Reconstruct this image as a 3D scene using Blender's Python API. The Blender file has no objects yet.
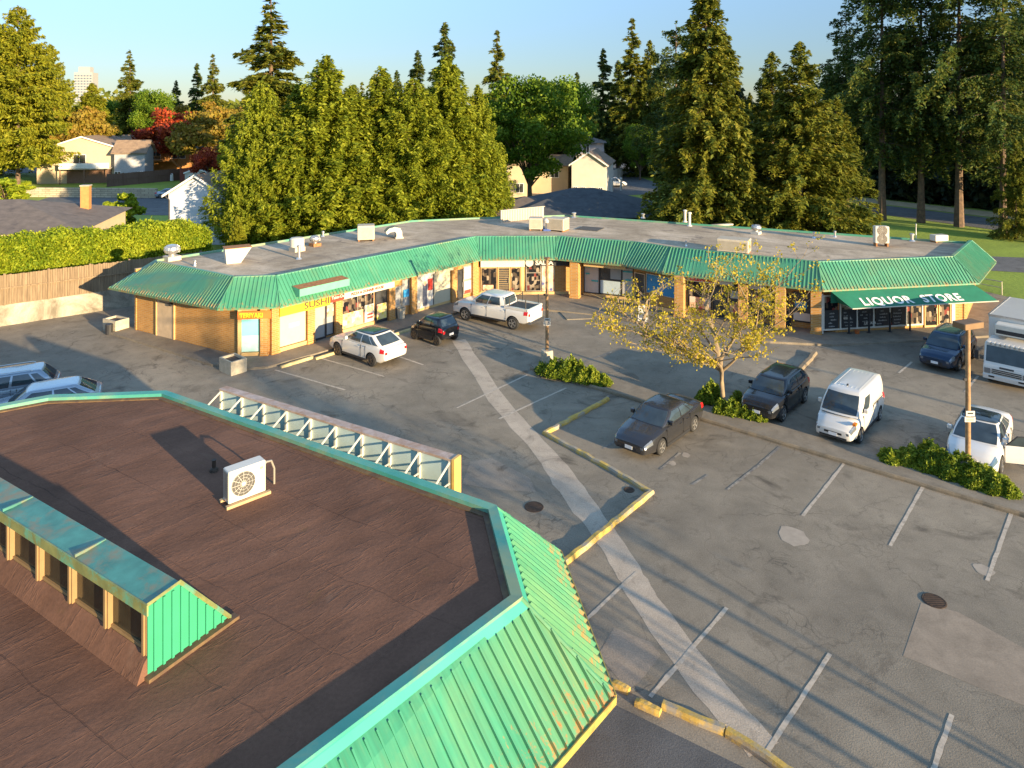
import bpy, math, random
import numpy as np
from mathutils import Vector, Matrix
R = math.radians
SC = bpy.context.scene
COL = SC.collection
rnd = random.Random(7)

# ------------------------------------------------------------------ helpers
CAMH = 14.0
def G(px, py, h=0.0):
    """ground point (at height h) that a surveyed point of the plan refers to"""
    d = CAMH - h; dy = py - 110.0
    return ((px - 512.0) * d / dy, 700.0 * d / dy)

def tag(o, label=None, cat=None, group=None, kind=None):
    if label: o['label'] = label
    if cat: o['category'] = cat
    if group: o['group'] = group
    if kind: o['kind'] = kind
    return o

def empty(name, loc, rz=0.0, label=None, cat=None, group=None):
    o = bpy.data.objects.new(name, None)
    COL.objects.link(o)
    o.location = (loc[0], loc[1], loc[2] if len(loc) > 2 else 0.0)
    o.rotation_euler = (0, 0, rz)
    o.empty_display_size = 0.3
    return tag(o, label, cat, group)

def link_mesh(name, me, parent=None, loc=None):
    o = bpy.data.objects.new(name, me)
    COL.objects.link(o)
    if parent is not None: o.parent = parent
    if loc is not None: o.location = loc
    return o

class Frame:
    """s along, d towards the outside (right-hand side of the direction), z up"""
    def __init__(self, a, b):
        self.a = a
        L = math.hypot(b[0]-a[0], b[1]-a[1]); self.L = L
        self.u = ((b[0]-a[0])/L, (b[1]-a[1])/L)
        self.n = (self.u[1], -self.u[0])
    def P(self, s, d, z):
        return (self.a[0]+self.u[0]*s+self.n[0]*d, self.a[1]+self.u[1]*s+self.n[1]*d, z)
class IDF:
    def P(self, s, d, z): return (s, d, z)
ID = IDF()

class MB:
    def __init__(self): self.v = []; self.f = []; self.m = []
    def add(self, vs, fs, mi=0):
        n = len(self.v); self.v.extend(vs)
        for f in fs: self.f.append([i+n for i in f]); self.m.append(mi)
        return self
    def box(self, s0, s1, d0, d1, z0, z1, fr=ID, mi=0):
        vs = [fr.P(s, d, z) for z in (z0, z1) for s, d in ((s0, d0), (s1, d0), (s1, d1), (s0, d1))]
        return self.add(vs, [(0,3,2,1),(4,5,6,7),(0,1,5,4),(1,2,6,5),(2,3,7,6),(3,0,4,7)], mi)
    def bbox(self, s0, s1, d0, d1, z0, z1, b=0.02, fr=ID, mi=0):
        """box with chamfered vertical and top edges"""
        def ring(i, z):
            return [fr.P(s, d, z) for s, d in ((s0+i+b, d0+i), (s1-i-b, d0+i), (s1-i, d0+i+b), (s1-i, d1-i-b), (s1-i-b, d1-i), (s0+i+b, d1-i), (s0+i, d1-i-b), (s0+i, d0+i+b))]
        vs = ring(0, z0)+ring(0, z1-b)+ring(b, z1)
        fs = [tuple(reversed(range(8))), tuple(range(16, 24))]
        for k in (0, 8):
            for i in range(8): fs.append((k+i, k+(i+1) % 8, k+8+(i+1) % 8, k+8+i))
        return self.add(vs, fs, mi)
    def prism(self, poly, z0, z1, mi=0):
        n = len(poly)
        vs = [(p[0], p[1], z0) for p in poly]+[(p[0], p[1], z1) for p in poly]
        fs = [tuple(reversed(range(n))), tuple(range(n, 2*n))]
        for i in range(n): fs.append((i, (i+1) % n, n+(i+1) % n, n+i))
        return self.add(vs, fs, mi)
    def poly(self, pts, mi=0): return self.add(list(pts), [tuple(range(len(pts)))], mi)
    def tube(self, pts, rs, n=8, mi=0, cap=True):
        pts = [Vector(p) for p in pts]
        if not hasattr(rs, '__len__'): rs = [rs]*len(pts)
        vs = []; k = len(pts)
        for i, p in enumerate(pts):
            t = (pts[min(i+1, k-1)]-pts[max(i-1, 0)]).normalized()
            a = t.cross(Vector((0, 0, 1)))
            if a.length < 0.05: a = t.cross(Vector((1, 0, 0)))
            a.normalize(); b = t.cross(a)
            for j in range(n):
                c = 2*math.pi*j/n
                q = p+(a*math.cos(c)+b*math.sin(c))*rs[i]
                vs.append(tuple(q))
        fs = []
        for i in range(k-1):
            for j in range(n):
                fs.append((i*n+j, i*n+(j+1) % n, (i+1)*n+(j+1) % n, (i+1)*n+j))
        if cap:
            fs.append(tuple(reversed(range(n)))); fs.append(tuple(range((k-1)*n, k*n)))
        return self.add(vs, fs, mi)
    def lathe(self, c, prof, n=16, axis='z', mi=0):
        vs = []
        for r, h in prof:
            for j in range(n):
                a = 2*math.pi*j/n
                x, y = r*math.cos(a), r*math.sin(a)
                if axis == 'z': vs.append((c[0]+x, c[1]+y, c[2]+h))
                elif axis == 'y': vs.append((c[0]+x, c[1]+h, c[2]+y))
                else: vs.append((c[0]+h, c[1]+x, c[2]+y))
        fs = []
        k = len(prof)
        for i in range(k-1):
            for j in range(n):
                fs.append((i*n+j, i*n+(j+1) % n, (i+1)*n+(j+1) % n, (i+1)*n+j))
        fs.append(tuple(reversed(range(n)))); fs.append(tuple(range((k-1)*n, k*n)))
        return self.add(vs, fs, mi)
    def build(self, name, mats, parent=None, origin=None, smooth=False, local=False):
        if not isinstance(mats, (list, tuple)): mats = [mats]
        vs = self.v
        if local: off = (0, 0, 0)
        elif parent is not None: off = tuple(parent.location)
        elif origin is not None: off = origin
        else:
            xs = [p[0] for p in vs]; ys = [p[1] for p in vs]; zs = [p[2] for p in vs]
            off = ((min(xs)+max(xs))/2, (min(ys)+max(ys))/2, min(zs))
        me = bpy.data.meshes.new(name)
        me.from_pydata([(p[0]-off[0], p[1]-off[1], p[2]-off[2]) for p in vs], [], self.f)
        for m in mats: me.materials.append(m)
        if len(mats) > 1: me.polygons.foreach_set('material_index', self.m)
        if smooth:
            me.polygons.foreach_set('use_smooth', [True]*len(me.polygons))
            me.set_sharp_from_angle(angle=R(38 if smooth is True else smooth))
        me.update()
        o = link_mesh(name, me, parent)
        if parent is None and not local: o.location = off
        return o

# ------------------------------------------------------------------ materials
def nodes(name):
    m = bpy.data.materials.new(name); m.use_nodes = True
    nt = m.node_tree; nt.nodes.clear()
    out = nt.nodes.new('ShaderNodeOutputMaterial')
    p = nt.nodes.new('ShaderNodeBsdfPrincipled')
    nt.links.new(p.outputs[0], out.inputs[0])
    return m, nt, p, out
def N(nt, t, **k):
    n = nt.nodes.new(t)
    for a, b in k.items():
        if a.startswith('i_'): n.inputs[a[2:].replace('_', ' ')].default_value = b
        else: setattr(n, a, b)
    return n
def coords(nt, scale=(1, 1, 1), kind='Object', rot=(0, 0, 0)):
    tc = N(nt, 'ShaderNodeTexCoord'); mp = N(nt, 'ShaderNodeMapping')
    nt.links.new(tc.outputs[kind], mp.inputs[0])
    if rot != (0, 0, 0):      # turn first, then stretch along the turned axes
        mp.inputs['Rotation'].default_value = rot
        m2 = N(nt, 'ShaderNodeMapping'); m2.inputs['Scale'].default_value = scale; nt.links.new(mp.outputs[0], m2.inputs[0]); return m2.outputs[0]
    mp.inputs['Scale'].default_value = scale; return mp.outputs[0]
def noise(nt, co, scale, detail=4, rough=.55, dist=0):
    n = N(nt, 'ShaderNodeTexNoise'); n.inputs['Scale'].default_value = scale
    n.inputs['Detail'].default_value = detail; n.inputs['Roughness'].default_value = rough
    n.inputs['Distortion'].default_value = dist
    nt.links.new(co, n.inputs['Vector']); return n.outputs['Fac']
def ramp(nt, fac, stops, interp='LINEAR'):
    r = N(nt, 'ShaderNodeValToRGB'); cr = r.color_ramp; cr.interpolation = interp
    while len(cr.elements) < len(stops): cr.elements.new(0.5)
    for e, (p, c) in zip(cr.elements, stops):
        e.position = p; e.color = (c, c, c, 1) if not hasattr(c, '__len__') else (*c, 1)
    nt.links.new(fac, r.inputs[0]); return r.outputs[0]
def mix(nt, fac, a, b, mode='MIX'):
    m = N(nt, 'ShaderNodeMix', data_type='RGBA', blend_type=mode)
    def put(idx, v):
        s = m.inputs[idx]
        if hasattr(v, 'links') or isinstance(v, bpy.types.NodeSocket): nt.links.new(v, s)
        elif hasattr(v, '__len__'): s.default_value = (*v, 1)
        else: s.default_value = v
    put(0, fac); put(6, a); put(7, b)
    return m.outputs[2]
def math_(nt, op, a, b=None):
    m = N(nt, 'ShaderNodeMath', operation=op)
    for i, v in enumerate((a, b)):
        if v is None: continue
        if isinstance(v, bpy.types.NodeSocket): nt.links.new(v, m.inputs[i])
        else: m.inputs[i].default_value = v
    return m.outputs[0]
def bump(nt, p, h, strength=.3, dist=.02):
    b = N(nt, 'ShaderNodeBump'); b.inputs['Strength'].default_value = strength
    b.inputs['Distance'].default_value = dist
    nt.links.new(h, b.inputs['Height']); nt.links.new(b.outputs[0], p.inputs['Normal'])
def setc(nt, p, c):
    if isinstance(c, bpy.types.NodeSocket): nt.links.new(c, p.inputs['Base Color'])
    else: p.inputs['Base Color'].default_value = (*c, 1)

def simple(name, c, rough=.6, metal=0, var=.12, scale=3.0, c2=None, t=(.45, .7), bmp=0, coat=0):
    """paint / plastic / concrete: base colour with uneven wear"""
    m, nt, p, o = nodes(name)
    co = coords(nt)
    n1 = noise(nt, co, scale, 6, .6)
    dark = tuple(x*(1-var) for x in c); lite = tuple(min(1, x*(1+var)) for x in c)
    col = ramp(nt, n1, [(.3, dark), (.7, lite)])
    if c2 is not None:
        n2 = noise(nt, co, scale*.7, 8, .65, .4)
        col = mix(nt, ramp(nt, n2, [(t[0], 0.0), (t[1], 1.0)]), col, c2)
    setc(nt, p, col)
    p.inputs['Roughness'].default_value = rough; p.inputs['Metallic'].default_value = metal
    if coat: p.inputs['Coat Weight'].default_value = coat; p.inputs['Coat Roughness'].default_value = .05
    if bmp: bump(nt, p, noise(nt, co, scale*8, 4), bmp, .02)
    return m
def glass(name, c=(.02, .03, .035), rough=.06, spec=.6):
    m, nt, p, o = nodes(name)
    co = coords(nt)
    setc(nt, p, ramp(nt, noise(nt, co, 1.7, 3), [(.3, tuple(x*.7 for x in c)), (.7, tuple(x*1.4 for x in c))]))
    p.inputs['Roughness'].default_value = rough
    p.inputs['Specular IOR Level'].default_value = spec
    return m
def emit(name, c, s):
    m, nt, p, o = nodes(name); setc(nt, p, c)
    p.inputs['Emission Color'].default_value = (*c, 1); p.inputs['Emission Strength'].default_value = s
    return m

def leafmat(name, c1, c2, trans=.25, scale=.35, c3=None):
    m, nt, p, out = nodes(name)
    co = coords(nt, kind='Object')
    g = N(nt, 'ShaderNodeNewGeometry')
    n1 = noise(nt, co, scale, 3, .6)
    n2 = noise(nt, co, scale*9, 2, .6)
    f = math_(nt, 'ADD', math_(nt, 'MULTIPLY', n1, .6), math_(nt, 'MULTIPLY', n2, .45))
    f = math_(nt, 'ADD', f, math_(nt, 'MULTIPLY', math_(nt, 'SUBTRACT', g.outputs['Random Per Island'], .5), .35))
    st = [(.35, c1), (.68, c2)]
    if c3: st = [(.3, c1), (.52, c2), (.75, c3)]
    col = ramp(nt, f, st)
    setc(nt, p, col); p.inputs['Roughness'].default_value = .65
    p.inputs['Specular IOR Level'].default_value = .25
    tr = N(nt, 'ShaderNodeBsdfTranslucent'); nt.links.new(col, tr.inputs[0])
    mx = N(nt, 'ShaderNodeMixShader'); mx.inputs[0].default_value = trans
    nt.links.new(p.outputs[0], mx.inputs[1]); nt.links.new(tr.outputs[0], mx.inputs[2])
    nt.links.new(mx.outputs[0], out.inputs[0])
    return m

def asphalt(name, base=(.18, .152, .116), warm=(.295, .246, .182), crack=1.0, seed=0):
    m, nt, p, out = nodes(name)
    co = coords(nt)
    big = noise(nt, co, .09, 6, .6, .6)
    mid = noise(nt, co, .8, 6, .65, .3)
    fine = noise(nt, co, 26, 3, .7)
    col = ramp(nt, big, [(.32, base), (.68, warm)])
    col = mix(nt, .6, col, ramp(nt, mid, [(.25, .34), (.75, .68)]), 'OVERLAY')
    col = mix(nt, .45, col, ramp(nt, fine, [(.25, .2), (.75, .8)]), 'OVERLAY')
    vor0 = N(nt, 'ShaderNodeTexVoronoi'); vor0.inputs['Scale'].default_value = 38
    nt.links.new(co, vor0.inputs['Vector'])
    col = mix(nt, ramp(nt, vor0.outputs['Distance'], [(.05, .4), (.22, 0.0)]), col, (.24, .22, .19))
    # cracks: edges of distorted cells, shown only in patches
    dn = N(nt, 'ShaderNodeTexNoise'); dn.inputs['Scale'].default_value = .9; dn.inputs['Detail'].default_value = 6
    nt.links.new(co, dn.inputs['Vector'])
    vm = N(nt, 'ShaderNodeVectorMath', operation='MULTIPLY_ADD')
    nt.links.new(dn.outputs['Color'], vm.inputs[0]); vm.inputs[1].default_value = (1.6, 1.6, 0)
    nt.links.new(co, vm.inputs[2])
    def cracks(sc, w, mscale, lo, hi, k):
        nonlocal col
        v = N(nt, 'ShaderNodeTexVoronoi', feature='DISTANCE_TO_EDGE'); v.inputs['Scale'].default_value = sc
        nt.links.new(vm.outputs[0], v.inputs['Vector'])
        line = ramp(nt, v.outputs['Distance'], [(0.0, 1.0), (w, 0.0)])
        msk = ramp(nt, noise(nt, co, mscale, 3, .6), [(lo, 0.0), (hi, 1.0)])
        f = math_(nt, 'MULTIPLY', math_(nt, 'MULTIPLY', line, msk), k*crack)
        col = mix(nt, f, col, (.035, .032, .03))
    cracks(.28, .008, .15, .44, .62, .55)
    cracks(1.1, .022, .22, .56, .68, .5)
    cracks(2.6, .06, .33, .55, .68, .6)
    # dark oily stains
    st = ramp(nt, noise(nt, co, .42, 5, .6, 1.2), [(.58, 0.0), (.72, .7)])
    col = mix(nt, st, col, (.06, .05, .04))
    col = mix(nt, ramp(nt, noise(nt, co, 1.9, 8, .75, .5), [(.56, 0.0), (.7, .45)]), col, (.09, .075, .055))
    setc(nt, p, col); p.inputs['Roughness'].default_value = .92; p.inputs['Specular IOR Level'].default_value = .12
    bump(nt, p, math_(nt, 'ADD', fine, mid), .5, .015)
    return m

def concrete(name, c=(.36, .33, .28), stain=(.12, .1, .08), s=1.0, t=(.52, .8), bmp=.2):
    m, nt, p, out = nodes(name)
    co = coords(nt)
    n1 = noise(nt, co, 1.2*s, 8, .65, .3); n2 = noise(nt, co, 18*s, 4, .7)
    col = ramp(nt, n1, [(.3, tuple(x*.75 for x in c)), (.7, tuple(x*1.15 for x in c))])
    col = mix(nt, .35, col, ramp(nt, n2, [(.3, .3), (.7, .7)]), 'OVERLAY')
    col = mix(nt, ramp(nt, noise(nt, co, .5*s, 7, .7, .8), [(t[0], 0.0), (t[1], .8)]), col, stain)
    setc(nt, p, col); p.inputs['Roughness'].default_value = .92; p.inputs['Specular IOR Level'].default_value = .15
    bump(nt, p, n2, bmp, .01); return m

def brick(name, c1=(.47, .225, .05), c2=(.38, .175, .038), mortar=(.42, .3, .16), rot=0.0, sc=1.0):
    """bricks run along the wall: the mapping is turned by the wall's own angle"""
    m, nt, p, out = nodes(name)
    tc = N(nt, 'ShaderNodeTexCoord')
    mp = N(nt, 'ShaderNodeMapping', vector_type='TEXTURE'); mp.inputs['Rotation'].default_value = (0, 0, rot)
    nt.links.new(tc.outputs['Object'], mp.inputs[0])
    sep = N(nt, 'ShaderNodeSeparateXYZ'); nt.links.new(mp.outputs[0], sep.inputs[0])
    cmb = N(nt, 'ShaderNodeCombineXYZ')
    nt.links.new(math_(nt, 'ADD', sep.outputs[0], sep.outputs[1]), cmb.inputs[0]); nt.links.new(sep.outputs[2], cmb.inputs[1])
    b = N(nt, 'ShaderNodeTexBrick'); nt.links.new(cmb.outputs[0], b.inputs['Vector'])
    b.inputs['Scale'].default_value = sc
    b.inputs['Brick Width'].default_value = .4; b.inputs['Row Height'].default_value = .11
    b.inputs['Mortar Size'].default_value = .012
    b.inputs['Color1'].default_value = (*c1, 1); b.inputs['Color2'].default_value = (*c2, 1); b.inputs['Mortar'].default_value = (*mortar, 1)
    n1 = noise(nt, tc.outputs['Object'], 1.0, 5, .6)
    col = mix(nt, .6, b.outputs['Color'], ramp(nt, n1, [(.3, .38), (.7, .62)]), 'OVERLAY')
    setc(nt, p, col); p.inputs['Roughness'].default_value = .85
    bump(nt, p, b.outputs['Fac'], -.3, .01); return m

def green_metal(name, c1, c2, rust=.35, z_eave=0.0, z_span=.5, faded=None, streak=None):
    m, nt, p, out = nodes(name)
    co = coords(nt)
    n1 = noise(nt, co, .6, 6, .6, .3)
    col = ramp(nt, n1, [(.3, c1), (.7, c2)])
    stretched = coords(nt, (3, 3, .5))
    if faded: col = mix(nt, ramp(nt, noise(nt, co, .25, 6, .7, .5), [(.45, 0.0), (.62, .75)]), col, faded)
    # rust grows from the drip edge and in scratches
    sep = N(nt, 'ShaderNodeSeparateXYZ'); tc = N(nt, 'ShaderNodeTexCoord'); nt.links.new(tc.outputs['Object'], sep.inputs[0])
    g = N(nt, 'ShaderNodeMapRange'); nt.links.new(sep.outputs[2], g.inputs[0])
    g.inputs[1].default_value = z_eave; g.inputs[2].default_value = z_eave+z_span
    g.inputs[3].default_value = .22; g.inputs[4].default_value = 0.0
    rn = noise(nt, stretched, 2.2, 8, .75, .6)
    f = math_(nt, 'ADD', rn, g.outputs[0])
    f = ramp(nt, f, [(.68, 0.0), (.8, rust)])
    col = mix(nt, f, col, (.33, .15, .04))
    if streak is not None:      # run-off stains down the slope
        sc_ = coords(nt, (7, .45, .45), rot=(0, 0, -streak)); s1 = noise(nt, sc_, 1.0, 5, .7)
        msk = ramp(nt, noise(nt, co, .35, 3, .6), [(.42, 0.0), (.6, 1.0)])
        col = mix(nt, math_(nt, 'MULTIPLY', ramp(nt, s1, [(.54, 0.0), (.72, .35)]), msk), col, (.24, .2, .07))
        s2 = noise(nt, coords(nt, (11, .3, .3), rot=(0, 0, -streak)), 1.3, 4, .6)
        col = mix(nt, .5, col, ramp(nt, s2, [(.3, .33), (.7, .6)]), 'OVERLAY')
    setc(nt, p, col); p.inputs['Roughness'].default_value = .5
    p.inputs['Metallic'].default_value = 0.0
    return m
M = {}
M['asphalt'] = asphalt('asphalt_worn')
M['asphalt_driveway'] = asphalt('asphalt_dark', (.085, .085, .085), (.12, .118, .115), .25)  # darker asphalt tone for the driveway sheet
M['asphalt_road'] = asphalt('asphalt_road', (.12, .12, .12), (.17, .165, .155), .2)
M['patch'] = asphalt('asphalt_patch', (.24, .195, .15), (.32, .262, .2), .3)
M['concrete'] = concrete('concrete')
M['sidewalk'] = concrete('sidewalk_concrete', (.24, .2, .15), (.12, .1, .08))
M['planter'] = concrete('planter_concrete', (.46, .4, .3), (.2, .16, .1), 1.5)
M['trench'] = asphalt('trench_fill', (.38, .31, .24), (.46, .38, .29), .0)
M['retaining'] = concrete('retaining_concrete', (.42, .37, .28), (.1, .08, .055), .9, (.4, .62))
M['paint_line'] = simple('road_paint', (.46, .38, .29), .8, 0, .15, 7, (.22, .19, .15), (.5, .72))
M['paint_faint'] = simple('road_paint_faded', (.33, .28, .215), .8, 0, .15, 5, (.15, .135, .118), (.38, .56))
M['kerb_yellow'] = simple('kerb_yellow_paint', (.5, .33, .07), .8, 0, .2, 2.5, (.3, .26, .2), (.46, .6), .3)
M['kerb'] = concrete('kerb_concrete', (.24, .19, .13), (.1, .09, .07), 1.5)
M['green_near'] = green_metal('turquoise_standing_seam', (.075, .52, .33), (.12, .62, .42), .75, 0.0, .45, (.2, .55, .32))
M['green_near_side'] = green_metal('turquoise_seam_side', (.045, .36, .24), (.07, .42, .28), .4, 0.0, .3)
M['green_far'] = green_metal('green_standing_seam', (.04, .23, .135), (.07, .29, .17), .6, -.0, .5, (.09, .25, .13))
M['green_dull'] = green_metal('green_seam_faded', (.03, .16, .1), (.06, .2, .11), .75, 0.0, 1.2, (.11, .17, .07))
M['coping'] = green_metal('coping_metal', (.03, .22, .18), (.09, .32, .25), .8, -3, .1, (.28, .3, .14))
M['coping_far'] = green_metal('coping_metal_far', (.05, .25, .16), (.1, .3, .2), .7, -3, .1, (.3, .3, .16))
M['brick'] = brick('ochre_brick')
M['brick_left'] = brick('ochre_brick_left', rot=R(-28))
M['trim_tan'] = simple('tan_trim', (.55, .36, .15), .7, 0, .12, 2)
M['soffit'] = simple('soffit_board', (.16, .11, .07), .8)
M['white'] = simple('white_paint', (.58, .54, .47), .5, 0, .06, 1.5, (.5, .46, .38), (.6, .8))
M['cream'] = simple('cream_panel', (.52, .46, .32), .5, 0, .05)
M['door_tan'] = simple('tan_door', (.5, .37, .24), .6)
M['black'] = simple('black_plastic', (.025, .025, .028), .5, 0, .2)
M['dark'] = simple('dark_void', (.012, .012, .014), .9, 0, .2)
M['shopglass'] = glass('shop_glass', (.05, .05, .05), .08, .7)
M['carglass'] = glass('car_glass', (.035, .05, .06), .04, .7)
M['alu'] = simple('anodised_frame', (.45, .4, .32), .4, .5)
M['steel'] = simple('galvanised_steel', (.62, .6, .57), .3, .8, .15, 4, (.4, .35, .28), (.55, .75))
M['unit'] = simple('air_unit_enamel', (.5, .43, .33), .45, 0, .06, 3, (.45, .36, .24), (.62, .8))
M['unit_white'] = simple('air_unit_white', (.58, .54, .46), .35, 0, .04, 3)
M['rust'] = simple('rusty_metal', (.32, .14, .05), .8, 0, .3, 6)
M['wood_pole'] = simple('pole_wood', (.34, .2, .09), .8, 0, .25, 4, (.18, .11, .06), (.45, .65), .4)
M['lampbox'] = simple('bronze_lamp_housing', (.2, .12, .06), .5, .3)
# ------------------------------------------------------------------ ground
def grass_mat():
    m, nt, p, o = nodes('lawn_grass'); co = coords(nt)
    n1 = noise(nt, co, .12, 6, .6, .4); n2 = noise(nt, co, 3, 6, .7)
    col = ramp(nt, n1, [(.3, (.15, .21, .02)), (.7, (.3, .38, .04))])
    col = mix(nt, .5, col, ramp(nt, n2, [(.3, .3), (.7, .7)]), 'OVERLAY')
    setc(nt, p, col); p.inputs['Roughness'].default_value = .9; bump(nt, p, n2, .5, .1); return m
M['grass'] = grass_mat()
def sheet(name, pts, z, m, kind='structure'):
    o = MB().poly([(x, y, z) for x, y in pts]).build(name, m, origin=(0, 0, 0))
    return tag(o, kind=kind)
sheet('ground', [(-1500, -300), (1500, -300), (1500, 2500), (-1500, 2500)], -.02, M['grass'])
sheet('parking_lot', [(-62, -40), (60, -40), (60, 34), (40, 46), (36.5, 54), (8, 67), (-4, 66), (-23.5, 53.5), (-36, 43.8), (-50, 33), (-62, 26)], 0.0, M['asphalt'])
sheet('driveway', [(2.3, 16.55), (9.5, 12.05), (6, -12), (-14, -12), (-14, 14)], .004, M['asphalt_driveway'])
# concrete filled trench across the lot
def strip(name, cl, w, z, m, thick=False):
    L = []; Rr = []
    for i, p in enumerate(cl):
        a = cl[max(i-1, 0)]; b = cl[min(i+1, len(cl)-1)]
        dx, dy = b[0]-a[0], b[1]-a[1]; l = math.hypot(dx, dy)
        ww = w[i]/2 if hasattr(w, '__len__') else w/2
        L.append((p[0]-dy/l*ww, p[1]+dx/l*ww)); Rr.append((p[0]+dy/l*ww, p[1]-dx/l*ww))
    mb = MB()
    for i in range(len(cl)-1):
        q = [Rr[i], Rr[i+1], L[i+1], L[i]]
        if thick: mb.prism(q, z[0], z[1])
        else: mb.poly([(x, y, z) for x, y in q])
    o = mb.build(name, m, origin=None if thick else (0, 0, 0)); return o
r2 = random.Random(3)
tp = [G(459, 340), G(470, 358), G(497, 400), G(520, 426), G(552, 462), G(571, 489), G(592, 518), G(612, 546), G(631, 576), G(645, 600), G(686, 659), G(735, 717), G(764, 750)]
fine = []
for a, b in zip(tp[:-1], tp[1:]):
    for k in range(4):
        t = k/4; fine.append((a[0]+(b[0]-a[0])*t+r2.uniform(-.04, .04), a[1]+(b[1]-a[1])*t+r2.uniform(-.04, .04)))
fine.append(tp[-1])
tag(strip('trench_patch', fine, [.85+.08*math.sin(i*1.7)*r2.random()+(.15 if 16 < i < 24 else 0) for i in range(len(fine))], .004, M['trench']), kind='structure')
sheet('concrete_patch', [G(921, 603), G(958, 612), G(1060, 668), G(1060, 720), G(985, 690), G(903, 656)], .004, concrete('patch_concrete', (.29, .23, .17), (.17, .145, .115), 1.2))
pp = [G(614, 628), G(650, 642), G(661, 655), G(640, 682), G(628, 690), G(598, 655)]
sheet('repair_patch', pp, .004, M['patch'])
sheet('repair_patch', [G(470, 462), G(492, 458), G(530, 478), G(536, 492), G(500, 490), G(462, 484)], .004, M['patch'])
def blob(px, py, rx, ry, name, m, z=.006):
    c = G(px, py); q = []
    for i in range(16):
        a = i*math.pi/8; k = 1+r2.uniform(-.12, .12); q.append((c[0]+rx*k*math.cos(a), c[1]+ry*k*math.sin(a)))
    return sheet(name, q, z, m)
M['pale_patch'] = simple('pale_mortar_patch', (.34, .28, .215), .9, 0, .15)
blob(793, 536, .45, .55, 'repair_patch', M['pale_patch']); blob(984, 570, .27, .3, 'repair_patch', M['pale_patch'])
blob(686, 455, .16, .2, 'repair_patch', M['pale_patch']); blob(672, 463, .14, .2, 'repair_patch', M['pale_patch'])
# painted stall lines : all on one grid turned 41.7 degrees
U = (.665, .747); Q = (.747, -.665)
def stall(p0, p1, faint=False, w=.11):
    mb = MB(); L = math.hypot(p1[0]-p0[0], p1[1]-p0[1]); fr = Frame(p0, p1)
    pts = []
    n = 10
    for i in range(n+1):
        pts.append((fr.P(L*i/n, -w/2+r2.uniform(-.012, .012), .009), fr.P(L*i/n, w/2+r2.uniform(-.012, .012), .009)))
    for a, b in zip(pts[:-1], pts[1:]): mb.poly([a[1], b[1], b[0], a[0]])
    tag(mb.build('stall_line', M['paint_faint'] if faint else M['paint_line'], origin=(0, 0, 0)), kind='structure')
for a, b, f in [((637, 572), (583, 623), 0), ((727, 608), (650, 697), 0), ((830, 654), (766, 754), 0), ((952, 715), (930, 780), 0),
                ((846, 461), (803, 516), 0), ((923, 487), (890, 546), 0), ((1012, 512), (987, 581), 0),
                ((758, 466), (727, 490), 1), ((780, 447), (758, 466), 1), ((708, 475), (692, 485), 1), ((680, 453), (660, 470), 1), ((621, 437), (603, 449), 1),
                ((527, 375), (457, 408), 0), ((566, 388), (499, 419), 0), ((609, 396), (552, 429), 1),
                ((275, 370), (345, 390), 0), ((318, 357.5), (384, 376.5), 0), ((400, 357), (423, 365), 0), ((424, 343.5), (452, 351.5), 1), ((463, 324), (498, 332), 1),
                ((912, 362), (899, 373), 0), ((978, 376), (965, 392), 0), ((612, 352), (584, 362), 1)]:
    stall(G(*a), G(*b), bool(f))
# drain covers
def drain(px, py, r, label):
    c = G(px, py); mb = MB(); mb.lathe((c[0], c[1], .002), [(r, 0), (r, .012), (r-.03, .02), (r-.04, .012), (.01, .012)], 24)
    for k in range(-4, 5):
        w = math.sqrt(max(0, (r-.05)**2-(k*.08)**2)); mb.box(c[0]-w, c[0]+w, c[1]+k*.08-.02, c[1]+k*.08+.02, .012, .022)
    tag(mb.build('drain_cover', M['rustdark']), label, 'drain cover', 'round iron covers in the asphalt')
M['rustdark'] = simple('dark_cast_iron', (.07, .045, .03), .7, .4, .3, 8)
drain(934, 601, .32, 'round rusty iron grate beside the pale concrete patch at the right'); drain(534, 507, .34, 'round dark iron manhole cover near the green roof corner and yellow kerb')
drain(629, 490, .2, 'small square drain beside the corner of the yellow kerb')

# sidewalks (raised) round the strip
def slab(name, pts, z1, m, kind='structure', z0=-.01):
    o = MB().prism(pts, z0, z1).build(name, m, origin=(0, 0, 0)); return tag(o, kind=kind)
P0, P1, P2, P3, P4, P5, P6, P7, P8, P9 = (-25.1, 43.5), (-16.35, 38.85), (-13.0, 39.3), (-2.3, 51.7), (3.2, 51.9), (7.84, 49.9), (10.2, 47.45), (19.04, 42.85), (29.83, 44.7), (35.2, 50.9)
walk = [(-25.9, 44.2), (-16.4, 38.2), (-14.4, 37.55), (-13.2, 37.9), (-11.0, 40.1), (-6.9, 44.6), (-3.5, 48.4), (-.5, 49.3), (1.95, 48.9), (5.4, 47.6), (8.4, 45.9), (11.9, 43.8), (15.5, 42.0), (18.9, 41.4), (25.2, 42.3), (29.5, 43.1), (31.6, 44.0), (37.0, 50.2), (34.5, 53.5), (30, 47), (20, 47), (4, 56), (-8, 52), (-14, 45), (-24, 46)]
slab('sidewalk', walk, .13, M['sidewalk'])
slab('kerb_ramp', [G(557, 309.5), G(590, 313), G(594, 319), G(567, 320)], .05, M['asphalt'])
slab('path', [(31.7, 44.2), (34.5, 42.6), (47, 52), (60, 60), (60, 63.5), (46, 55.5), (36.8, 50.3)], .10, concrete('path_concrete', (.42, .34, .25), (.25, .2, .15)))
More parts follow.
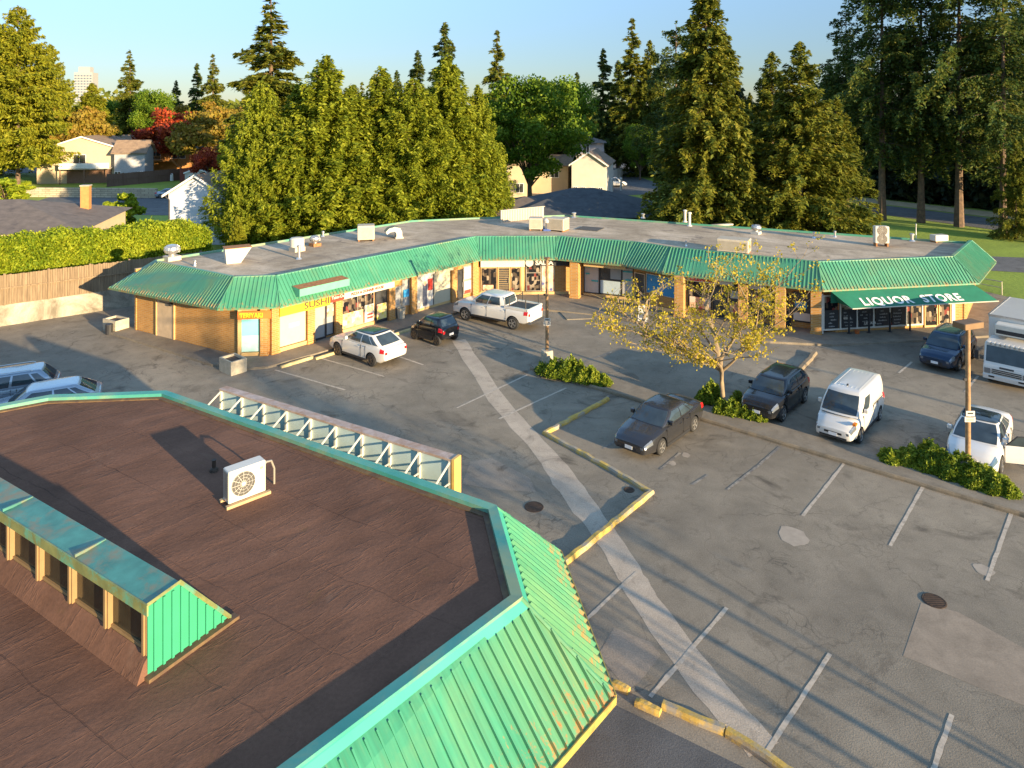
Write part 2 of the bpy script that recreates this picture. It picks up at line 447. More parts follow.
# paths and streets beyond
sheet('road', [(40, 61.5), (62, 55), (110, 38), (110, 45), (64, 63), (41, 68)], .006, M['asphalt_road'])
road2 = [(30, 122), (50, 93), (58, 79), (75, 50), (84, 54), (66, 84), (57, 99), (38, 130)]
sheet('road', road2, .006, M['asphalt_road'])
sheet('pavement', [(38.8, 130.5), (57.8, 99.5), (66.8, 84.5), (84.8, 54.5), (89, 57), (71, 88), (61, 104), (42, 134)], .008, concrete('verge', (.5, .38, .22)))
sheet('road', [(8, 112), (30, 118), (26, 150), (40, 240), (30, 240), (16, 152), (4, 135), (-30, 128), (-30, 118)], .006, M['asphalt_road'])
sheet('road', [(-70, 96), (-38, 92), (-24, 88), (-24, 96), (-38, 112), (-60, 118), (-75, 115)], .006, M['asphalt_road'])
sheet('road', [(-140, 150), (-80, 160), (-80, 172), (-140, 170)], .006, M['asphalt_road'])

# median with concrete top between the rows
md0 = (1.0, 37.75); mdd = (.772, -.636); mdn = (.636, .772)
def mp_(t, w): return (md0[0]+mdd[0]*t+mdn[0]*w, md0[1]+mdd[1]*t+mdn[1]*w)
MEDL = 34
slab('median', [mp_(-.2, .35), mp_(.3, 0), mp_(MEDL, 0), mp_(MEDL, 1.5), mp_(.3, 1.5), mp_(-.2, 1.1)], .11, M['sidewalk'])
# raised asphalt kerb edges
def kerb(pts, m, label, group=None, w=.22, h=.14, jit=.025, seed=1, name='kerb'):
    """cast kerb with a rounded, chipped profile"""
    rr = random.Random(seed); mb = MB(); cl = []
    for a, b in zip(pts[:-1], pts[1:]):
        L = math.hypot(b[0]-a[0], b[1]-a[1]); n = max(1, int(L/.35))
        for k in range(n): cl.append((a[0]+(b[0]-a[0])*k/n, a[1]+(b[1]-a[1])*k/n))
    cl.append(pts[-1]); rings = []
    for i, p in enumerate(cl):
        a = cl[max(i-1, 0)]; b = cl[min(i+1, len(cl)-1)]
        dx, dy = b[0]-a[0], b[1]-a[1]; l = math.hypot(dx, dy); nx, ny = -dy/l, dx/l
        j = rr.uniform(-jit, jit); hh = h+rr.uniform(-jit, jit)*.6
        rings.append([(p[0]+nx*(o+j), p[1]+ny*(o+j), z) for o, z in ((-w/2, -.01), (-w/2, hh*.55), (-w*.3, hh), (w*.3, hh), (w/2, hh*.55), (w/2, -.01))])
    vs = [v for r in rings for v in r]; fs = []
    for i in range(len(rings)-1):
        for k in range(5): fs.append((i*6+k, i*6+k+1, i*6+7+k, i*6+6+k))
    fs.append((5, 4, 3, 2, 1, 0)); k = (len(rings)-1)*6; fs.append((k, k+1, k+2, k+3, k+4, k+5))
    mb.add(vs, fs); o = mb.build(name, m); return tag(o, kind='structure')
kerb([G(608, 398, .1), G(545, 432, .1), G(600, 462, .1), G(651, 491, .1), G(563, 562, .1), G(545, 580, .1)], M['kerb_yellow'], '')
kerb([G(663, 702, .1), G(700, 718, .1), G(725, 729, .1)], M['kerb_yellow'], '', seed=4)
kerb([G(727, 730, .1), G(787, 768, .1), G(860, 815, .1)], M['kerb_yellow'], '', seed=5)
kerb([G(815, 352, .1), G(797, 372, .1)], M['kerb'], '', seed=8, w=.3)
kerb([mp_(0, .02), mp_(MEDL, .02)], M['kerb'], '', w=.14, seed=9, jit=.01)
def stop(p, ang, L, m, label, name='wheel_stop', group='concrete wheel stops in front of parked cars'):
    mb = MB(); rr = random.Random(int(p[0]*100)); n = 6; rings = []
    for i in range(n+1):
        x = -L/2+L*i/n; e = .02 if i in (0, n) else 0
        rings.append([(x, o*(1-e*4), z+rr.uniform(-.008, .008)) for o, z in ((-.11, 0), (-.1, .07), (-.06, .13-e), (.06, .13-e), (.1, .07), (.11, 0))])
    vs = [v for r in rings for v in r]; fs = []
    for i in range(n):
        for k in range(5): fs.append((i*6+k, i*6+6+k, i*6+7+k, i*6+k+1))
    fs.append((0, 1, 2, 3, 4, 5)); fs.append(tuple(reversed(range(n*6, n*6+6)))); mb.add(vs, fs)
    o = mb.build(name, m, local=True); o.location = (p[0], p[1], 0); o.rotation_euler = (0, 0, ang)
    return tag(o, label, 'wheel stop' if name == 'wheel_stop' else 'kerb block', group)
M['stop'] = concrete('wheel_stop_concrete', (.5, .4, .2), (.25, .2, .12), 2)
wa = R(49)
stop(G(297, 363), wa, 2.0, M['stop'], 'weathered concrete wheel stop at the empty stall below the yellow restaurant sign')
stop(G(329, 355.5), wa, 1.8, M['stop'], 'weathered concrete wheel stop at the nose of the white crossover')
stop(G(372, 341.5), wa, 1.7, M['stop'], 'weathered concrete wheel stop between the white crossover and the sidewalk')
stop(G(400, 333.5), wa, 1.7, M['stop'], 'weathered concrete wheel stop near the small black car')
stop(G(621, 689), R(-31), .42, M['kerb_yellow'], 'short yellow kerb block touching the corner of the green roof eave', 'kerb_block', 'broken yellow kerb blocks')
stop(G(648, 709), R(-31), .6, M['kerb_yellow'], 'yellow kerb block between the short block and the long kerb', 'kerb_block', 'broken yellow kerb blocks')

# ------------------------------------------------------------------ green mansard panels
def mansard(mb, e0, e1, r0, r1, ze, zr, pitch=.22, rw=.05, rh=.035, mi=0, vmax=1.0):
    L = math.hypot(e1[0]-e0[0], e1[1]-e0[1]); u = ((e1[0]-e0[0])/L, (e1[1]-e0[1])/L)
    nin = (-u[1], u[0])
    def loc(r): dx, dy = r[0]-e0[0], r[1]-e0[1]; return dx*u[0]+dy*u[1], dx*nin[0]+dy*nin[1]
    s0, w0 = loc(r0); s1, w1 = loc(r1)
    def P(s, v, o=0):
        t = (s-s0)/(s1-s0); w = (w0+(w1-w0)*t)*v; sl = math.hypot(zr-ze, w0)
        no = (zr-ze)/sl; nz = w0/sl
        return (e0[0]+u[0]*s+nin[0]*(w-o*no), e0[1]+u[1]*s+nin[1]*(w-o*no), ze+(zr-ze)*v+o*nz)
    # base sheet as panels between the seams
    mb.add([P(0, 0), P(L, 0), P(s1, 1), P(s0, 1), (*e0, ze-.001), (*e1, ze-.001)], [(0, 1, 2, 3)], mi)
    s = min(s0, 0)+pitch*.5
    while s < max(s1, L):
        v0, v1 = 0.0, vmax
        if s0 > 0: v1 = min(v1, s/s0)          # convex at start
        elif s < 0: v0 = max(v0, s/s0)
        if s1 < L:
            v1 = min(v1, (L-s)/(L-s1))
        elif s > L: v0 = max(v0, (s-L)/(s1-L))
        if v1-v0 > .04:
            a, b = v0+.005, v1-.01
            vs = []
            for v in (a, b):
                for ds, o in ((-rw/2, -.01), (-rw/2*.6, rh), (rw/2*.6, rh), (rw/2, -.01)): vs.append(P(s+ds, v, o))
            mb.add(vs, [(0, 1, 5, 4), (1, 2, 6, 5), (2, 3, 7, 6), (3, 2, 1, 0), (4, 5, 6, 7)], mi)
        s += pitch
    return P, L, s0, s1
def hipcap(mb, e, r, ze, zr, w=.09, mi=0):
    mb.tube([(e[0], e[1], ze+.02), (r[0], r[1], zr+.02)], w/2, 6, mi)

# ------------------------------------------------------------------ shopping strip
EAVE = [P0, P1, P2, P3, P4, P5, P6, P7, P8, P9]
ZE, ZR, ZF = 2.95, 4.4, 4.18
R0, R1, R2, R3, R4, R5, R6, R7, R8, R9 = (-22.4, 44.25), (-16.0, 40.25), (-13.65, 40.6), (-2.75, 53.1), (3.5, 53.25), (8.75, 51.05), (11.15, 48.95), (19.35, 44.25), (28.9, 45.85), (33.75, 51.4)
RID = [R0, R1, R2, R3, R4, R5, R6, R7, R8, R9]
BACK = [(32.4, 51.75), (5.0, 64.6), (-3.2, 63.0), (-8.8, 61.4), (-23.0, 45.3)]
strip_e = empty('shopping_strip', (4, 52, 0), 0, 'long low brick shopping strip with green seamed metal skirt roof and flat top', 'building')
for i in range(9):
    mb = MB()
    mansard(mb, EAVE[i], EAVE[i+1], RID[i], RID[i+1], ZE, ZR, .23, .07, .045)
    hipcap(mb, EAVE[i+1], RID[i+1], ZE, ZR, .1)
    # drip edge
    fr = Frame(EAVE[i], EAVE[i+1]); mb.box(0, fr.L, -.02, .02, ZE-.09, ZE+.012, fr)
    ang_ = math.atan2(fr.u[1], fr.u[0])
    mm = green_metal('faded_green_seam_metal', (.03, .16, .1), (.06, .2, .11), .75, ZE, 1.0, (.11, .17, .07), ang_) if i == 0 else green_metal('green_seam_metal', (.04, .21, .12), (.07, .27, .155), .7, ZE, .5, (.09, .22, .12), ang_)
    o = mb.build('roof_skirt', mm, strip_e)
MB().add([(*P0, ZE), (*R0, ZR), (-24.4, 44.2, ZE), (-22.9, 44.9, ZR)], [(0, 1, 3, 2)]).build('roof_end', M['green_dull'], strip_e)
MB().add([(*P9, ZE), (*R9, ZR), (34.4, 51.5, ZE), (33.5, 51.6, ZR)], [(1, 0, 2, 3)]).build('roof_end', M['green_dull'], strip_e)
mb = MB()
fl = RID+BACK; mb.poly([(x, y, ZF) for x, y in fl])
def flat_roof_mat():
    m, nt, p, o = nodes('flat_roof_membrane'); co = coords(nt)
    n1 = noise(nt, co, .22, 7, .65, 1.0); n2 = noise(nt, co, 9, 5, .7)
    col = ramp(nt, n1, [(.3, (.27, .21, .145)), (.5, (.44, .35, .25)), (.72, (.62, .5, .37))])
    col = mix(nt, .4, col, ramp(nt, n2, [(.25, .25), (.75, .75)]), 'OVERLAY')
    col = mix(nt, ramp(nt, noise(nt, co, .5, 5, .6, 1.4), [(.6, 0.0), (.7, .6)]), col, (.11, .09, .08))
    st = coords(nt, (.35, 2.2, 1), rot=(0, 0, R(30)))
    col = mix(nt, ramp(nt, noise(nt, st, .8, 5, .6), [(.5, 0.0), (.7, .5)]), col, (.17, .14, .12))
    setc(nt, p, col); p.inputs['Roughness'].default_value = .95; p.inputs['Specular IOR Level'].default_value = .1; bump(nt, p, n2, .3, .02); return m
M['flatroof'] = flat_roof_mat()
mb.build('flat_roof', M['flatroof'], strip_e)
mb = MB()
for a, b in list(zip(RID[:-1], RID[1:])):
    fr = Frame(a, b); mb.box(-.03, fr.L+.03, -.16, .03, ZF-.1, ZR+.03, fr)
mb.build('coping', M['coping_far'], strip_e)
mb = MB(); bl = [R9]+BACK+[R0]
for a, b in zip(bl[:-1], bl[1:]):
    fr = Frame(a, b); mb.box(0, fr.L, -.02, .1, ZF-.2, ZF+.14, fr)
mb.build('rear_parapet', M['coping_far'], strip_e)
# soffit
def inset(pts, offs):
    lines = []
    for i in range(len(pts)-1):
        fr = Frame(pts[i], pts[i+1]); o = offs[i]
        lines.append(((pts[i][0]-fr.n[0]*o, pts[i][1]-fr.n[1]*o), fr.u))
    out = [lines[0][0]]
    for (a, u), (b, v) in zip(lines[:-1], lines[1:]):
        den = u[0]*v[1]-u[1]*v[0]; t = ((b[0]-a[0])*v[1]-(b[1]-a[1])*v[0])/den
        out.append((a[0]+u[0]*t, a[1]+u[1]*t))
    fr = Frame(pts[-2], pts[-1]); a, u = lines[-1]; out.append((a[0]+u[0]*fr.L, a[1]+u[1]*fr.L))
    return out
OFF = [1.05, .6, .95, 1.0, 1.6, 1.6, 1.3, .6, .8]
W = inset(EAVE, OFF)
W[0] = (-23.9, 44.3); W[-1] = (33.9, 51.3)
mb = MB()
for i in range(9):
    mb.poly([(*EAVE[i], ZE-.05), (*W[i], ZE-.05), (*W[i+1], ZE-.05), (*EAVE[i+1], ZE-.05)])
mb.build('soffit', M['soffit'], strip_e)
# walls behind
SEG = [Frame(W[i], W[i+1]) for i in range(9)]
def wallmat(i): return brick('ochre_brick_wall', rot=math.atan2(SEG[i].u[1], SEG[i].u[0]))
for i in range(9):
    fr = SEG[i]; mb = MB(); mb.box(0 if i == 0 else -.1, fr.L+(.1 if i < 8 else 0), -.25, 0, 0.0, ZE-.06, fr)
    mb.build('wall', wallmat(i), strip_e)
mb = MB()
for a, b in zip([W[-1]]+BACK, BACK+[W[0]]):
    fr = Frame(a, b); mb.box(0, fr.L, -.25, 0, 0, ZF-.21, fr)
mb.build('rear_wall', M['brick'], strip_e)
# columns on the eave line: pixel columns measured, placed by distance along facets
def col_(fr, s, d0, d1, w=.45, z1=ZE-.06, m=None):
    mb = MB(); mb.box(s-w/2, s+w/2, d0, d1, .1, z1, fr); mb.box(s-w/2-.03, s+w/2+.03, d0-.0, d1+.03, .1, .28, fr)
    mb.build('column', m or wallmat(fr_i(fr)), strip_e)
def fr_i(fr): return SEG.index(fr)
def door(fr, s0, s1, z1=2.2, d=.0, m='shopglass', frame='alu', z0=.13, handle=True, bars=False):
    mb = MB(); t = .06
    mb.box(s0, s0+t, d, d+.09, z0, z1, fr); mb.box(s1-t, s1, d, d+.09, z0, z1, fr); mb.box(s0+t, s1-t, d, d+.09, z1-t, z1, fr); mb.box(s0+t, s1-t, d, d+.07, z0, z0+.12, fr)
    if bars:
        k = z0+.25
        while k < z1-.1: mb.box(s0+t, s1-t, d+.04, d+.06, k, k+.02, fr); k += .14
    o = mb.build('door', M[frame], strip_e)
    g = MB().box(s0+t, s1-t, d+.01, d+.035, z0+.12, z1-t, fr).build('pane', M[m], strip_e); g.parent = o; 
    if handle:
        h = MB().box(s1-t-.08, s1-t-.05, d+.07, d+.13, 1.0, 1.35, fr).build('handle', M['steel'], strip_e); h.parent = o
    for c in o.children: c.location = (0, 0, 0)
    return o
def window(fr, s0, s1, z0, z1, n=1, d=0.0, m='shopglass', frame='alu', transom=None, t=.05):
    mb = MB(); mb.box(s0, s1, d, d+.08, z0, z0+t, fr); mb.box(s0, s1, d, d+.08, z1-t, z1, fr)
    for k in range(n+1):
        s = s0+(s1-s0-t)*k/n; mb.box(s, s+t, d, d+.078, z0+t, z1-t, fr)
    if transom: mb.box(s0+t, s1-t, d, d+.07, transom, transom+t, fr)
    o = mb.build('window', M[frame], strip_e)
    g = MB().box(s0+.02, s1-.02, d+.005, d+.03, z0+.02, z1-.02, fr).build('pane', M[m], strip_e); g.parent = o; g.location = (0, 0, 0)
    return o
def panel(fr, s0, s1, z0, z1, m, name='poster', d=.09, th=.02):
    return MB().box(s0, s1, d, d+th, z0, z1, fr).build(name, m, strip_e)
def local(fr, px, py, z=.13):
    x, y = G(px, py, z); return (x-fr.a[0])*fr.u[0]+(y-fr.a[1])*fr.u[1]
def vormat(name, stops, scale=3.0, rough=.5, rnd_=1.0):
    m, nt, p, o = nodes(name); co = coords(nt)
    v = N(nt, 'ShaderNodeTexVoronoi'); v.inputs['Scale'].default_value = scale; v.inputs['Randomness'].default_value = rnd_
    nt.links.new(co, v.inputs['Vector']); sp = N(nt, 'ShaderNodeSeparateColor'); nt.links.new(v.outputs['Color'], sp.inputs[0])
    c = ramp(nt, sp.outputs[0], stops, 'CONSTANT'); ring = ramp(nt, v.outputs['Distance'], [(.2, 0.0), (.45, 1.0)])
    setc(nt, p, mix(nt, math_(nt, 'MULTIPLY', ring, .5), c, (.75, .6, .4))); p.inputs['Roughness'].default_value = rough; return m
def colour(name, c, rough=.5): return simple(name, c, rough, 0, .06, 3)
M['aqua'] = colour('aqua_poster', (.2, .55, .55)); M['aqua2'] = colour('pale_aqua_poster', (.42, .68, .6))
M['yellow'] = colour('yellow_sign', (.85, .6, .02)); M['red'] = colour('red_sign', (.6, .04, .02)); M['orange'] = colour('orange_sign', (.65, .16, .03))
M['redink'] = colour('red_ink', (.6, .05, .03)); M['blue'] = colour('blue_poster', (.03, .25, .5)); M['teal'] = colour('teal_tape', (.02, .35, .38))
M['grey'] = colour('grey_blind', (.3, .3, .29)); M['paper'] = colour('taped_brown_paper', (.42, .4, .37)); M['skin'] = colour('printed_figure', (.12, .13, .17)); M['gold'] = colour('gold_letters', (.7, .5, .2))
M['pizza'] = vormat('food_photo_poster', [(0, (.75, .42, .08)), (.35, (.8, .7, .5)), (.6, (.6, .2, .04)), (.8, (.8, .5, .1))], 3.5)
M['food2'] = vormat('menu_poster', [(0, (.7, .55, .05)), (.5, (.75, .6, .1)), (.8, (.6, .15, .1))], 4)
def shelfmat():
    m, nt, p, o = nodes('shop_interior_seen_through_glass'); co = coords(nt, (4, 4, 2.4))
    v = N(nt, 'ShaderNodeTexVoronoi', distance='CHEBYCHEV'); v.inputs['Randomness'].default_value = .6; v.inputs['Scale'].default_value = 1.4
    nt.links.new(co, v.inputs['Vector']); sp = N(nt, 'ShaderNodeSeparateColor'); nt.links.new(v.outputs['Color'], sp.inputs[0])
    setc(nt, p, ramp(nt, sp.outputs[0], [(0, (.015, .015, .017)), (.4, (.08, .06, .045)), (.6, (.16, .12, .08)), (.78, (.3, .24, .17)), (.92, (.2, .05, .04))], 'CONSTANT'))
    p.inputs['Roughness'].default_value = .08; return m
M['shelf'] = shelfmat()
M['art'] = vormat('figure_art_poster', [(0, (.75, .6, .42)), (.45, (.7, .45, .25)), (.65, (.55, .08, .06)), (.8, (.08, .1, .25))], 3, .4)
M['redart'] = vormat('red_food_poster', [(0, (.6, .1, .05)), (.5, (.7, .3, .15)), (.75, (.75, .6, .5))], 3, .4)

def text_into(mb, s, size, fr, s0, d, z0, mi=0, bold=0.0, sx=1.0, depth=.02, align='LEFT', tilt=0.0, spacing=1.0):
    cu = bpy.data.curves.new('lettering', 'FONT'); cu.body = s; cu.size = size; cu.extrude = depth/2; cu.offset = bold
    cu.align_x = align; cu.space_character = spacing; cu.resolution_u = 3
    o = bpy.data.objects.new('lettering', cu); COL.objects.link(o)
    dg = bpy.context.evaluated_depsgraph_get(); dg.update()
    me = bpy.data.meshes.new_from_object(o.evaluated_get(dg))
    vs = []
    for v in me.vertices:
        x, y, z = v.co
        vs.append(fr.P(s0+x*sx, d+z+depth/2+y*math.sin(tilt), z0+y*math.cos(tilt)))
    fs = [tuple(p.vertices) for p in me.polygons]
    bpy.data.objects.remove(o); bpy.data.curves.remove(cu); bpy.data.meshes.remove(me)
    mb.add(vs, fs, mi); return mb
def sign(name, fr, s0, s1, z0, z1, d0, d1, m, label, texts=(), group='signs along the shop fronts', lm=None):
    e = empty(name, fr.P((s0+s1)/2, d0, z0), 0, label, 'sign', group)
    MB().box(s0, s1, d0, d1, z0, z1, fr).build('board', m, e)
    for (t, size, ts, tz, tm, bold, sx) in texts:
        mb = MB(); text_into(mb, t, size, fr, ts, d1, tz, 0, bold, sx, .03); mb.build('lettering', tm, e)
    return e
# facet 0 : brick wall with tan door
f0 = SEG[0]; a = local(f0, 161, 334); b = local(f0, 178, 338)
MB().box(a, b, 0, .05, .13, 2.35, f0).build('door', M['door_tan'], strip_e)
mb = MB(); mb.box(a-.1, a, 0, .09, .13, 2.45, f0); mb.box(b, b+.1, 0, .09, .13, 2.45, f0); mb.box(a, b, 0, .09, 2.35, 2.45, f0); mb.build('door_frame', M['trim_tan'], strip_e)
mb = MB(); mb.box(b-.25, b-.05, .05, .2, 2.15, 2.35, f0); mb.tube([f0.P(a+.3, .12, 2.3), f0.P(b-.2, .12, 2.25)], .02, 5); mb.build('wall_lamp', M['black'], strip_e)
# facet 1 : teriyaki window
f1 = SEG[1]
K1 = f1.L; print('f1', K1); panel(f1, .2, K1-.5, .35, 1.25, M['aqua2']); panel(f1, .2, K1-.5, 1.25, 2.22, M['aqua'])
mb = MB(); mb.box(.0, .19, 0, .14, .13, 2.8, f1); mb.box(K1-.5, K1-.42, 0, .14, .13, 2.8, f1); mb.box(.19, K1-.5, 0, .2, .13, .32, f1); mb.build('window_surround', M['trim_tan'], strip_e)
col_(f1, f1.L-.2, 0, .3, .4)
sign('shop_sign', f1, .05, K1+.2, 2.25, 2.68, .31, .36, M['orange'], 'orange sign with yellow TERIYAKI lettering above the aqua window', [('TERIYAKI', .36, .15, 2.34, M['yellow'], .006, K1/1.95)])
# facet 2 : long left wing
f2 = SEG[2]
cs = [.28]+[local(f2, *p) for p in ((309, 342.5), (341, 336), (392.5, 320), (416, 314), (457.5, 302.5))]
for c in cs: col_(f2, c, 0, .28, .5)
col_(f2, f2.L-.3, 0, .28, .6)
c = cs
panel(f2, c[0]+.3, c[1]-.3, .38, 2.3, M['cream']); panel(f2, c[0]+.9, c[0]+1.6, 1.35, 1.6, M['white'], 'notice', .112)
for q_ in ((c[0]+.25, c[1]-.25, 0, .2, .13, .34), (c[2]+.25, c[3]-.25-1.2, 0, .2, .13, .36), (c[4]+.25, c[5]-.25, 0, .12, .13, .3)): MB().box(*q_, f2).build('sill', M['trim_tan'], strip_e)
door(f2, c[1]+.3, c[1]+1.15, m='grey', frame='black'); window(f2, c[1]+1.15, c[2]-.25, .25, 2.3, 1, m='grey', frame='black')
panel(f2, c[1]+1.2, c[2]-.3, 1.4, 2.1, M['redart'])
Lw = c[3]-.25-(c[2]+.25)
window(f2, c[2]+.25, c[3]-1.35, .36, 2.25, 2, m='shelf'); door(f2, c[3]-1.25, c[3]-.27, 2.2, m='shopglass', frame='black')
panel(f2, c[2]+.28, c[2]+.25+Lw*.46, .4, 1.3, M['pizza']); panel(f2, c[2]+.25+Lw*.49, c[3]-1.4, .4, 1.5, M['white']); panel(f2, c[2]+.3+Lw*.53, c[3]-1.5, 1.05, 1.42, M['pizza'], d=.112)
panel(f2, c[2]+.3+Lw*.53, c[3]-1.5, .6, .72, M['redink'], d=.112); panel(f2, c[2]+.3+Lw*.53, c[3]-1.5, .82, .92, M['redink'], d=.112)
panel(f2, c[3]-1.15, c[3]-.35, .35, 1.35, M['food2'], d=.1)
door(f2, c[3]+.3, c[3]+1.0, 2.2, m='grey', frame='alu'); window(f2, c[3]+1.0, c[4]-.25, .75, 2.55, 1, m='grey', transom=1.75)
panel(f2, c[3]+1.1, c[4]-.32, 1.35, 1.85, M['blue'])
window(f2, c[4]+.28, c[5]-.28, .25, 2.6, 2, m='grey', frame='black')
midp = (c[4]+c[5])/2
panel(f2, c[4]+.32, midp-.05, .3, 2.5, M['white']); panel(f2, c[4]+.9, c[4]+1.3, .4, 1.9, M['skin'], d=.112); panel(f2, c[4]+.98, c[4]+1.2, 1.8, 2.1, M['redart'], d=.114); panel(f2, midp-.55, midp-.1, 1.4, 2.2, M['redink'], d=.112)
panel(f2, midp+.05, c[5]-.32, .3, 2.5, M['cream'])
door(f2, c[5]+.3, c[5]+1.05, 2.3, m='shopglass', frame='black'); window(f2, c[5]+1.05, f2.L-.6, .4, 2.5, 1, m='grey', transom=1.4); panel(f2, c[5]+1.12, f2.L-.66, 1.5, 2.4, M['white'])
panel(f2, c[5]+1.12, f2.L-.66, .5, 1.35, M['white']); panel(f2, c[5]+1.15, f2.L-.7, .45, .7, M['redink'], d=.112)
s0 = c[0]+.2; s1 = c[2]-.75
sign('shop_sign', f2, s0, s1, 2.2, 2.78, .3, .4, M['yellow'], 'long yellow sign with dark SUSHI lettering under the green roof', [('SUSHI', .52, s0+1.55, 2.32, simple('dark_brown_ink', (.1, .06, .02)), .014, 1.3)])
sign('shop_sign', f2, s1+.02, c[2]+.2, 2.3, 2.8, .3, .39, M['red'], 'small red sign with white lettering beside the yellow sign', [('Take-Out', .26, s1+.1, 2.48, M['white'], .006, 1.0)])
sign('shop_sign', f2, c[2]+.3, c[3]+.1, 2.3, 2.75, .3, .38, M['white'], 'white sign with red lettering and food pictures over the food poster windows', [('PIZZA & DONAIR HOUSE', .24, c[2]+.8, 2.43, M['redink'], .006, .95)])
sign('shop_sign', f2, c[4]+.25, midp-.1, 2.55, 2.85, .3, .36, M['white'], 'blank white sign panel above the figure poster')
sign('shop_sign', f2, midp+.0, c[5]-.2, 2.5, 2.85, .3, .36, M['cream'], 'blank cream sign panel above the pale blind window')
# facet 3 : middle
f3 = SEG[3]; L3 = f3.L
window(f3, .35, 1.6, .35, 2.15, 1, m='shelf', frame='trim_tan'); door(f3, 1.65, 2.55, 2.2, m='shopglass', frame='trim_tan', bars=True); window(f3, 2.6, 3.35, .35, 2.15, 1, m='shelf', frame='trim_tan')
panel(f3, .5, 1.3, .5, .85, M['redart'])
panel(f3, 3.4, 3.62, .35, 2.25, M['gold'], d=.1)
window(f3, 3.75, 4.9, .35, 2.5, 1, m='shelf', frame='alu', transom=1.7); panel(f3, 4.95, 5.9, .35, 2.3, M['art'])
mb = MB(); mb.box(.25, L3-.2, 0, .2, .13, .33, f3); mb.build('sill', M['trim_tan'], strip_e)
sign('shop_sign', f3, .35, 3.65, 2.25, 2.75, .3, .4, M['white'], 'blank white sign box over the barred glass door')
e = empty('shop_sign', f3.P(4.9, .3, 2.4), 0, 'white raised SALSA lettering with a round white emblem on the dark fascia', 'sign', 'signs along the shop fronts')
MB().box(3.7, L3+.2, .25, .32, 2.3, 2.85, f3).build('board', M['black'], e)
mb = MB(); mb.tube([f3.P(4.0, .32, 2.55), f3.P(4.0, .37, 2.55)], .3, 16); mb.build('emblem', M['white'], e)
mb = MB(); text_into(mb, 'SALSA', .46, f3, 4.45, .32, 2.4, 0, .02, 1.05, .04); mb.build('lettering', M['white'], e)
# facet 4
f4 = SEG[4]; L4 = f4.L
col_(Frame(f4.P(0, 1.1, 0)[:2], f4.P(1, 1.1, 0)[:2]), .35, -.3, .3, .65, m=M['brick'])
window(f4, .7, 1.9, .3, 2.45, 1, m='paper', frame='black'); window(f4, 1.9, 3.6, .3, 2.45, 1, m='shopglass', frame='black', transom=1.4)
window(f4, 3.6, L4+.15, .3, 2.45, 1, m='paper', frame='black'); panel(f4, 2.0, 3.5, .4, 1.35, colour('pale_blue_notice', (.38, .45, .48)))
panel(f4, 2.75, 3.55, 1.5, 2.35, M['grey'], 'blind', .05)
for (a, b, z) in ((.8, 1.2, 2.2), (1.3, 1.8, 1.2), (.85, 1.15, 1.7), (3.7, 4.4, 2.1), (3.9, 4.3, 1.5), (4.4, 4.9, .9), (1.4, 1.7, 2.25)): panel(f4, a, b, z, z+.09, M['teal'], 'tape', .085)
mb = MB(); mb.box(.7, L4, 0, .2, .13, .28, f4); mb.build('sill', M['trim_tan'], strip_e)
sign('shop_sign', f4, 1.0, L4-.2, 2.5, 2.85, 1.0, 1.08, M['trim_tan'], 'long tan wooden sign board over the papered vacant windows', [])
# facet 5 and 6 : covered walk behind the young tree
f5 = SEG[5]; door(f5, .3, 1.2, 2.2, frame='alu'); window(f5, 1.3, f5.L-.3, .9, 2.3, 1, m='blue')
f6 = SEG[6]; L6 = f6.L
def fcol(p, ang=-27.5):
    x, y = G(p[0], p[1], .13); mb = MB(); fr = Frame((x, y), (x+math.cos(R(ang)), y+math.sin(R(ang))))
    mb.box(-.3, .3, -.5, .05, .1, ZE-.06, fr); mb.box(-.34, .34, -.52, .09, .1, .3, fr); mb.build('column', M['brick'], strip_e)
for p in ((679, 317), (743, 324), (780, 331), (816, 334)): fcol(p)
k = .3
for wd, mm in ((1.6, 'shelf'), (1.0, 'door'), (1.6, 'shopglass'), (1.3, 'shelf'), (1.0, 'door'), (1.5, 'shopglass')):
    if mm == 'door': door(f6, k, k+wd-.05, 2.2, frame='black')
    else: window(f6, k, k+wd-.05, .5, 2.4, 1, m=mm, frame='black')
    k += wd+.03
panel(f6, .4, 1.8, .55, 1.3, M['redart']); panel(f6, 3.05, 4.3, .55, 1.2, M['redart']); panel(f6, 3.1, 4.2, 1.5, 2.0, M['white']); panel(f6, 5.0, 5.6, 1.2, 1.7, M['blue']); panel(f6, 7.0, 8.0, .6, 1.1, M['white']); panel(f6, 7.1, 7.8, 1.4, 1.8, M['blue'])
sign('shop_sign', f6, .2, 3.4, 2.45, 2.85, .5, .6, M['white'], 'white sign with red writing seen through the young yellow tree', [('CLEANERS', .32, .5, 2.52, M['redink'], .01, 1.3)])
sign('shop_sign', f6, 4.2, 5.4, 2.4, 2.8, .5, .6, M['white'], 'small white sign with a red dot under the roof behind the tree')
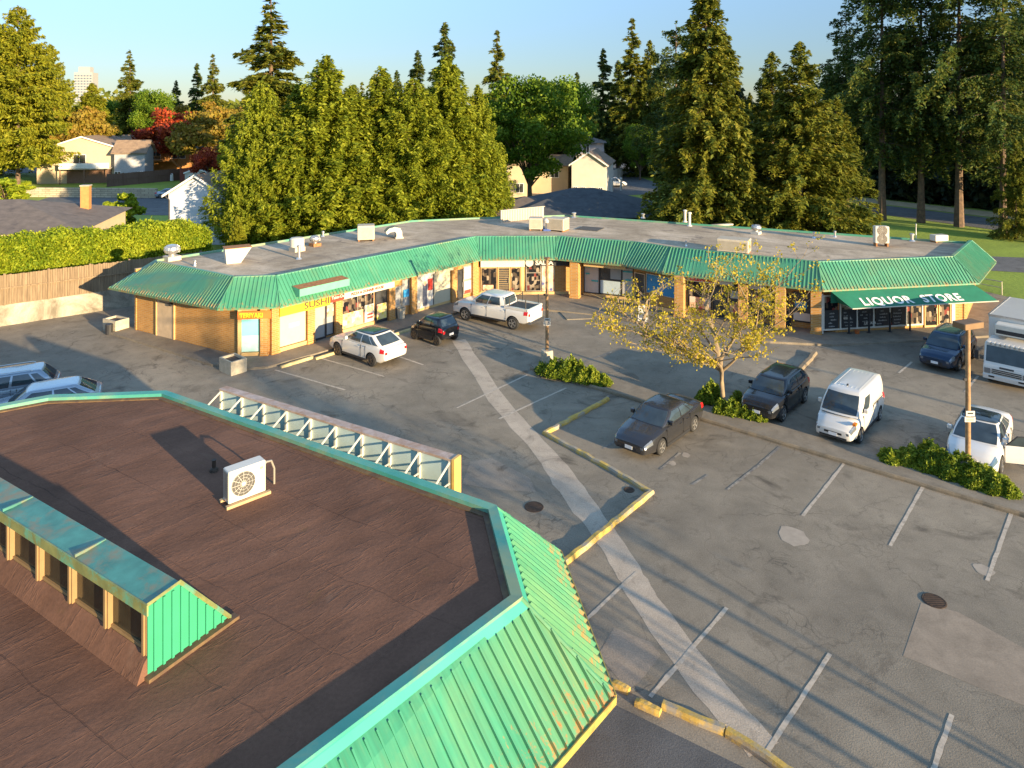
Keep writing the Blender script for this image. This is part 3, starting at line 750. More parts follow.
# facet 7 : liquor store
f7 = SEG[7]
x0 = local(f7, 824, 334); x1 = local(f7, 929, 330)
window(f7, x0, x1, .3, 2.5, 6, m='shelf', frame='white', t=.09, d=0)
M['script'] = vormat('black_window_film_with_writing', [(0, (.015, .015, .018)), (.7, (.02, .02, .02)), (.93, (.2, .2, .2))], 5, .4)
for k in range(6):
    w = (x1-x0)/6; s = x0+k*w
    fm = MB(); fm.box(s+.14, s+w-.05, .05, .056, .42, 1.55, f7, 0)
    rr = random.Random(k+40)
    for j in range(9):
        a = s+.2+rr.random()*(w-.75); z = .5+(j % 5)*.2; l = rr.uniform(.15, .4)
        q = a
        while q < a+l: ww = rr.uniform(.02, .05); fm.box(q, q+ww, .056, .06, z, z+rr.uniform(.04, .09), f7, 1); q += ww+.02
    if k < 5: fm.build('window_film', [M['black'], M['grey']], strip_e)
mb = MB(); text_into(mb, 'LIQUOR', .2, f7, x0+3.2*(x1-x0)/6-.9, .06, .55, 0, .008, 1.1, .008); text_into(mb, 'SPIRITS', .15, f7, x0+1.2*(x1-x0)/6, .06, .95, 0, .006, 1.1, .008); mb.build('window_lettering', M['white'], strip_e)
door(f7, x1+.1, x1+1.05, 2.35, m='shelf', frame='trim_tan'); window(f7, x1+1.15, x1+2.0, .3, 2.4, 1, m='shelf', frame='trim_tan')
panel(f7, x1+.35, x1+1.9, 1.55, 2.4, M['cream'], 'panel')
for q_ in ((x1+2.05, x1+2.3), (x0-.25, x0)): MB().box(*q_, 0, .1, .13, 2.6, f7).build('trim', M['white'], strip_e)
# awning
aw = empty('awning', f7.P(5, 1.0, 2.2), 0, 'sloping green fabric awning with white LIQUOR STORE lettering', 'awning')
E7 = Frame(P7, P8)
def awp(s, v): return E7.P(s, -.04+v*1.35, 2.86-v*.72)
sA, sB = .55, E7.L-.35
mb = MB(); n = 12
vs = [awp(sA+(sB-sA)*i/n+(.5*v if i == 0 else (.5*v if i == n else 0)), v) for v in (0, .5, 1) for i in range(n+1)]
fs = [(r*(n+1)+i, r*(n+1)+i+1, (r+1)*(n+1)+i+1, (r+1)*(n+1)+i) for r in range(2) for i in range(n)]
mb.add(vs, fs); 
mb.add([awp(sA, 0), awp(sA+.5, 1), E7.P(sA+.5, -.04, 2.14), E7.P(sA, -.04, 2.14)], [(0, 1, 2, 3)])
M['awning'] = simple('green_awning_fabric', (.012, .14, .075), .7, 0, .12, 2)
cloth = mb.build('canopy', M['awning'], aw)
mb = MB(); a = awp(sA+.5, 1); b = awp(sB+.5, 1); mb.tube([a, b], .035, 6)
for i in range(5): s = sA+.5+(sB-sA-.2)*i/4; mb.tube([awp(s, 1), E7.P(s, -.5, 2.2)], .02, 5)
mb.build('frame', M['unit'], aw)
mb = MB(); t_s = sA+1.1
cu_f = MB(); text_into(cu_f, 'LIQUOR', .7, ID, 0, 0, 0, 0, .022, 1.22, .0, spacing=1.12)
w1 = max(v[0] for v in cu_f.v); cu2 = MB(); text_into(cu2, 'STORE', .7, ID, 0, 0, 0, 0, .022, 1.22, .0, spacing=1.12)
def onawn(src, s0):
    vs = []
    for (x, y, z) in src.v:
        vv = .86-(z/ .7)*.56; p = awp(s0+x+.3, vv); vs.append((p[0]+E7.n[0]*.012, p[1]+E7.n[1]*.012, p[2]+.025))
    mb.add(vs, [list(reversed(f)) for f in src.f])
M['letters'] = simple('white_awning_letters', (.74, .71, .64), .6, 0, .03)
onawn(cu_f, t_s); mb.build('lettering', M['letters'], aw); mb = MB(); onawn(cu2, t_s+w1+.65); mb.build('lettering', M['letters'], aw)
# bollards
for k, px in enumerate((849, 869, 890, 910)):
    x, y = G(px, (333.5, 332.7, 331.7, 330.7)[k], .13); e = empty('bollard', (x, y, .13), 0, ['leftmost', 'second from left', 'third from left', 'rightmost'][k]+' slim black metal post outside the dark shop windows', 'bollard', 'black posts before the windows')
    MB().lathe((0, 0, 0), [(.06, 0), (.06, 1.15), (.05, 1.2), (.02, 1.22)], 10).build('post', M['black'], e, local=True)
    MB().lathe((0, 0, 0), [(.13, 0), (.13, .02), (.07, .03)], 12).build('base_plate', M['black'], e, local=True)
# facet 8 and box sign on skirt roof over sushi
E2 = Frame(P2, P3)
e = empty('roof_sign_box', E2.P(2.8, 0, 3.3), 0, 'pale green metal light box with rusty top on the skirt roof above the yellow sign', 'sign box')
mb = MB(); s0, s1 = 1.15, 4.6
mb.add([E2.P(s0, -.2, 3.22), E2.P(s1, -.2, 3.22), E2.P(s1, .12, 3.3), E2.P(s0, .12, 3.3), E2.P(s0, -.7, 3.78), E2.P(s1, -.7, 3.78), E2.P(s1, .12, 3.72), E2.P(s0, .12, 3.72)], [(0, 3, 2, 1), (0, 1, 5, 4), (1, 2, 6, 5), (2, 3, 7, 6), (3, 0, 4, 7)])
mb.build('housing', M['green_pale'] if 'green_pale' in M else simple('pale_green_enamel', (.14, .45, .27), .5, 0, .1, 2), e)
MB().add([E2.P(s0, -.7, 3.785), E2.P(s1, -.7, 3.785), E2.P(s1, .12, 3.725), E2.P(s0, .12, 3.725)], [(0, 3, 2, 1)]).build('top_plate', M['rust'], e)
# ------------------------------------------------------------------ near building (we look down on its roof)
def brown_roof():
    m, nt, p, o = nodes('brown_roof_membrane'); co = coords(nt)
    n1 = noise(nt, co, .35, 7, .6, .5)
    col = ramp(nt, n1, [(.3, (.125, .064, .041)), (.7, (.18, .093, .06))])
    w = coords(nt, (1.0, 2.0, 1), rot=(0, 0, R(-40)))
    n2 = noise(nt, w, .7, 5, .5, .35); n3 = noise(nt, co, 14, 4, .7)
    col = mix(nt, .5, col, ramp(nt, n2, [(.3, .36), (.7, .64)]), 'OVERLAY')
    col = mix(nt, .35, col, ramp(nt, n3, [(.3, .3), (.7, .7)]), 'OVERLAY')
    # sheets of felt laid side by side: dark lapped seams
    b = N(nt, 'ShaderNodeTexBrick'); mp = coords(nt, (1, 1, 1), rot=(0, 0, R(31)))
    dn = noise(nt, co, .8, 4); vm = N(nt, 'ShaderNodeVectorMath', operation='ADD'); cb = N(nt, 'ShaderNodeCombineXYZ')
    nt.links.new(math_(nt, 'MULTIPLY', dn, .4), cb.inputs[1]); nt.links.new(mp, vm.inputs[0]); nt.links.new(cb.outputs[0], vm.inputs[1])
    nt.links.new(vm.outputs[0], b.inputs['Vector']); b.inputs['Scale'].default_value = 1
    b.inputs['Brick Width'].default_value = 7.5; b.inputs['Row Height'].default_value = 1.55; b.inputs['Mortar Size'].default_value = .018; b.inputs['Mortar Smooth'].default_value = .3
    b.offset = .37
    seam = math_(nt, 'MULTIPLY', b.outputs['Fac'], ramp(nt, noise(nt, co, .5, 4), [(.45, 0.0), (.65, .38)]))
    col = mix(nt, seam, col, (.022, .013, .012))
    col = mix(nt, ramp(nt, noise(nt, co, .45, 6, .7, .5), [(.6, 0.0), (.78, .5)]), col, (.3, .2, .14))
    # moss by the edges of the skylight
    col = mix(nt, ramp(nt, noise(nt, co, .9, 8, .75), [(.62, 0.0), (.72, .35)]), col, (.09, .075, .02))
    setc(nt, p, col); p.inputs['Roughness'].default_value = .9; p.inputs['Specular IOR Level'].default_value = .12
    wr_ = coords(nt, (.9, 4.5, 1), rot=(0, 0, R(-47))); wk = ramp(nt, noise(nt, wr_, 1.1, 3, .5, .3), [(.56, 0.0), (.6, 1.0), (.64, .2)])
    n2 = math_(nt, 'ADD', n2, math_(nt, 'MULTIPLY', wk, .12))
    h = math_(nt, 'ADD', math_(nt, 'ADD', math_(nt, 'MULTIPLY', n2, 1.6), math_(nt, 'MULTIPLY', n3, .25)), math_(nt, 'MULTIPLY', b.outputs['Fac'], -.8))
    bump(nt, p, h, .4, .045); return m
M['brownroof'] = brown_roof()
nb = empty('near_building', (-8, 12, 0), 0, 'near building with brown felt roof and bright turquoise seamed metal skirt', 'building')
K = [(-30, 13.7), (-16.5, 22.5), (-15.35, 23.25), (-11.69, 23.6), (-.41, 16.75), (.156, 13.65)]
K.append((K[5][0]-.683*19, K[5][1]-.73*19))
FE = [(-30.8, 14.9), (-17.2, 23.8), (-15.7, 24.7), (-11.3, 25.1), (1.18, 17.5), (1.9, 13.2)]
FE.append((FE[5][0]-.66*20, FE[5][1]-.752*20))
ZK, ZN, ZNE = 4.5, 4.36, 2.95
rp = K+[(-30, -6)]
MB().poly([(x, y, ZN) for x, y in reversed(rp)]).build('flat_roof', M['brownroof'], nb)
def gseg(i, m, name='roof_skirt', vmax=1.0, rh=.05):
    # orientation: interior must be on the left of the direction e0->e1
    a, b, c, d = FE[i+1], FE[i], K[i+1], K[i]
    mb = MB(); 
    P, L, s0, s1 = mansard(mb, a, b, c, d, ZNE, ZK-.02, .225, .055, .07, 0, .895)
    fr = Frame(a, b); mb.box(0, fr.L, -.02, .05, ZNE-.1, ZNE+.012, fr)
    return mb, P
M['green_near'] = green_metal('turquoise_standing_seam_skirt', (.05, .33, .18), (.07, .39, .22), .95, 2.95, .9, (.13, .33, .15))
M['drip'] = simple('rusty_yellow_drip_edge', (.3, .26, .06), .7, 0, .3, 5, (.35, .15, .04), (.5, .65))
for i in range(6):
    mb, P = gseg(i, None)
    hipcap(mb, FE[i+1], K[i+1], ZNE, ZK-.02, .09) if i < 5 else None
    _fr = Frame(FE[i+1], FE[i]); mb.build('roof_skirt', green_metal('turquoise_seam_skirt', (.03, .205, .11), (.048, .26, .145), .95, 2.95, .9, (.11, .26, .12), math.atan2(_fr.u[1], _fr.u[0])), nb)
# smooth flashing band at the top of the skirt and drip edge
for i in (3, 4, 5):
    a, b, c, d = FE[i+1], FE[i], K[i+1], K[i]
    def L_(p, q, t): return (p[0]+(q[0]-p[0])*t, p[1]+(q[1]-p[1])*t)
    t = .9; o = .022
    fr = Frame(a, b); no = (fr.n[0]*.7, fr.n[1]*.7)
    def PP(p, z): return (p[0]+no[0]*o, p[1]+no[1]*o, z+o*.75)
    zt = ZNE+(ZK-.02-ZNE)*t
    a2, b2 = L_(a, c, t), L_(b, d, t)
    MB().add([PP(a2, zt), PP(b2, zt), PP(d, ZK-.02), PP(c, ZK-.02), (*a2, zt), (*b2, zt)], [(0, 1, 2, 3), (4, 5, 1, 0)]).build('flashing', M['green_near_side'], nb)
    MB().box(-.01, fr.L+.01, .052, .075, ZNE-.13, ZNE+.02, fr).build('drip_edge', M['drip'], nb)
mb = MB()
# coping as one mitred strip
def offs(pts, o):
    q = []
    for i, p in enumerate(pts):
        ns = []
        for a, b in ((i-1, i), (i, i+1)):
            if a < 0 or b >= len(pts): continue
            dx, dy = pts[b][0]-pts[a][0], pts[b][1]-pts[a][1]; l = math.hypot(dx, dy); ns.append((dy/l, -dx/l))
        nx, ny = sum(n[0] for n in ns)/len(ns), sum(n[1] for n in ns)/len(ns); k = o/(nx*nx+ny*ny)
        q.append((p[0]+nx*k, p[1]+ny*k))
    return q
def coping(pts, wi, wo, z0, z1, m, name, parent):
    A = offs(pts, wi); B = offs(pts, wo); mb = MB(); n = len(pts); vs = []
    for a, b in zip(A, B): vs += [(*a, z0), (*a, z1), (*b, z1-.02), (*b, z0)]
    fs = []
    for i in range(n-1):
        for k in range(4): fs.append((i*4+k, i*4+(k+1) % 4, i*4+4+(k+1) % 4, i*4+4+k))
    mb.add(vs, fs+[(0, 1, 2, 3), (n*4-1, n*4-2, n*4-3, n*4-4)]); return mb.build(name, m, parent)
coping(K, -.05, .17, ZN+.02, ZK+.03, M['coping'], 'coping', nb)
M['cant'] = simple('mossy_upstand', (.13, .08, .035), .8, 0, .3, 4, (.09, .05, .03), (.45, .6))
coping(K, .172, .3, ZN-.05, ZN+.05, M['cant'], 'upstand', nb)
WN = [(x, y) for x, y in offs(FE, 1.25)]
mb = MB()
for a, b in zip(WN[:-1], WN[1:]):
    fr = Frame(b, a); mb.box(0, fr.L, -.2, 0, 0, ZNE-.06, fr)
mb.build('wall', M['brick'], nb)
mb = MB()
for i in range(6): mb.poly([(*FE[i], ZNE-.11), (*FE[i+1], ZNE-.11), (*WN[i+1], ZNE-.11), (*WN[i], ZNE-.11)])
mb.build('soffit', M['soffit'], nb)
# clerestory
sk = empty('clerestory', (-10, 14, ZN), 0, 'raised row of roof windows with weathered turquoise top and ribbed triangular end', 'roof window')
A = (-6.13, 11.96); B = (A[0]-.853*15, A[1]+.522*15)
cf = Frame(B, A); L = cf.L     # s grows towards A ; outward (d+) = towards camera-left-down
ZT = 5.62
M['weathered'] = simple('weathered_turquoise_top', (.06, .21, .17), .5, .1, .25, 2.6, (.2, .17, .1), (.46, .64))
M['fascia_y'] = simple('mossy_fascia', (.2, .21, .07), .7, 0, .3, 3, (.12, .32, .2), (.5, .6))
mb = MB(); mb.add([cf.P(0, .12, ZT), cf.P(L+.06, .12, ZT), cf.P(L+.06, -.47, ZT+.06), cf.P(0, -.47, ZT+.06)], [(0, 1, 2, 3)])
mb.add([cf.P(0, -.47, ZT+.06), cf.P(L+.06, -.47, ZT+.06), cf.P(L+.06, -1.5, ZN+.03), cf.P(0, -1.5, ZN+.03)], [(0, 1, 2, 3)])
for s in (L-2.35, L-5.2, L-8.0, L-10.8): mb.box(s, s+.04, -.46, .11, ZT+.02, ZT+.075, cf)
mb.build('roof', M['weathered'], sk)
MB().box(0, L+.06, .12, .15, ZT-.17, ZT+.02, cf).build('fascia', M['fascia_y'], sk)
mb = MB()
for k in range(12):
    s = L-1.22*k-(.03 if k == 0 else 0)
    mb.box(s-.14, s, .0, .10, 4.72, ZT-.17, cf); mb.box(s-.10, s-.04, .10, .13, 4.72, ZT-.17, cf)
mb.box(0, L-.2, .0, .05, 4.72, 4.78, cf)
M['post_tan'] = simple('tan_mullion', (.27, .17, .075), .6, 0, .1); mb.build('mullion', M['post_tan'], sk)
M['smoked'] = glass('smoked_glass', (.035, .03, .018), .12, .5)
for k in range(12):
    s = L-1.22*k
    MB().box(s-1.22, s-.14, -.03, .01, 4.76, ZT-.17, cf).build('pane', M['smoked'], sk)
mb = MB(); mb.add([cf.P(0, .06, 4.73), cf.P(L-.02, .06, 4.73), cf.P(L-.02, .16, 4.62), cf.P(0, .16, 4.62), cf.P(L+.02, .3, ZN+.005), cf.P(0, .3, ZN+.005)], [(0, 3, 2, 1), (3, 5, 4, 2)]); mb.add([cf.P(L-.02, .06, 4.73), cf.P(L-.02, .16, 4.62), cf.P(L+.02, .3, ZN+.005), cf.P(L, -.02, ZN+.005), cf.P(L, 0, 4.73)], [(0, 1, 2, 3, 4)])
mb.build('upstand', M['brownroof'], sk)
# end : ribbed sheet
mb = MB(); mb.add([cf.P(L, .1, ZN+.05), cf.P(L, .1, ZT), cf.P(L, -.47, ZT+.05), cf.P(L, -1.47, ZN+.05)], [(3, 2, 1, 0)])
k = .02
while k < 1.5:
    zt = ZT if k < .47 else ZT+.05-(k-.47)/1.0*(ZT-ZN)
    if zt-ZN > .1: mb.box(L, L+.035, -k-.022, -k+.022, ZN+.05, zt-.03, cf)
    k += .165
M['ribend'] = simple('bright_turquoise_sheet', (.035, .28, .15), .5, 0, .05, 2); mb.build('end_panel', M['ribend'], sk)
mb = MB(); mb.tube([cf.P(L+.03, .13, ZT), cf.P(L+.03, -.47, ZT+.06), cf.P(L+.03, -1.5, ZN+.06)], .035, 4)
mb.build('edge_trim', M['fascia_y'], sk)
mb = MB(); mb.box(L-.02, L+.14, -1.62, .16, ZN-.02, ZN+.06, cf); mb.build('base_strip', M['cant'], sk)
# sign seen from behind on the far edge
sf = Frame((-1.61, 18.75), (-9.79, 23.5)); ss = empty('roof_sign', (-5.7, 21, 3.4), 0, 'long sign box seen from behind, braced to the roof edge with triangular struts', 'sign')
L = sf.L
M['signback'] = simple('translucent_sign_back', (.42, .5, .47), .4, 0, .08, 2); M['strut'] = simple('pale_strut', (.62, .57, .47), .5, .2, .1)
MB().box(0, L, .02, .2, 3.35, 4.6, sf).build('panel', M['signback'], ss)
mb = MB(); mb.box(-.03, L, -.05, .24, 4.6, 4.66, sf); mb.build('top_rail', simple('rusty_pink_rail', (.45, .34, .28), .6, .2, .2, 4, (.35, .2, .12)), ss)
MB().box(-.12, -.03, -.06, .26, 3.35, 4.68, sf).build('end_cap', simple('orange_end_cap', (.62, .38, .1), .5), ss)
ts = [0.05+k*(L-.1)/9 for k in range(10)]
for t in ts:
    mb = MB(); mb.box(t-.035, t+.035, -.05, .02, 3.4, 4.6, sf); mb.tube([sf.P(t, -.03, 4.56), sf.P(t+.1, -.95, 3.95)], .028, 5); mb.tube([sf.P(t, -.03, 4.0), sf.P(t+.1, -.95, 3.95)], .022, 5); mb.build('strut', M['strut'], ss)
# mini split unit on the brown roof
def fan_grille(mb, cx, cz, r, y, mi=0):
    for k in range(1, 5):
        rr_ = r*k/4; pts = [(cx+rr_*math.cos(a), y, cz+rr_*math.sin(a)) for a in [i*math.pi/12 for i in range(25)]]
        mb.tube(pts, .004, 4, mi)
    for i in range(12):
        a = i*math.pi/6; mb.tube([(cx, y, cz), (cx+r*math.cos(a), y, cz+r*math.sin(a))], .005, 3, mi)
u0 = (-6.87, 16.97); ang = math.atan2(.63, .68)
ac = empty('air_conditioner', (u0[0], u0[1], ZN), ang, 'white outdoor air conditioner with one round fan standing on the brown roof', 'air conditioner')
MB().bbox(0, .93, 0, .36, .08, .84, .02).build('casing', M['unit_white'], ac, local=True)
mb = MB(); mb.tube([(.36, -.012, .46), (.36, .002, .46)], .29, 28); mb.build('fan_opening', simple('fan_shadow_grey', (.07, .066, .06), .6), ac, local=True)
mb = MB(); fan_grille(mb, .36, .46, .29, -.022); mb.build('grille', M['unit_white'], ac, local=True)
MB().tube([(.36, -.03, .46), (.36, -.02, .46)], .05, 12).build('badge', M['unit_white'], ac, local=True)
mb = MB(); mb.box(-.004, 0, .04, .32, .14, .78); [mb.box(-.008, -.004, .05, .31, .16+i*.05, .17+i*.05) for i in range(12)]; mb.build('side_louvre', M['alu'], ac, local=True)
mb = MB(); mb.box(.78, .86, -.006, 0, .66, .72); mb.build('handle', M['alu'], ac, local=True)
mb = MB(); mb.box(-.08, 1.02, -.1, .0, 0, .07); mb.box(-.08, 1.02, .3, .4, 0, .07); mb.build('sleeper', simple('timber_sleeper', (.4, .27, .14), .8), ac, local=True)
mb = MB(); mb.tube([(.93, .2, .62), (1.05, .25, .66), (1.2, .3, .62), (1.28, .3, .4), (1.28, .3, .0)], .028, 8); mb.build('pipe', M['alu'], ac, local=True)
mb = MB(); mb.lathe((0, 0, 0), [(.12, 0), (.1, .06), (.05, .1), (.05, .28), (.07, .3)], 12); v = mb.build('roof_vent', M['rustdark'], None, local=True)
x, y = G(214, 471, ZN); v.location = (x, y, ZN); tag(v, 'small grey roof vent in the shadow of the white air conditioner', 'vent')

# ------------------------------------------------------------------ equipment on the far roof
def at(px, py, z=ZF): x, y = G(px, py, z); return (x, y, z)
GRP = 'equipment on the strip roof'
def turbine(px, py, label, s=1.0, base='unit'):
    e = empty('turbine_vent', at(px, py), R(49), label, 'roof vent', GRP)
    MB().box(-.42*s, .42*s, -.42*s, .42*s, 0, .28*s).build('kerb', M[base], e, local=True)
    mb = MB(); n = 14; pr = [(.22, .28), (.22, .4), (.42, .5), (.5, .68), (.46, .85), (.3, .98), (.08, 1.03)]
    mb.lathe((0, 0, 0), [(r*s, h*s) for r, h in pr], 20)
    for i in range(20):
        a = i*math.pi/10; mb.tube([(r*s*1.03*math.cos(a+h*.5), r*s*1.03*math.sin(a+h*.5), h*s) for r, h in pr[2:6]], .012, 3)
    mb.build('vane_head', M['steel'], e, local=True, smooth=30)
turbine(172, 260, 'steel ball vent on a pale square base at the left end of the strip roof')
turbine(315, 246, 'steel ball vent on a rusty orange base behind the two pale pipes', .75, 'rust')
turbine(756, 234, 'whitish ball vent behind the tree top on the strip roof', .75, 'unit_white')
# scoop vent
e = empty('scoop_vent', at(234, 262), R(30), 'white tapered box vent with rusty lid at the left part of the strip roof', 'roof vent', GRP)
mb = MB(); mb.add([(-.5, -.45, 0), (.35, -.45, 0), (.35, .45, 0), (-.5, .45, 0), (-.6, -.5, .95), (1.0, -.5, .95), (1.0, .5, .95), (-.6, .5, .95)], [(0, 3, 2, 1), (0, 1, 5, 4), (1, 2, 6, 5), (2, 3, 7, 6), (3, 0, 4, 7)]); mb.build('body', M['unit_white'], e, local=True)
MB().box(-.63, 1.03, -.53, .53, .95, .99).build('lid', M['rust'], e, local=True)
e = empty('exhaust_fan', at(297, 251), R(49), 'white cylindrical exhaust fan on a pale kerb on the strip roof', 'roof vent', GRP)
MB().box(-.4, .4, -.4, .4, 0, .3).build('kerb', M['unit'], e, local=True); MB().lathe((0, 0, 0), [(.5, .32), (.5, .85), (.42, .93), (.1, .97)], 18).build('drum', M['unit_white'], e, local=True, smooth=30)
def pipe(px, py, h, r, label, m='steel'):
    e = empty('vent_pipe', at(px, py), 0, label, 'vent pipe', GRP)
    MB().lathe((0, 0, 0), [(r*2, 0), (r*1.6, .06), (r, .12), (r, h)], 10).build('tube', M[m], e, local=True, smooth=30)
    MB().lathe((0, 0, 0), [(r*1.5, h), (r*1.5, h+.1), (r*.5, h+.14)], 10).build('cap', M[m], e, local=True)
pipe(299, 259, .8, .1, 'tall pale vent pipe directly in front of the white cylindrical exhaust fan'); pipe(195, 266, .25, .06, 'short pipe to the right of the leftmost ball vent')
pipe(685, 222, .95, .12, 'left one of two thin white pipes near the rear edge of the strip roof', 'unit_white'); pipe(689.5, 226, 1.05, .12, 'right one of two thin white pipes near the rear edge of the strip roof', 'unit_white')
pipe(574, 217.5, .35, .14, 'short stubby pipe at the rear edge right of the roof air units'); pipe(643, 218, .3, .12, 'short pipe alone on the rear edge in the middle of the strip roof')
pipe(814, 238, .35, .07, 'left short pipe on the right part of the strip roof'); pipe(835, 237, .35, .07, 'right short pipe on the right part of the strip roof')
pipe(916, 240, 1.1, .035, 'very thin upright pipe between the double fan unit and the pale box'); pipe(912, 241, .45, .12, 'small round vent beside the very thin upright pipe')
pipe(686, 246, .25, .05, 'small pipe near the shaded green roof corner'); pipe(323, 236.5, .3, .08, 'small vent right of the rusty based ball vent')
def cube_unit(px, py, w, d, h, ang, label, m='unit', legs=.12, fans=0, louvre=True, name='rooftop_unit'):
    e = empty(name, at(px, py), ang, label, 'air unit', GRP)
    MB().bbox(-w/2, w/2, -d/2, d/2, legs, h, .03).build('casing', M[m], e, local=True)
    mb = MB(); mb.box(-w/2+.05, -w/2+.15, -d/2, d/2, 0, legs); mb.box(w/2-.15, w/2-.05, -d/2, d/2, 0, legs); mb.build('rail', M['rust'], e, local=True)
    if louvre:
        mb = MB(); k = legs+.1
        while k < h-.1: mb.box(-w/2+.08, w/2-.08, -d/2-.02, -d/2+.005, k, k+.025); mb.box(w/2-.005, w/2+.02, -d/2+.08, d/2-.08, k, k+.025); k += .07
        mb.build('louvre', M['alu'], e, local=True)
    for i in range(fans):
        cz = legs+(h-legs)*(i+.5)/fans; mb = MB(); mb.tube([(0, -d/2-.015, cz), (0, -d/2+.005, cz)], w*.36, 20); mb.build('fan', simple('fan_dark', (.16, .13, .1), .6), e, local=True)
        mb = MB(); fan_grille(mb, 0, cz, w*.36, -d/2-.03); mb.build('grille', M[m], e, local=True)
    return e
cube_unit(366, 240, 1.25, 1.1, 1.15, R(12), 'square pale air unit left of the curved grey duct')
e = empty('curved_duct', at(394, 238), R(20), 'grey curved gooseneck duct right of the square pale air unit', 'duct', GRP)
mb = MB(); pr = [(-.7, .55), (-.45, .8), (0, .9), (.4, .8), (.55, .5), (.58, 0)]
vs = []; 
for x, z in pr: vs += [(x, -.4, z), (x, .4, z)]
pi = [(-.6, .35), (-.35, .52), (0, .55), (.1, .45), (.12, .3), (.12, 0)]
for x, z in pi: vs += [(x, -.4, z), (x, .4, z)]
fs = []
for i in range(5): fs += [(i*2, i*2+1, i*2+3, i*2+2), (12+i*2, 12+i*2+2, 12+i*2+3, 12+i*2+1), (i*2, i*2+2, 12+i*2+2, 12+i*2), (i*2+1, 12+i*2+1, 12+i*2+3, i*2+3)]
mb.add(vs, fs); mb.build('duct_body', M['steel'], e, local=True); MB().box(.05, .65, -.45, .45, 0, .12).build('kerb', M['unit'], e, local=True)
cube_unit(536, 229.5, 1.1, 1.2, 1.0, R(-5), 'left boxy air unit of the pair by the inner roof corner', 'unit')
cube_unit(558, 230.5, 1.5, 1.2, 1.05, R(-28), 'right larger tan air unit of the pair by the inner roof corner', 'unit')
e = empty('exhaust_fan', at(547, 230.5), 0, 'small white domed fan between the two boxy air units', 'roof vent', GRP)
MB().lathe((0, 0, 0), [(.15, 0), (.15, .6), (.3, .65), (.32, .85), (.2, 1.0), (.05, 1.05)], 14).build('drum', M['unit_white'], e, local=True, smooth=30); MB().box(-.3, .3, -.3, .3, 0, .15).build('kerb', colour('blue_tarp', (.06, .1, .3)), e, local=True)
cube_unit(734, 252, 2.1, 1.3, .95, R(-27), 'wide low air unit behind the tree top on the strip roof', 'unit')
cube_unit(881, 246, .95, .5, 1.45, R(-8), 'tall white unit with two stacked fans on the right part of the strip roof', 'unit_white', .25, 2, False)
cube_unit(939, 242, 1.1, .6, .55, R(10), 'small low pale unit near the right end of the strip roof', 'unit_white')
M['hatchm'] = simple('dark_patch_tarpaper', (.08, .075, .07), .9)
o = MB().box(-.95, .95, -.85, .85, 0, .05).build('roof_hatch', M['hatchm'], None, local=True); o.location = at(590, 229); o.rotation_euler = (0, 0, R(-27)); tag(o, 'flat dark square hatch in the middle of the strip roof', 'hatch')
o = MB().box(-1.0, 1.0, -.2, .2, 0, .12).build('timber_beam', M['unit'], None, local=True); o.location = at(722, 225.5); o.rotation_euler = (0, 0, R(20)); tag(o, 'short pale board lying near the rear edge of the strip roof', 'board')
# corrugated screen on the rear edge
fr = Frame((-1.0, 61.2), (2.9, 63.9)); mb = MB()
for i in range(26): mb.box(i*.18, i*.18+.1, 0, .06, ZF, ZF+1.0, fr)
mb.box(0, fr.L, -.06, 0, ZF, ZF+.98, fr)
e = empty('roof_screen', (1, 62.5, ZF), 0, 'pale corrugated metal screen standing on the rear edge of the strip roof', 'screen'); mb.build('panel', M['unit'], e)
MB().box(-.05, fr.L+.05, -.1, .1, ZF+1.0, ZF+1.06, fr).build('cap_rail', M['alu'], e)

# ------------------------------------------------------------------ lot furniture
for px, py, lab, pl in ((547, 362, 'wooden lamp post at the left tip of the planted median', 1), (968, 477, 'wooden lamp post with box lantern in the juniper bed at the right', 2)):
    x, y = G(px, py); e = empty('lamp_post', (x, y, .1), 0, lab, 'lamp post', 'wooden lamp posts on the median')
    MB().lathe((0, 0, 0), [(.34, 0), (.34, .5), (.3, .58)], 14).build('concrete_base', M['planter'], e, local=True)
    MB().lathe((0, 0, 0), [(.095, .5), (.08, 5.65)], 12).build('post', M['wood_pole'], e, local=True, smooth=30)
    mb = MB(); mb.bbox(*((-.5, .5, -.27, .27, 5.62, 5.84) if pl == 2 else (-.13, .13, -.13, .13, 5.62, 5.72)), .02); o = mb.build('lantern' if pl == 2 else 'cap', M['lampbox'], e, local=True); o.rotation_euler = (0, 0, R(20 if pl == 2 else 60))
    g = pl == 2 and MB().box(-.42, .42, -.2, .2, 5.6, 5.622).build('lens', M['alu'], o, local=True)
    mb = MB(); zz = 1.95 if pl == 1 else 2.05
    mb.box(-.2, .2, -.125, -.11, zz, zz+.2); mb.box(-.15, .18, -.125, -.11, zz+.23, zz+.42); b = mb.build('notice_plate', M['white'], e, local=True)
    mb = MB(); [mb.box(-.15, .15, -.129, -.125, zz+.04+i*.06, zz+.06+i*.06) for i in range(3)]; mb.box(-.1, .12, -.129, -.125, zz+.3, zz+.36); t = mb.build('lettering', M['black'], b, local=True)
    MB().box(-.2, -.1, -.1, .0, 3.6, 3.7).build('junction_box', M['black'], e, local=True)
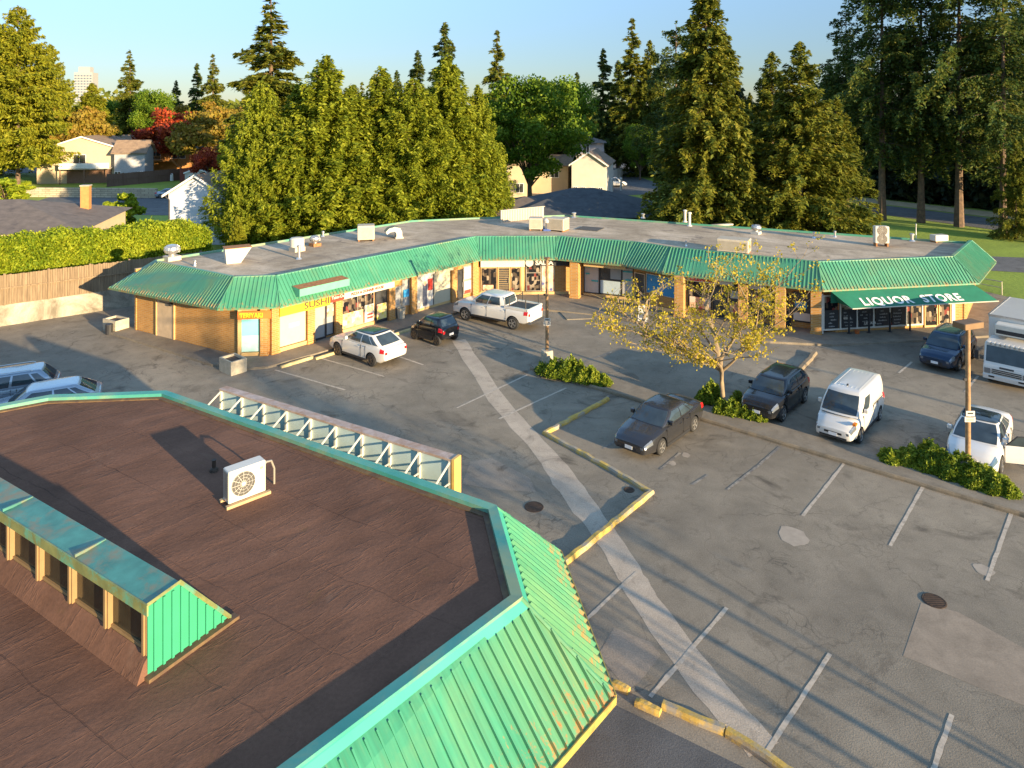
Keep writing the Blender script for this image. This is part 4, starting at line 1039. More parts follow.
# concrete planters
def planter(px, py, ang, label, w, d, h, bin_=False):
    x, y = G(px, py); e = empty('planter', (x, y, 0), ang, label, 'planter', 'exposed concrete planters')
    mb = MB(); t = .1
    for a in ((-w/2, w/2, -d/2, -d/2+t), (-w/2, w/2, d/2-t, d/2), (-w/2, -w/2+t, -d/2+t, d/2-t), (w/2-t, w/2, -d/2+t, d/2-t)): mb.box(*a, 0, h)
    mb.box(-w/2+t, w/2-t, -d/2+t, d/2-t, 0, h-.2); mb.build('tub', M['planter'], e, local=True)
    mb = MB(); mb.box(-w/2+t, w/2-t, -d/2+t, d/2-t, h-.2, h-.12); mb.build('soil', simple('dry_soil', (.1, .07, .05), .9, 0, .3, 8), e, local=True)
    if bin_: MB().lathe((w/2-.25, -d/2-.25, 0), [(.2, 0), (.22, .6), (.2, .63)], 12).build('bin', M['black'], e, local=True)
planter(233, 371, R(-40), 'square concrete planter box at the sidewalk corner by the aqua window', 1.25, .9, .72); planter(116, 330, R(-28), 'concrete planter at the far left end of the strip beside the brick wall', 1.3, .9, .75, True)
x, y = G(401, 318, .13); e = empty('cinder_planter', (x, y, .13), R(49), 'small beige stone pot by a brick column on the left wing', 'planter')
MB().lathe((0, 0, 0), [(.25, 0), (.3, .6), (.33, .7), (.25, .7), (.22, .55)], 10).build('pot', M['planter'], e, local=True)
# retaining wall with timber fence
ff = Frame((-48, 33.5), (-23.0, 53.2))
rw = empty('retaining_wall', ff.P(ff.L/2, 0, 0), 0, 'stained concrete retaining wall below the timber fence at the left', 'wall')
MB().box(0, ff.L, -.3, 0, 0, 1.35, ff).build('wall', M['retaining'], rw)
def wood(name, c, c2):
    m, nt, p, o = nodes(name); co = coords(nt, (6, 6, .4))
    n1 = noise(nt, co, 1.5, 6, .7); setc(nt, p, ramp(nt, n1, [(.3, c), (.7, c2)])); p.inputs['Roughness'].default_value = .85; bump(nt, p, n1, .3); return m
M['fence'] = wood('weathered_fence', (.12, .08, .045), (.3, .21, .12)); M['fence_dark'] = wood('brown_fence', (.11, .06, .04), (.17, .1, .07))
def fence(fr, z0, z1, m, label, name='timber_fence', bw=.14, pst=2.4, mid=True):
    e = empty(name, fr.P(fr.L/2, 0, z0), 0, label, 'fence'); rr = random.Random(5); mb = MB(); k = 0
    while k < fr.L: mb.box(k, k+bw-.012, -.03, rr.uniform(-.012, 0), z0, z1+rr.uniform(-.03, .03), fr); k += bw
    mb.build('boards', m, e); mb = MB(); k = 0
    while k < fr.L: mb.box(k-.06, k+.06, 0.001, .1, z0, z1+.1, fr); k += pst
    if mid: mb.box(0, fr.L, .101, .13, (z0*.45+z1*.55), (z0*.45+z1*.55)+.09, fr)
    mb.build('posts', m, e); return e
fence(ff, 1.35, 3.3, M['fence'], 'weathered timber board fence on top of the stained concrete wall')
# railing by the path at the right
rf = Frame((38.0, 53.0), (43.6, 55.6)); e = empty('railing', rf.P(2, 0, 0), 0, 'grey tube railing beside the path at the right end of the strip', 'railing')
a = G(965, 288); b = G(1002, 295)
rf = Frame(a, b); mb = MB(); mb.tube([rf.P(0, 0, .0), rf.P(0, 0, 1.0), rf.P(rf.L, 0, 1.0), rf.P(rf.L, 0, 0)], .035, 6); mb.tube([rf.P(0, 0, .55), rf.P(rf.L, 0, .55)], .025, 6); mb.build('rail', M['unit'], e)
# sandwich board + black recycling bits in front of right facet
x, y = G(643, 320, .13); e = empty('sandwich_board', (x, y, .13), R(-20), 'small white folding sidewalk sign behind the branches of the young tree', 'sign')
mb = MB(); mb.add([(-.3, -.28, 0), (.3, -.28, 0), (.3, -.02, 1.0), (-.3, -.02, 1.0), (-.3, -.25, 0), (.3, -.25, 0), (.3, .0, 1.0), (-.3, .0, 1.0)], [(0, 1, 2, 3), (5, 4, 7, 6), (0, 3, 7, 4), (1, 5, 6, 2), (3, 2, 6, 7)]); mb.add([(-.3, .28, 0), (.3, .28, 0), (.3, .02, 1.0), (-.3, .02, 1.0), (-.3, .25, 0), (.3, .25, 0), (.3, .0, .98), (-.3, .0, .98)], [(3, 2, 1, 0), (4, 5, 6, 7), (0, 3, 7, 4), (1, 5, 6, 2)]); mb.build('panel', M['white'], e, local=True)
mb = MB(); mb.box(-.2, .2, -.27, -.2, .3, .34); 
mb2 = MB(); mb2.add([(-.2, -.245, .2), (.2, -.245, .2), (.2, -.18, .45), (-.2, -.18, .45)], [(0, 1, 2, 3)]); mb2.build('print', M['skin'], e, local=True)
x, y = G(869, 333, .13)
x, y = G(857, 333.5, .13); o = MB().lathe((0, 0, 0), [(.12, 0), (.16, .2), (.14, .2), (.1, .03)], 12).build('flower_pot', colour('terracotta', (.45, .12, .03)), None, local=True); o.location = (x, y, .13); tag(o, 'small orange pot on the sidewalk between black posts', 'pot')
# ------------------------------------------------------------------ vehicles (x forward, y left, z up)
def paint(name, c, rough=.28, metal=.1, coat=.8):
    m, nt, p, o = nodes(name); co = coords(nt)
    n1 = noise(nt, co, 1.2, 4, .5); sep = N(nt, 'ShaderNodeSeparateXYZ'); nt.links.new(co, sep.inputs[0])
    dirt = N(nt, 'ShaderNodeMapRange'); nt.links.new(sep.outputs[2], dirt.inputs[0]); dirt.inputs[1].default_value = .2; dirt.inputs[2].default_value = .55; dirt.inputs[3].default_value = .35; dirt.inputs[4].default_value = 0
    col = ramp(nt, n1, [(.3, tuple(x*.94 for x in c)), (.7, c)])
    col = mix(nt, math_(nt, 'MULTIPLY', dirt.outputs[0], noise(nt, co, 5, 5)), col, (.2, .17, .13))
    setc(nt, p, col); p.inputs['Roughness'].default_value = rough; p.inputs['Metallic'].default_value = metal
    p.inputs['Coat Weight'].default_value = coat*.6; p.inputs['Coat Roughness'].default_value = .04; return m
CP = dict(white=paint('white_car_paint', (.66, .63, .58)), navy=paint('dark_blue_car_paint', (.012, .035, .075), .25, .4), black=paint('black_car_paint', (.012, .013, .016), .2, .2),
          grey=paint('dark_grey_car_paint', (.055, .055, .06), .25, .6), silver=paint('silver_car_paint', (.3, .35, .4), .25, .5), pale=paint('pale_silver_car_paint', (.38, .43, .48), .25, .4))
M['tyre'] = simple('tyre_rubber', (.022, .021, .02), .8, 0, .2, 5); M['rim'] = simple('alloy_rim', (.5, .48, .45), .3, .8); M['rim_dark'] = simple('dark_bronze_rim', (.12, .09, .06), .35, .6)
M['trimblack'] = simple('black_trim', (.02, .02, .022), .5, 0, .1); M['chrome'] = simple('chrome', (.75, .75, .75), .12, 1, .02)
M['lamp'] = simple('headlamp_glass', (.22, .24, .26), .08, .5, .1, 20); M['lampblue'] = simple('dark_headlamp_glass', (.1, .16, .22), .06, .2, .1, 20)
M['tail'] = simple('red_tail_lamp', (.5, .012, .015), .2, 0, .1); M['amber'] = simple('amber_lamp', (.8, .22, .02), .2)
M['plate'] = simple('number_plate', (.7, .7, .7), .5); M['wellblack'] = simple('wheel_well', (.01, .01, .01), .9)
def lerp(a, b, t): return a+(b-a)*t
def interp(pts, x):
    if x <= pts[0][0]: return pts[0][1]
    for (a, b), (c, d) in zip(pts[:-1], pts[1:]):
        if x <= c:
            t = (x-a)/(c-a) if c > a else 0
            return b+(d-b)*(t*t*(3-2*t)*.35+t*.65)
    return pts[-1][1]
class Car:
    def __init__(s, L, W, top, bot, gh, wheels, wr, ends=(.16, .12), cab_w=(.93, .76), zroof=1.5):
        s.L, s.W, s.top, s.bot, s.gh, s.wx, s.wr, s.ends, s.cw, s.zr = L, W, top, bot, gh, wheels, wr, ends, cab_w, zroof
    def hw(s, x):
        t = abs(x)/(s.L/2); e = s.ends[0] if x > 0 else s.ends[1]
        return s.W/2*(1-e*t**5)
    def sec(s, x):
        """half cross-section bottom centre -> top centre"""
        w = s.hw(x); zt = interp(s.top, x); zb = interp(s.bot, x); h = zt-zb
        return [(0, zb), (w*.86, zb), (w*.97, zb+h*.10), (w*.995, zb+h*.32), (w, zb+h*.55), (w*.985, zb+h*.78), (w*.94, zb+h*.94), (w*.86, zt), (w*.45, zt+.025), (0, zt+.035)]
    def body_mesh(s):
        n = 44; xs = []
        for i in range(n+1):
            t = -1+2*i/n; xs.append(s.L/2*(math.copysign(1-(1-abs(t))**1.35, t)))
        vs = []; fs = []; mb = MB(); ring = None
        for x in xs:
            q = s.sec(x); pts = [(x, y, z) for y, z in q]+[(x, -y, z) for y, z in reversed(q[1:-1])]
            vs += pts; ring = len(pts)
        for i in range(n):
            for k in range(ring): fs.append((i*ring+k, (i+1)*ring+k, (i+1)*ring+(k+1) % ring, i*ring+(k+1) % ring))
        # rounded end caps
        for base, x, sg in ((0, xs[0], -1), (n*ring, xs[-1], 1)):
            q = vs[base:base+ring]; cz = sum(p[2] for p in q)/ring; st = len(vs)
            for sc, dx in ((.93, .035), (.7, .055)):
                vs += [(x+sg*dx, p[1]*sc, cz+(p[2]-cz)*sc) for p in q]
            prev = base
            for lv in range(2):
                cur = st+lv*ring
                for k in range(ring):
                    f = (prev+k, prev+(k+1) % ring, cur+(k+1) % ring, cur+k); fs.append(f if sg < 0 else tuple(reversed(f)))
                prev = cur
            f = tuple(range(prev, prev+ring)); fs.append(f if sg < 0 else tuple(reversed(f)))
        # fix winding: outside normals
        mb.add(vs, [tuple(reversed(f)) for f in fs]); return mb
    def gpt(s, part, u, v, off=0.0):
        """greenhouse surface point. part: 'L','R' sides (u rear->front), 'F' windscreen, 'B' rear window (u: right->left)"""
        xfb, xft, xrt, xrb, zb = s.gh; wb = s.W/2*s.cw[0]; wt = s.W/2*s.cw[1]
        vv = v; z = lerp(zb-.03, s.zr, vv); bul = .04*math.sin(math.pi*min(1, vv))
        w = lerp(wb, wt, vv**1.15)+bul
        xf = lerp(xfb, xft, vv); xr = lerp(xrb, xrt, vv)
        if part in 'LR':
            x = lerp(xr, xf, u); k = 1-.10*abs(2*u-1)**4
            y = w*k+off; return (x, y if part == 'L' else -y, z+off*.3)
        y = lerp(-w, w, u)*.9; b = .10*(1-(2*u-1)**2)
        if part == 'F': return (xf+b*.9+off, y, z+off*.5)
        return (xr-b*.5-off, y, z+off*.5)
    def cabin(s, mb):
        ny = 8; nx = 10; levels = [0, .2, .4, .6, .8, .94, 1.0]; rings = []
        for v in levels:
            r = [s.gpt('L', i/nx, v) for i in range(nx+1)]
            r += [s.gpt('F', 1-(i+.5)/ny, v) for i in range(ny)]
            r += [s.gpt('R', 1-i/nx, v) for i in range(nx+1)]
            r += [s.gpt('B', (i+.5)/ny, v) for i in range(ny)]
            rings.append(r)
        top = rings[-1]; cx = sum(p[0] for p in top)/len(top)
        for sc, dz in ((.95, .028), (.8, .045), (.4, .06)): rings.append([(cx+(p[0]-cx)*sc, p[1]*sc, s.zr+dz) for p in top])
        m = len(top); vs = [p for r in rings for p in r]; fs = []
        for i in range(len(rings)-1):
            for k in range(m): fs.append((i*m+k, i*m+(k+1) % m, (i+1)*m+(k+1) % m, (i+1)*m+k))
        fs.append(tuple(range((len(rings)-1)*m, len(rings)*m)))
        fs = [tuple(reversed(f)) for f in fs]
        mb.add(vs, fs); return mb
    def patch(s, part, u0, u1, v0, v1, off=.012, n=6, shear=(0, 0)):
        mb = MB(); vs = []
        for o in (off, -.01):
            for j in range(4):
                v = lerp(v0, v1, j/3)
                for i in range(n+1):
                    ua = u0+shear[0]*(v-v0); ub = u1+shear[1]*(v-v0)
                    vs.append(s.gpt(part, lerp(ua, ub, i/n), v, o))
        fs = []; w = n+1
        for j in range(3):
            for i in range(n): fs.append((j*w+i, j*w+i+1, (j+1)*w+i+1, (j+1)*w+i))
        b = 4*w
        ring = [i for i in range(w)]+[j*w+n for j in range(1, 4)]+[3*w+i for i in range(n-1, -1, -1)]+[j*w for j in (2, 1)]
        for a, c in zip(ring, ring[1:]+ring[:1]): fs.append((a, c, c+b, a+b))
        mb.add(vs, fs); return mb
    def roofpatch(s, inset=.95, dz=.012):
        r = [s.gpt('L', i/10, 1.0) for i in range(11)]+[s.gpt('F', 1-(i+.5)/8, 1.0) for i in range(8)]+[s.gpt('R', 1-i/10, 1.0) for i in range(11)]+[s.gpt('B', (i+.5)/8, 1.0) for i in range(8)]
        cx = sum(p[0] for p in r)/len(r); m = len(r); rings = []
        for sc, z in ((.99, .008), (.95, .036), (.8, .053), (.4, .068)): rings.append([(cx+(p[0]-cx)*sc, p[1]*sc, s.zr+z+dz) for p in r])
        vs = [p for q in rings for p in q]; fs = []
        for i in range(3):
            for k in range(m): fs.append((i*m+k, i*m+(k+1) % m, (i+1)*m+(k+1) % m, (i+1)*m+k))
        fs.append(tuple(range(3*m, 4*m))); fs.append(tuple(reversed(range(m))))
        return MB().add(vs, [tuple(reversed(f)) for f in fs])
def boolean_wells(o, c):
    mb = MB()
    for x in c.wx:
        for sgn in (1, -1):
            y = sgn*(c.W/2-.04)
            mb.lathe((x, y-.2, c.wr), [(c.wr*1.16, 0), (c.wr*1.16, .4)], 28, 'y')
    me = bpy.data.meshes.new('cut'); me.from_pydata(mb.v, [], mb.f); me.materials.append(M['wellblack']); me.update()
    import bmesh
    for mm in (me, o.data):
        bm = bmesh.new(); bm.from_mesh(mm); bmesh.ops.recalc_face_normals(bm, faces=bm.faces); bm.to_mesh(mm); bm.free()
    k = bpy.data.objects.new('cut', me); COL.objects.link(k); k.parent = o.parent
    md = o.modifiers.new('b', 'BOOLEAN'); md.object = k; md.operation = 'DIFFERENCE'; md.solver = 'EXACT'
    try: md.material_mode = 'TRANSFER'
    except Exception: pass
    dg = bpy.context.evaluated_depsgraph_get(); dg.update()
    nm = bpy.data.meshes.new_from_object(o.evaluated_get(dg)); o.modifiers.clear(); o.data = nm
    bpy.data.objects.remove(k); bpy.data.meshes.remove(me)
    nm.polygons.foreach_set('use_smooth', [True]*len(nm.polygons)); nm.set_sharp_from_angle(angle=R(35))
def wheel(root, x, y, r, w=.21, rim='rim', spokes=5):
    sg = 1 if y > 0 else -1
    t = empty('wheel', (x, y, r)); t.parent = root
    MB().lathe((0, -w/2, 0), [(r*.62, .0), (r*.9, .0), (r*.97, .02), (r, .05), (r, w-.05), (r*.97, w-.02), (r*.9, w), (r*.62, w)], 28, 'y').build('tyre', M['tyre'], t, local=True, smooth=40)
    mb = MB(); yo = sg*(w/2+.006)
    n = 28
    for k in range(spokes):
        a = 2*math.pi*k/spokes; da = .28
        p = [(r*.12*math.cos(a-da*1.5), r*.12*math.sin(a-da*1.5)), (r*.6*math.cos(a-da*.6), r*.6*math.sin(a-da*.6)), (r*.6*math.cos(a+da*.6), r*.6*math.sin(a+da*.6)), (r*.12*math.cos(a+da*1.5), r*.12*math.sin(a+da*1.5))]
        v = [(q[0], yo, q[1]) for q in p]+[(q[0], yo-sg*.03, q[1]) for q in p]
        mb.add(v, [(0, 1, 2, 3), (7, 6, 5, 4), (0, 4, 5, 1), (1, 5, 6, 2), (2, 6, 7, 3), (3, 7, 4, 0)])
    mb.lathe((0, yo-sg*.035, 0), [(r*.56, 0), (r*.64, 0), (r*.64, sg*.04), (r*.6, sg*.04), (r*.57, 0)], n, 'y')
    mb.lathe((0, yo-sg*.03, 0), [(r*.17, 0), (r*.15, sg*.035)], 10, 'y')
    mb.build('rim', M[rim], t, local=True)
    MB().lathe((0, yo-sg*.07, 0), [(r*.6, 0), (r*.6, sg*.01)], 20, 'y').build('brake_disc', M['trimblack'], t, local=True)
def make_car(name, label, cat, loc, deg, c, pm, wins, front=(), roofm=None, rim='rim', lampm='lamp', tails=True, sill=True, group=None, mirrors=True, grille=None, rails=False, plates=(1, 1), steer=0):
    e = empty(name, (loc[0], loc[1], 0), R(deg), label, cat, group)
    mb = c.body_mesh(); b = mb.build('body', [pm, M['wellblack']], e, local=True, smooth=35); boolean_wells(b, c)
    c.cabin(MB()).build('cabin', pm, e, local=True, smooth=62)
    for nm, part, u0, u1, v0, v1, sh in wins:
        c.patch(part, u0, u1, v0, v1, shear=sh).build(nm, M['carglass'], e, local=True, smooth=30)
    if roofm: c.roofpatch().build('roof_panel', roofm, e, local=True, smooth=35)
    for x in c.wx:
        for s in (1, -1): wheel(e, x, s*(c.W/2-.115), c.wr, rim=rim)
    L2 = c.L/2; hf = c.hw(L2); zt = interp(c.top, L2); zb = interp(c.bot, L2)
    # lights wrap round the corners: sampled on the body surface
    def bodypatch(x0, x1, q0, q1, sgn, off=.012):
        vs = []; n = 5
        for o in (off, -.01):
            for i in range(n+1):
                x = lerp(x0, x1, i/n); sc = c.sec(x)
                for q in (q0, (q0+q1)/2, q1):
                    k = int(q); f = q-k; k2 = min(k+1, len(sc)-1)
                    y = lerp(sc[k][0], sc[k2][0], f); z = lerp(sc[k][1], sc[k2][1], f)
                    vs.append((x+(o if x > 0 else -o)*.5, sgn*(y+o*.9), z+o*.5))
        fs = []
        for i in range(n):
            for j in range(2): fs.append((i*3+j, (i+1)*3+j, (i+1)*3+j+1, i*3+j+1))
        m = (n+1)*3; ring = [0, 1, 2]+[i*3+2 for i in range(1, n+1)]+[n*3+1, n*3]+[i*3 for i in range(n-1, 0, -1)]
        for a, d in zip(ring, ring[1:]+ring[:1]): fs.append((a, d, d+m, a+m))
        return MB().add(vs, fs)
    zc = (zt+zb)/2
    for s in (1, -1):
        mb = bodypatch(L2-.42, L2-.005, 4.6, 6.6, s)
        mb.box(L2-.01, L2+.05, *(sorted((s*hf*.55, s*hf*.9))), zb+(zt-zb)*.60, zb+(zt-zb)*.86)
        mb.build('headlight', M[lampm], e, local=True)
        if tails:
            zt2 = interp(c.top, -L2); zb2 = interp(c.bot, -L2)
            mb = bodypatch(-L2+.30, -L2+.005, 4.5, 6.3, s); hr = c.hw(-L2)
            mb.box(-L2-.05, -L2+.02, *(sorted((s*hr*.62, s*hr*.94))), zb2+(zt2-zb2)*.56, zb2+(zt2-zb2)*.80)
            mb.build('taillight', M['tail'], e, local=True)
    g = grille or (.5, .25, .55)
    mb = MB(); w = hf*g[0]; z0 = zb+(zt-zb)*g[1]; z1 = zb+(zt-zb)*g[2]
    mb.box(L2+.03, L2+.062, -w, w, z0, z1); mb.build('grille', M['trimblack'], e, local=True)
    MB().box(L2+.02, L2+.058, -hf*.78, hf*.78, zb+.03, zb+(zt-zb)*.27).build('lower_grille', M['trimblack'], e, local=True)
    if plates[0]: MB().box(L2+.06, L2+.075, -.17, .17, zb+(zt-zb)*.3, zb+(zt-zb)*.3+.13).build('number_plate', M['plate'], e, local=True)
    if plates[1]: MB().box(-L2-.07, -L2-.05, -.17, .17, .55, .68).build('number_plate', M['plate'], e, local=True)
    if sill:
        for s in (1, -1):
            y0 = s*(c.W/2-.01); MB().box(c.wx[1]+c.wr*1.25, c.wx[0]-c.wr*1.25, *(sorted((y0, y0-s*.06))), interp(c.bot, 0)-.02, interp(c.bot, 0)+.1).build('sill', M['trimblack'], e, local=True)
    if mirrors:
        for s in (1, -1):
            p = c.gpt('L', .86, .12); mb = MB(); y = s*(abs(p[1])+.13)
            mb.bbox(p[0]-.06, p[0]+.08, *(sorted((y-s*.1, y+s*.08))), p[2], p[2]+.16, .03); mb.tube([(p[0], s*abs(p[1]), p[2]+.03), (p[0], y-s*.08, p[2]+.05)], .025, 5)
            mb.build('side_mirror', pm, e, local=True, smooth=30)
    for s in (1, -1):   # door gaps and handles
        ds = MB()
        for x in c_doors(c): 
            q = c.sec(x); ds.box(x-.008, x+.008, *(sorted((s*(q[5][0]-.02), s*(q[4][0]+.004)))), q[2][1]+.05, q[6][1])
        ds.build('door_gap', M['trimblack'], e, local=True)
        hd = MB(); ys = c.sec(0)[5][0]
        for x in (c_doors(c)[0]+.12, c_doors(c)[1]+.12) if len(c_doors(c)) > 2 else (c_doors(c)[0]+.12,): hd.box(x, x+.18, *(sorted((s*(ys-.02), s*(ys+.03)))), c.sec(x)[5][1]-.02, c.sec(x)[5][1]+.015)
        hd.build('door_handle', pm, e, local=True)
    if rails:
        for s in (1, -1):
            a = c.gpt('L', .15, 1.0); b = c.gpt('L', .85, 1.0); y = s*a[1]*.93
            MB().tube([(a[0], y, c.zr+.03), (a[0]+.1, y, c.zr+.1), (b[0]-.1, y, c.zr+.1), (b[0], y, c.zr+.04)], .02, 6).build('roof_rail', M['rim'], e, local=True)
    return e
def c_doors(c):
    xfb, xft, xrt, xrb, zb = c.gh
    if c.L < 3: return [xrt+.1, xfb-.25]
    mid = (xfb+xrb)/2-.05
    return [max(c.wx[1]+c.wr*1.3, xrb+.3) if False else c.wx[1]+c.wr*1.25, mid, min(xfb-.1, c.wx[0]-c.wr*1.2)]
def W4(bu=.5, qu=.0, fv=.93, rear=True, quarter=True):
    """standard four-door glazing"""
    w = []
    for p in 'LR':
        w.append(('side_window', p, bu+.015, .935, .15, fv, (0, -.05)))
        w.append(('side_window', p, .20 if quarter else .1, bu-.02, .20, fv, (.04, 0)))
        if quarter: w.append(('side_window', p, .05, .175, .2, fv-.05, (.06, .03)))
    w.append(('windscreen', 'F', .02, .98, .08, .96, (0, 0)))
    if rear: w.append(('rear_window', 'B', .08, .92, .22, .93, (0, 0)))
    return w
# sedan
def sedan_spec(L=4.85, W=1.86, zr=1.38): return Car(L, W, [(-L/2, .93), (-L/2+.35, 1.03), (-1.2, 1.0), (.8, .95), (1.0, .95), (L/2-.55, .82), (L/2-.15, .7), (L/2, .6)], [(-L/2, .36), (-L/2+.4, .22), (L/2-.5, .2), (L/2, .26)], (1.15, .35, -.95, -1.75, .97), (1.42, -1.36), .335, (.22, .16), (.9, .72), zr)
def suv_spec(L=4.65, W=1.87, zr=1.6, slope=.35): return Car(L, W, [(-L/2, 1.0), (-L/2+.25, 1.06), (.6, 1.04), (1.05, 1.03), (L/2-.5, .95), (L/2-.15, .84), (L/2, .72)], [(-L/2, .42), (-L/2+.4, .26), (L/2-.5, .25), (L/2, .3)], (1.2, .45, -L/2+.08+slope, -L/2+.03, 1.04), (1.36, -1.34), .36, (.2, .1), (.92, .74), zr)
make_car('parked_car', 'dark grey sedan with its nose by the yellow kerb, parked left of the young tree', 'car', (6.36, 30.05), 228, sedan_spec(), CP['grey'], W4(.52), group='cars parked in the lot')
c = Car(4.75, 1.9, [(-2.37, 1.05), (-2.0, 1.12), (.6, 1.08), (1.1, 1.05), (1.9, .98), (2.25, .86), (2.37, .72)], [(-2.37, .45), (-2.0, .28), (1.9, .26), (2.37, .32)], (1.15, .2, -1.3, -2.22, 1.1), (1.45, -1.42), .37, (.2, .13), (.93, .72), 1.6)
make_car('parked_car', 'white crossover with dark roof facing the pizza windows of the left wing', 'car', (-8.25, 39.75), 142, c, CP['white'], W4(.5), roofm=CP['black'], group='cars parked in the lot', rim='rim_dark')
c = suv_spec(4.62, 1.86, 1.6, .3)
make_car('parked_car', 'dark blue crossover nose-out in front of the liquor shop awning', 'car', (24.35, 39.1), 223, c, CP['navy'], W4(.5), group='cars parked in the lot', rails=True)
c = suv_spec(4.4, 1.82, 1.5, .45)
make_car('parked_car', 'black hatchback parked between the young tree and the white van', 'car', (12.45, 33.05), 228, c, CP['black'], W4(.5), group='cars parked in the lot')
# microcar
c = Car(2.75, 1.66, [(-1.37, 1.0), (-1.2, 1.08), (.4, 1.03), (.75, .98), (1.15, .88), (1.37, .66)], [(-1.37, .4), (-1.0, .25), (1.0, .24), (1.37, .3)], (.85, .2, -1.0, -1.28, 1.05), (.93, -.94), .31, (.2, .12), (.94, .78), 1.52)
make_car('microcar', 'very short black two-seat car between the white crossover and the white pickup', 'car', (-4.75, 42.75), 142, c, CP['black'], [('side_window', 'L', .42, .9, .2, .9, (0, -.05)), ('side_window', 'R', .42, .9, .2, .9, (0, -.05)), ('side_window', 'L', .1, .36, .25, .85, (.04, 0)), ('side_window', 'R', .1, .36, .25, .85, (.04, 0)), ('windscreen', 'F', .04, .96, .14, .95, (0, 0)), ('rear_window', 'B', .06, .94, .2, .93, (0, 0))], rim='rim_dark', group='cars parked in the lot')
# compact white van : tall painted shell, glass only in front
L = 4.6
c = Car(L, 1.74, [(-L/2, 1.05), (-L/2+.2, 1.1), (1.0, 1.08), (1.35, 1.03), (L/2-.45, .93), (L/2-.15, .8), (L/2, .66)], [(-L/2, .36), (-L/2+.4, .26), (L/2-.5, .24), (L/2, .28)], (1.62, .78, -L/2+.13, -L/2+.03, 1.08), (1.45, -1.42), .32, (.2, .07), (.96, .84), 1.83)
van = make_car('parked_van', 'white compact delivery van with blank rear sides, nose to the median', 'van', (15.0, 31.05), 228, c, CP['white'], [('side_window', 'L', .68, .905, .12, .74, (0, -.07)), ('side_window', 'R', .68, .905, .12, .74, (0, -.07)), ('windscreen', 'F', .04, .96, .08, .88, (0, 0)), ('rear_window', 'B', .1, .9, .3, .8, (0, 0))], group='cars parked in the lot', grille=(.5, .5, .72))
mb = MB()
for k in range(-3, 4): mb.bbox(-L/2+.45, .5, k*.17-.016, k*.17+.016, 1.86, 1.885, .006)
mb.build('roof_rib', CP['white'], van, local=True)
mb = MB(); mb.box(-1.9, -.35, .865, .885, 1.05, 1.08); mb.box(-1.9, -.35, -.885, -.865, 1.05, 1.08); mb.build('slide_rail', M['trimblack'], van, local=True)
MB().box(.3, .42, -.03, .03, 1.9, 1.95).build('aerial', M['trimblack'], van, local=True)
MB().box(L/2-.45, L/2-.2, .70, .83, .9, .98).build('indicator', M['amber'], van, local=True)
# white saloon with glass roof, driver's door open
c = Car(4.72, 1.86, [(-2.36, 1.08), (-2.0, 1.14), (-1.2, 1.04), (.9, .98), (1.2, .97), (1.9, .86), (2.22, .72), (2.36, .58)], [(-2.36, .4), (-2.0, .24), (1.9, .2), (2.36, .24)], (1.35, .3, -.9, -1.95, 1.0), (1.44, -1.44), .345, (.24, .16), (.9, .7), 1.46)
tes = make_car('parked_car', 'white car with black glass roof and its driver door open, behind the juniper bed', 'car', (19.1, 28.55), 228, c, CP['white'], W4(.5), roofm=M['carglass'], lampm='lampblue', group='cars parked in the lot', grille=(.3, .12, .15), plates=(0, 1))
d = empty('door', (.95, .93, 0), R(118)); d.parent = tes
mb = MB(); mb.bbox(-.02, 1.12, -.06, .02, .32, .98, .03); mb.build('door_panel', CP['white'], d, local=True, smooth=30)
mb = MB(); mb.tube([(.05, -.02, .97), (.4, -.1, 1.38), (1.05, -.1, 1.4), (1.12, -.02, .97)], .025, 6); mb.build('window_frame', M['trimblack'], d, local=True)
MB().add([(.07, -.025, .98), (.41, -.1, 1.36), (1.03, -.1, 1.38), (1.1, -.025, .98), (.07, -.015, .98), (.41, -.09, 1.36), (1.03, -.09, 1.38), (1.1, -.015, .98)], [(0, 1, 2, 3), (7, 6, 5, 4), (0, 4, 5, 1), (2, 6, 7, 3), (1, 5, 6, 2)]).build('side_window', M['carglass'], d, local=True)
# pickup
L = 5.85
c = Car(L, 2.0, [(-L/2, 1.28), (-L/2+.2, 1.3), (.6, 1.28), (1.25, 1.27), (L/2-.4, 1.17), (L/2-.12, 1.08), (L/2, .95)], [(-L/2, .55), (-L/2+.4, .45), (L/2-.5, .42), (L/2, .42)], (1.55, .8, -.95, -1.1, 1.28), (1.9, -1.82), .42, (.12, .05), (.9, .76), 1.9)
pk = make_car('pickup_truck', 'white four-door pickup with a black rack over its open bed', 'pickup', (-1.0, 46.35), 148, c, CP['white'], [w for w in W4(.5, quarter=False)], group='cars parked in the lot', grille=(.72, .4, .85))
MB().box(-L/2+.12, -1.2, -.74, .74, 1.30, 1.345).build('bed_floor', M['trimblack'], pk, local=True)
mb = MB()
for s in (1, -1): mb.box(-L/2+.05, -1.15, *(sorted((s*.75, s*.93))), 1.28, 1.42)
mb.box(-L/2, -L/2+.1, -.93, .93, 1.28, 1.41); mb.build('bed_side', CP['white'], pk, local=True)
for x in (-1.5, -2.7):
    mb = MB(); mb.tube([(x, .84, 1.4), (x, .8, 2.0)], .04, 6); mb.tube([(x, -.84, 1.4), (x, -.8, 2.0)], .04, 6)
    if x > -2: mb.tube([(x, .8, 1.9), (x, -.8, 1.9)], .02, 6)
    mb.build('rack_post', M['trimblack'], pk, local=True)
MB().box(-L/2-.2, -L/2-.02, -.9, .9, .5, .68).build('rear_bumper', M['chrome'], pk, local=True)
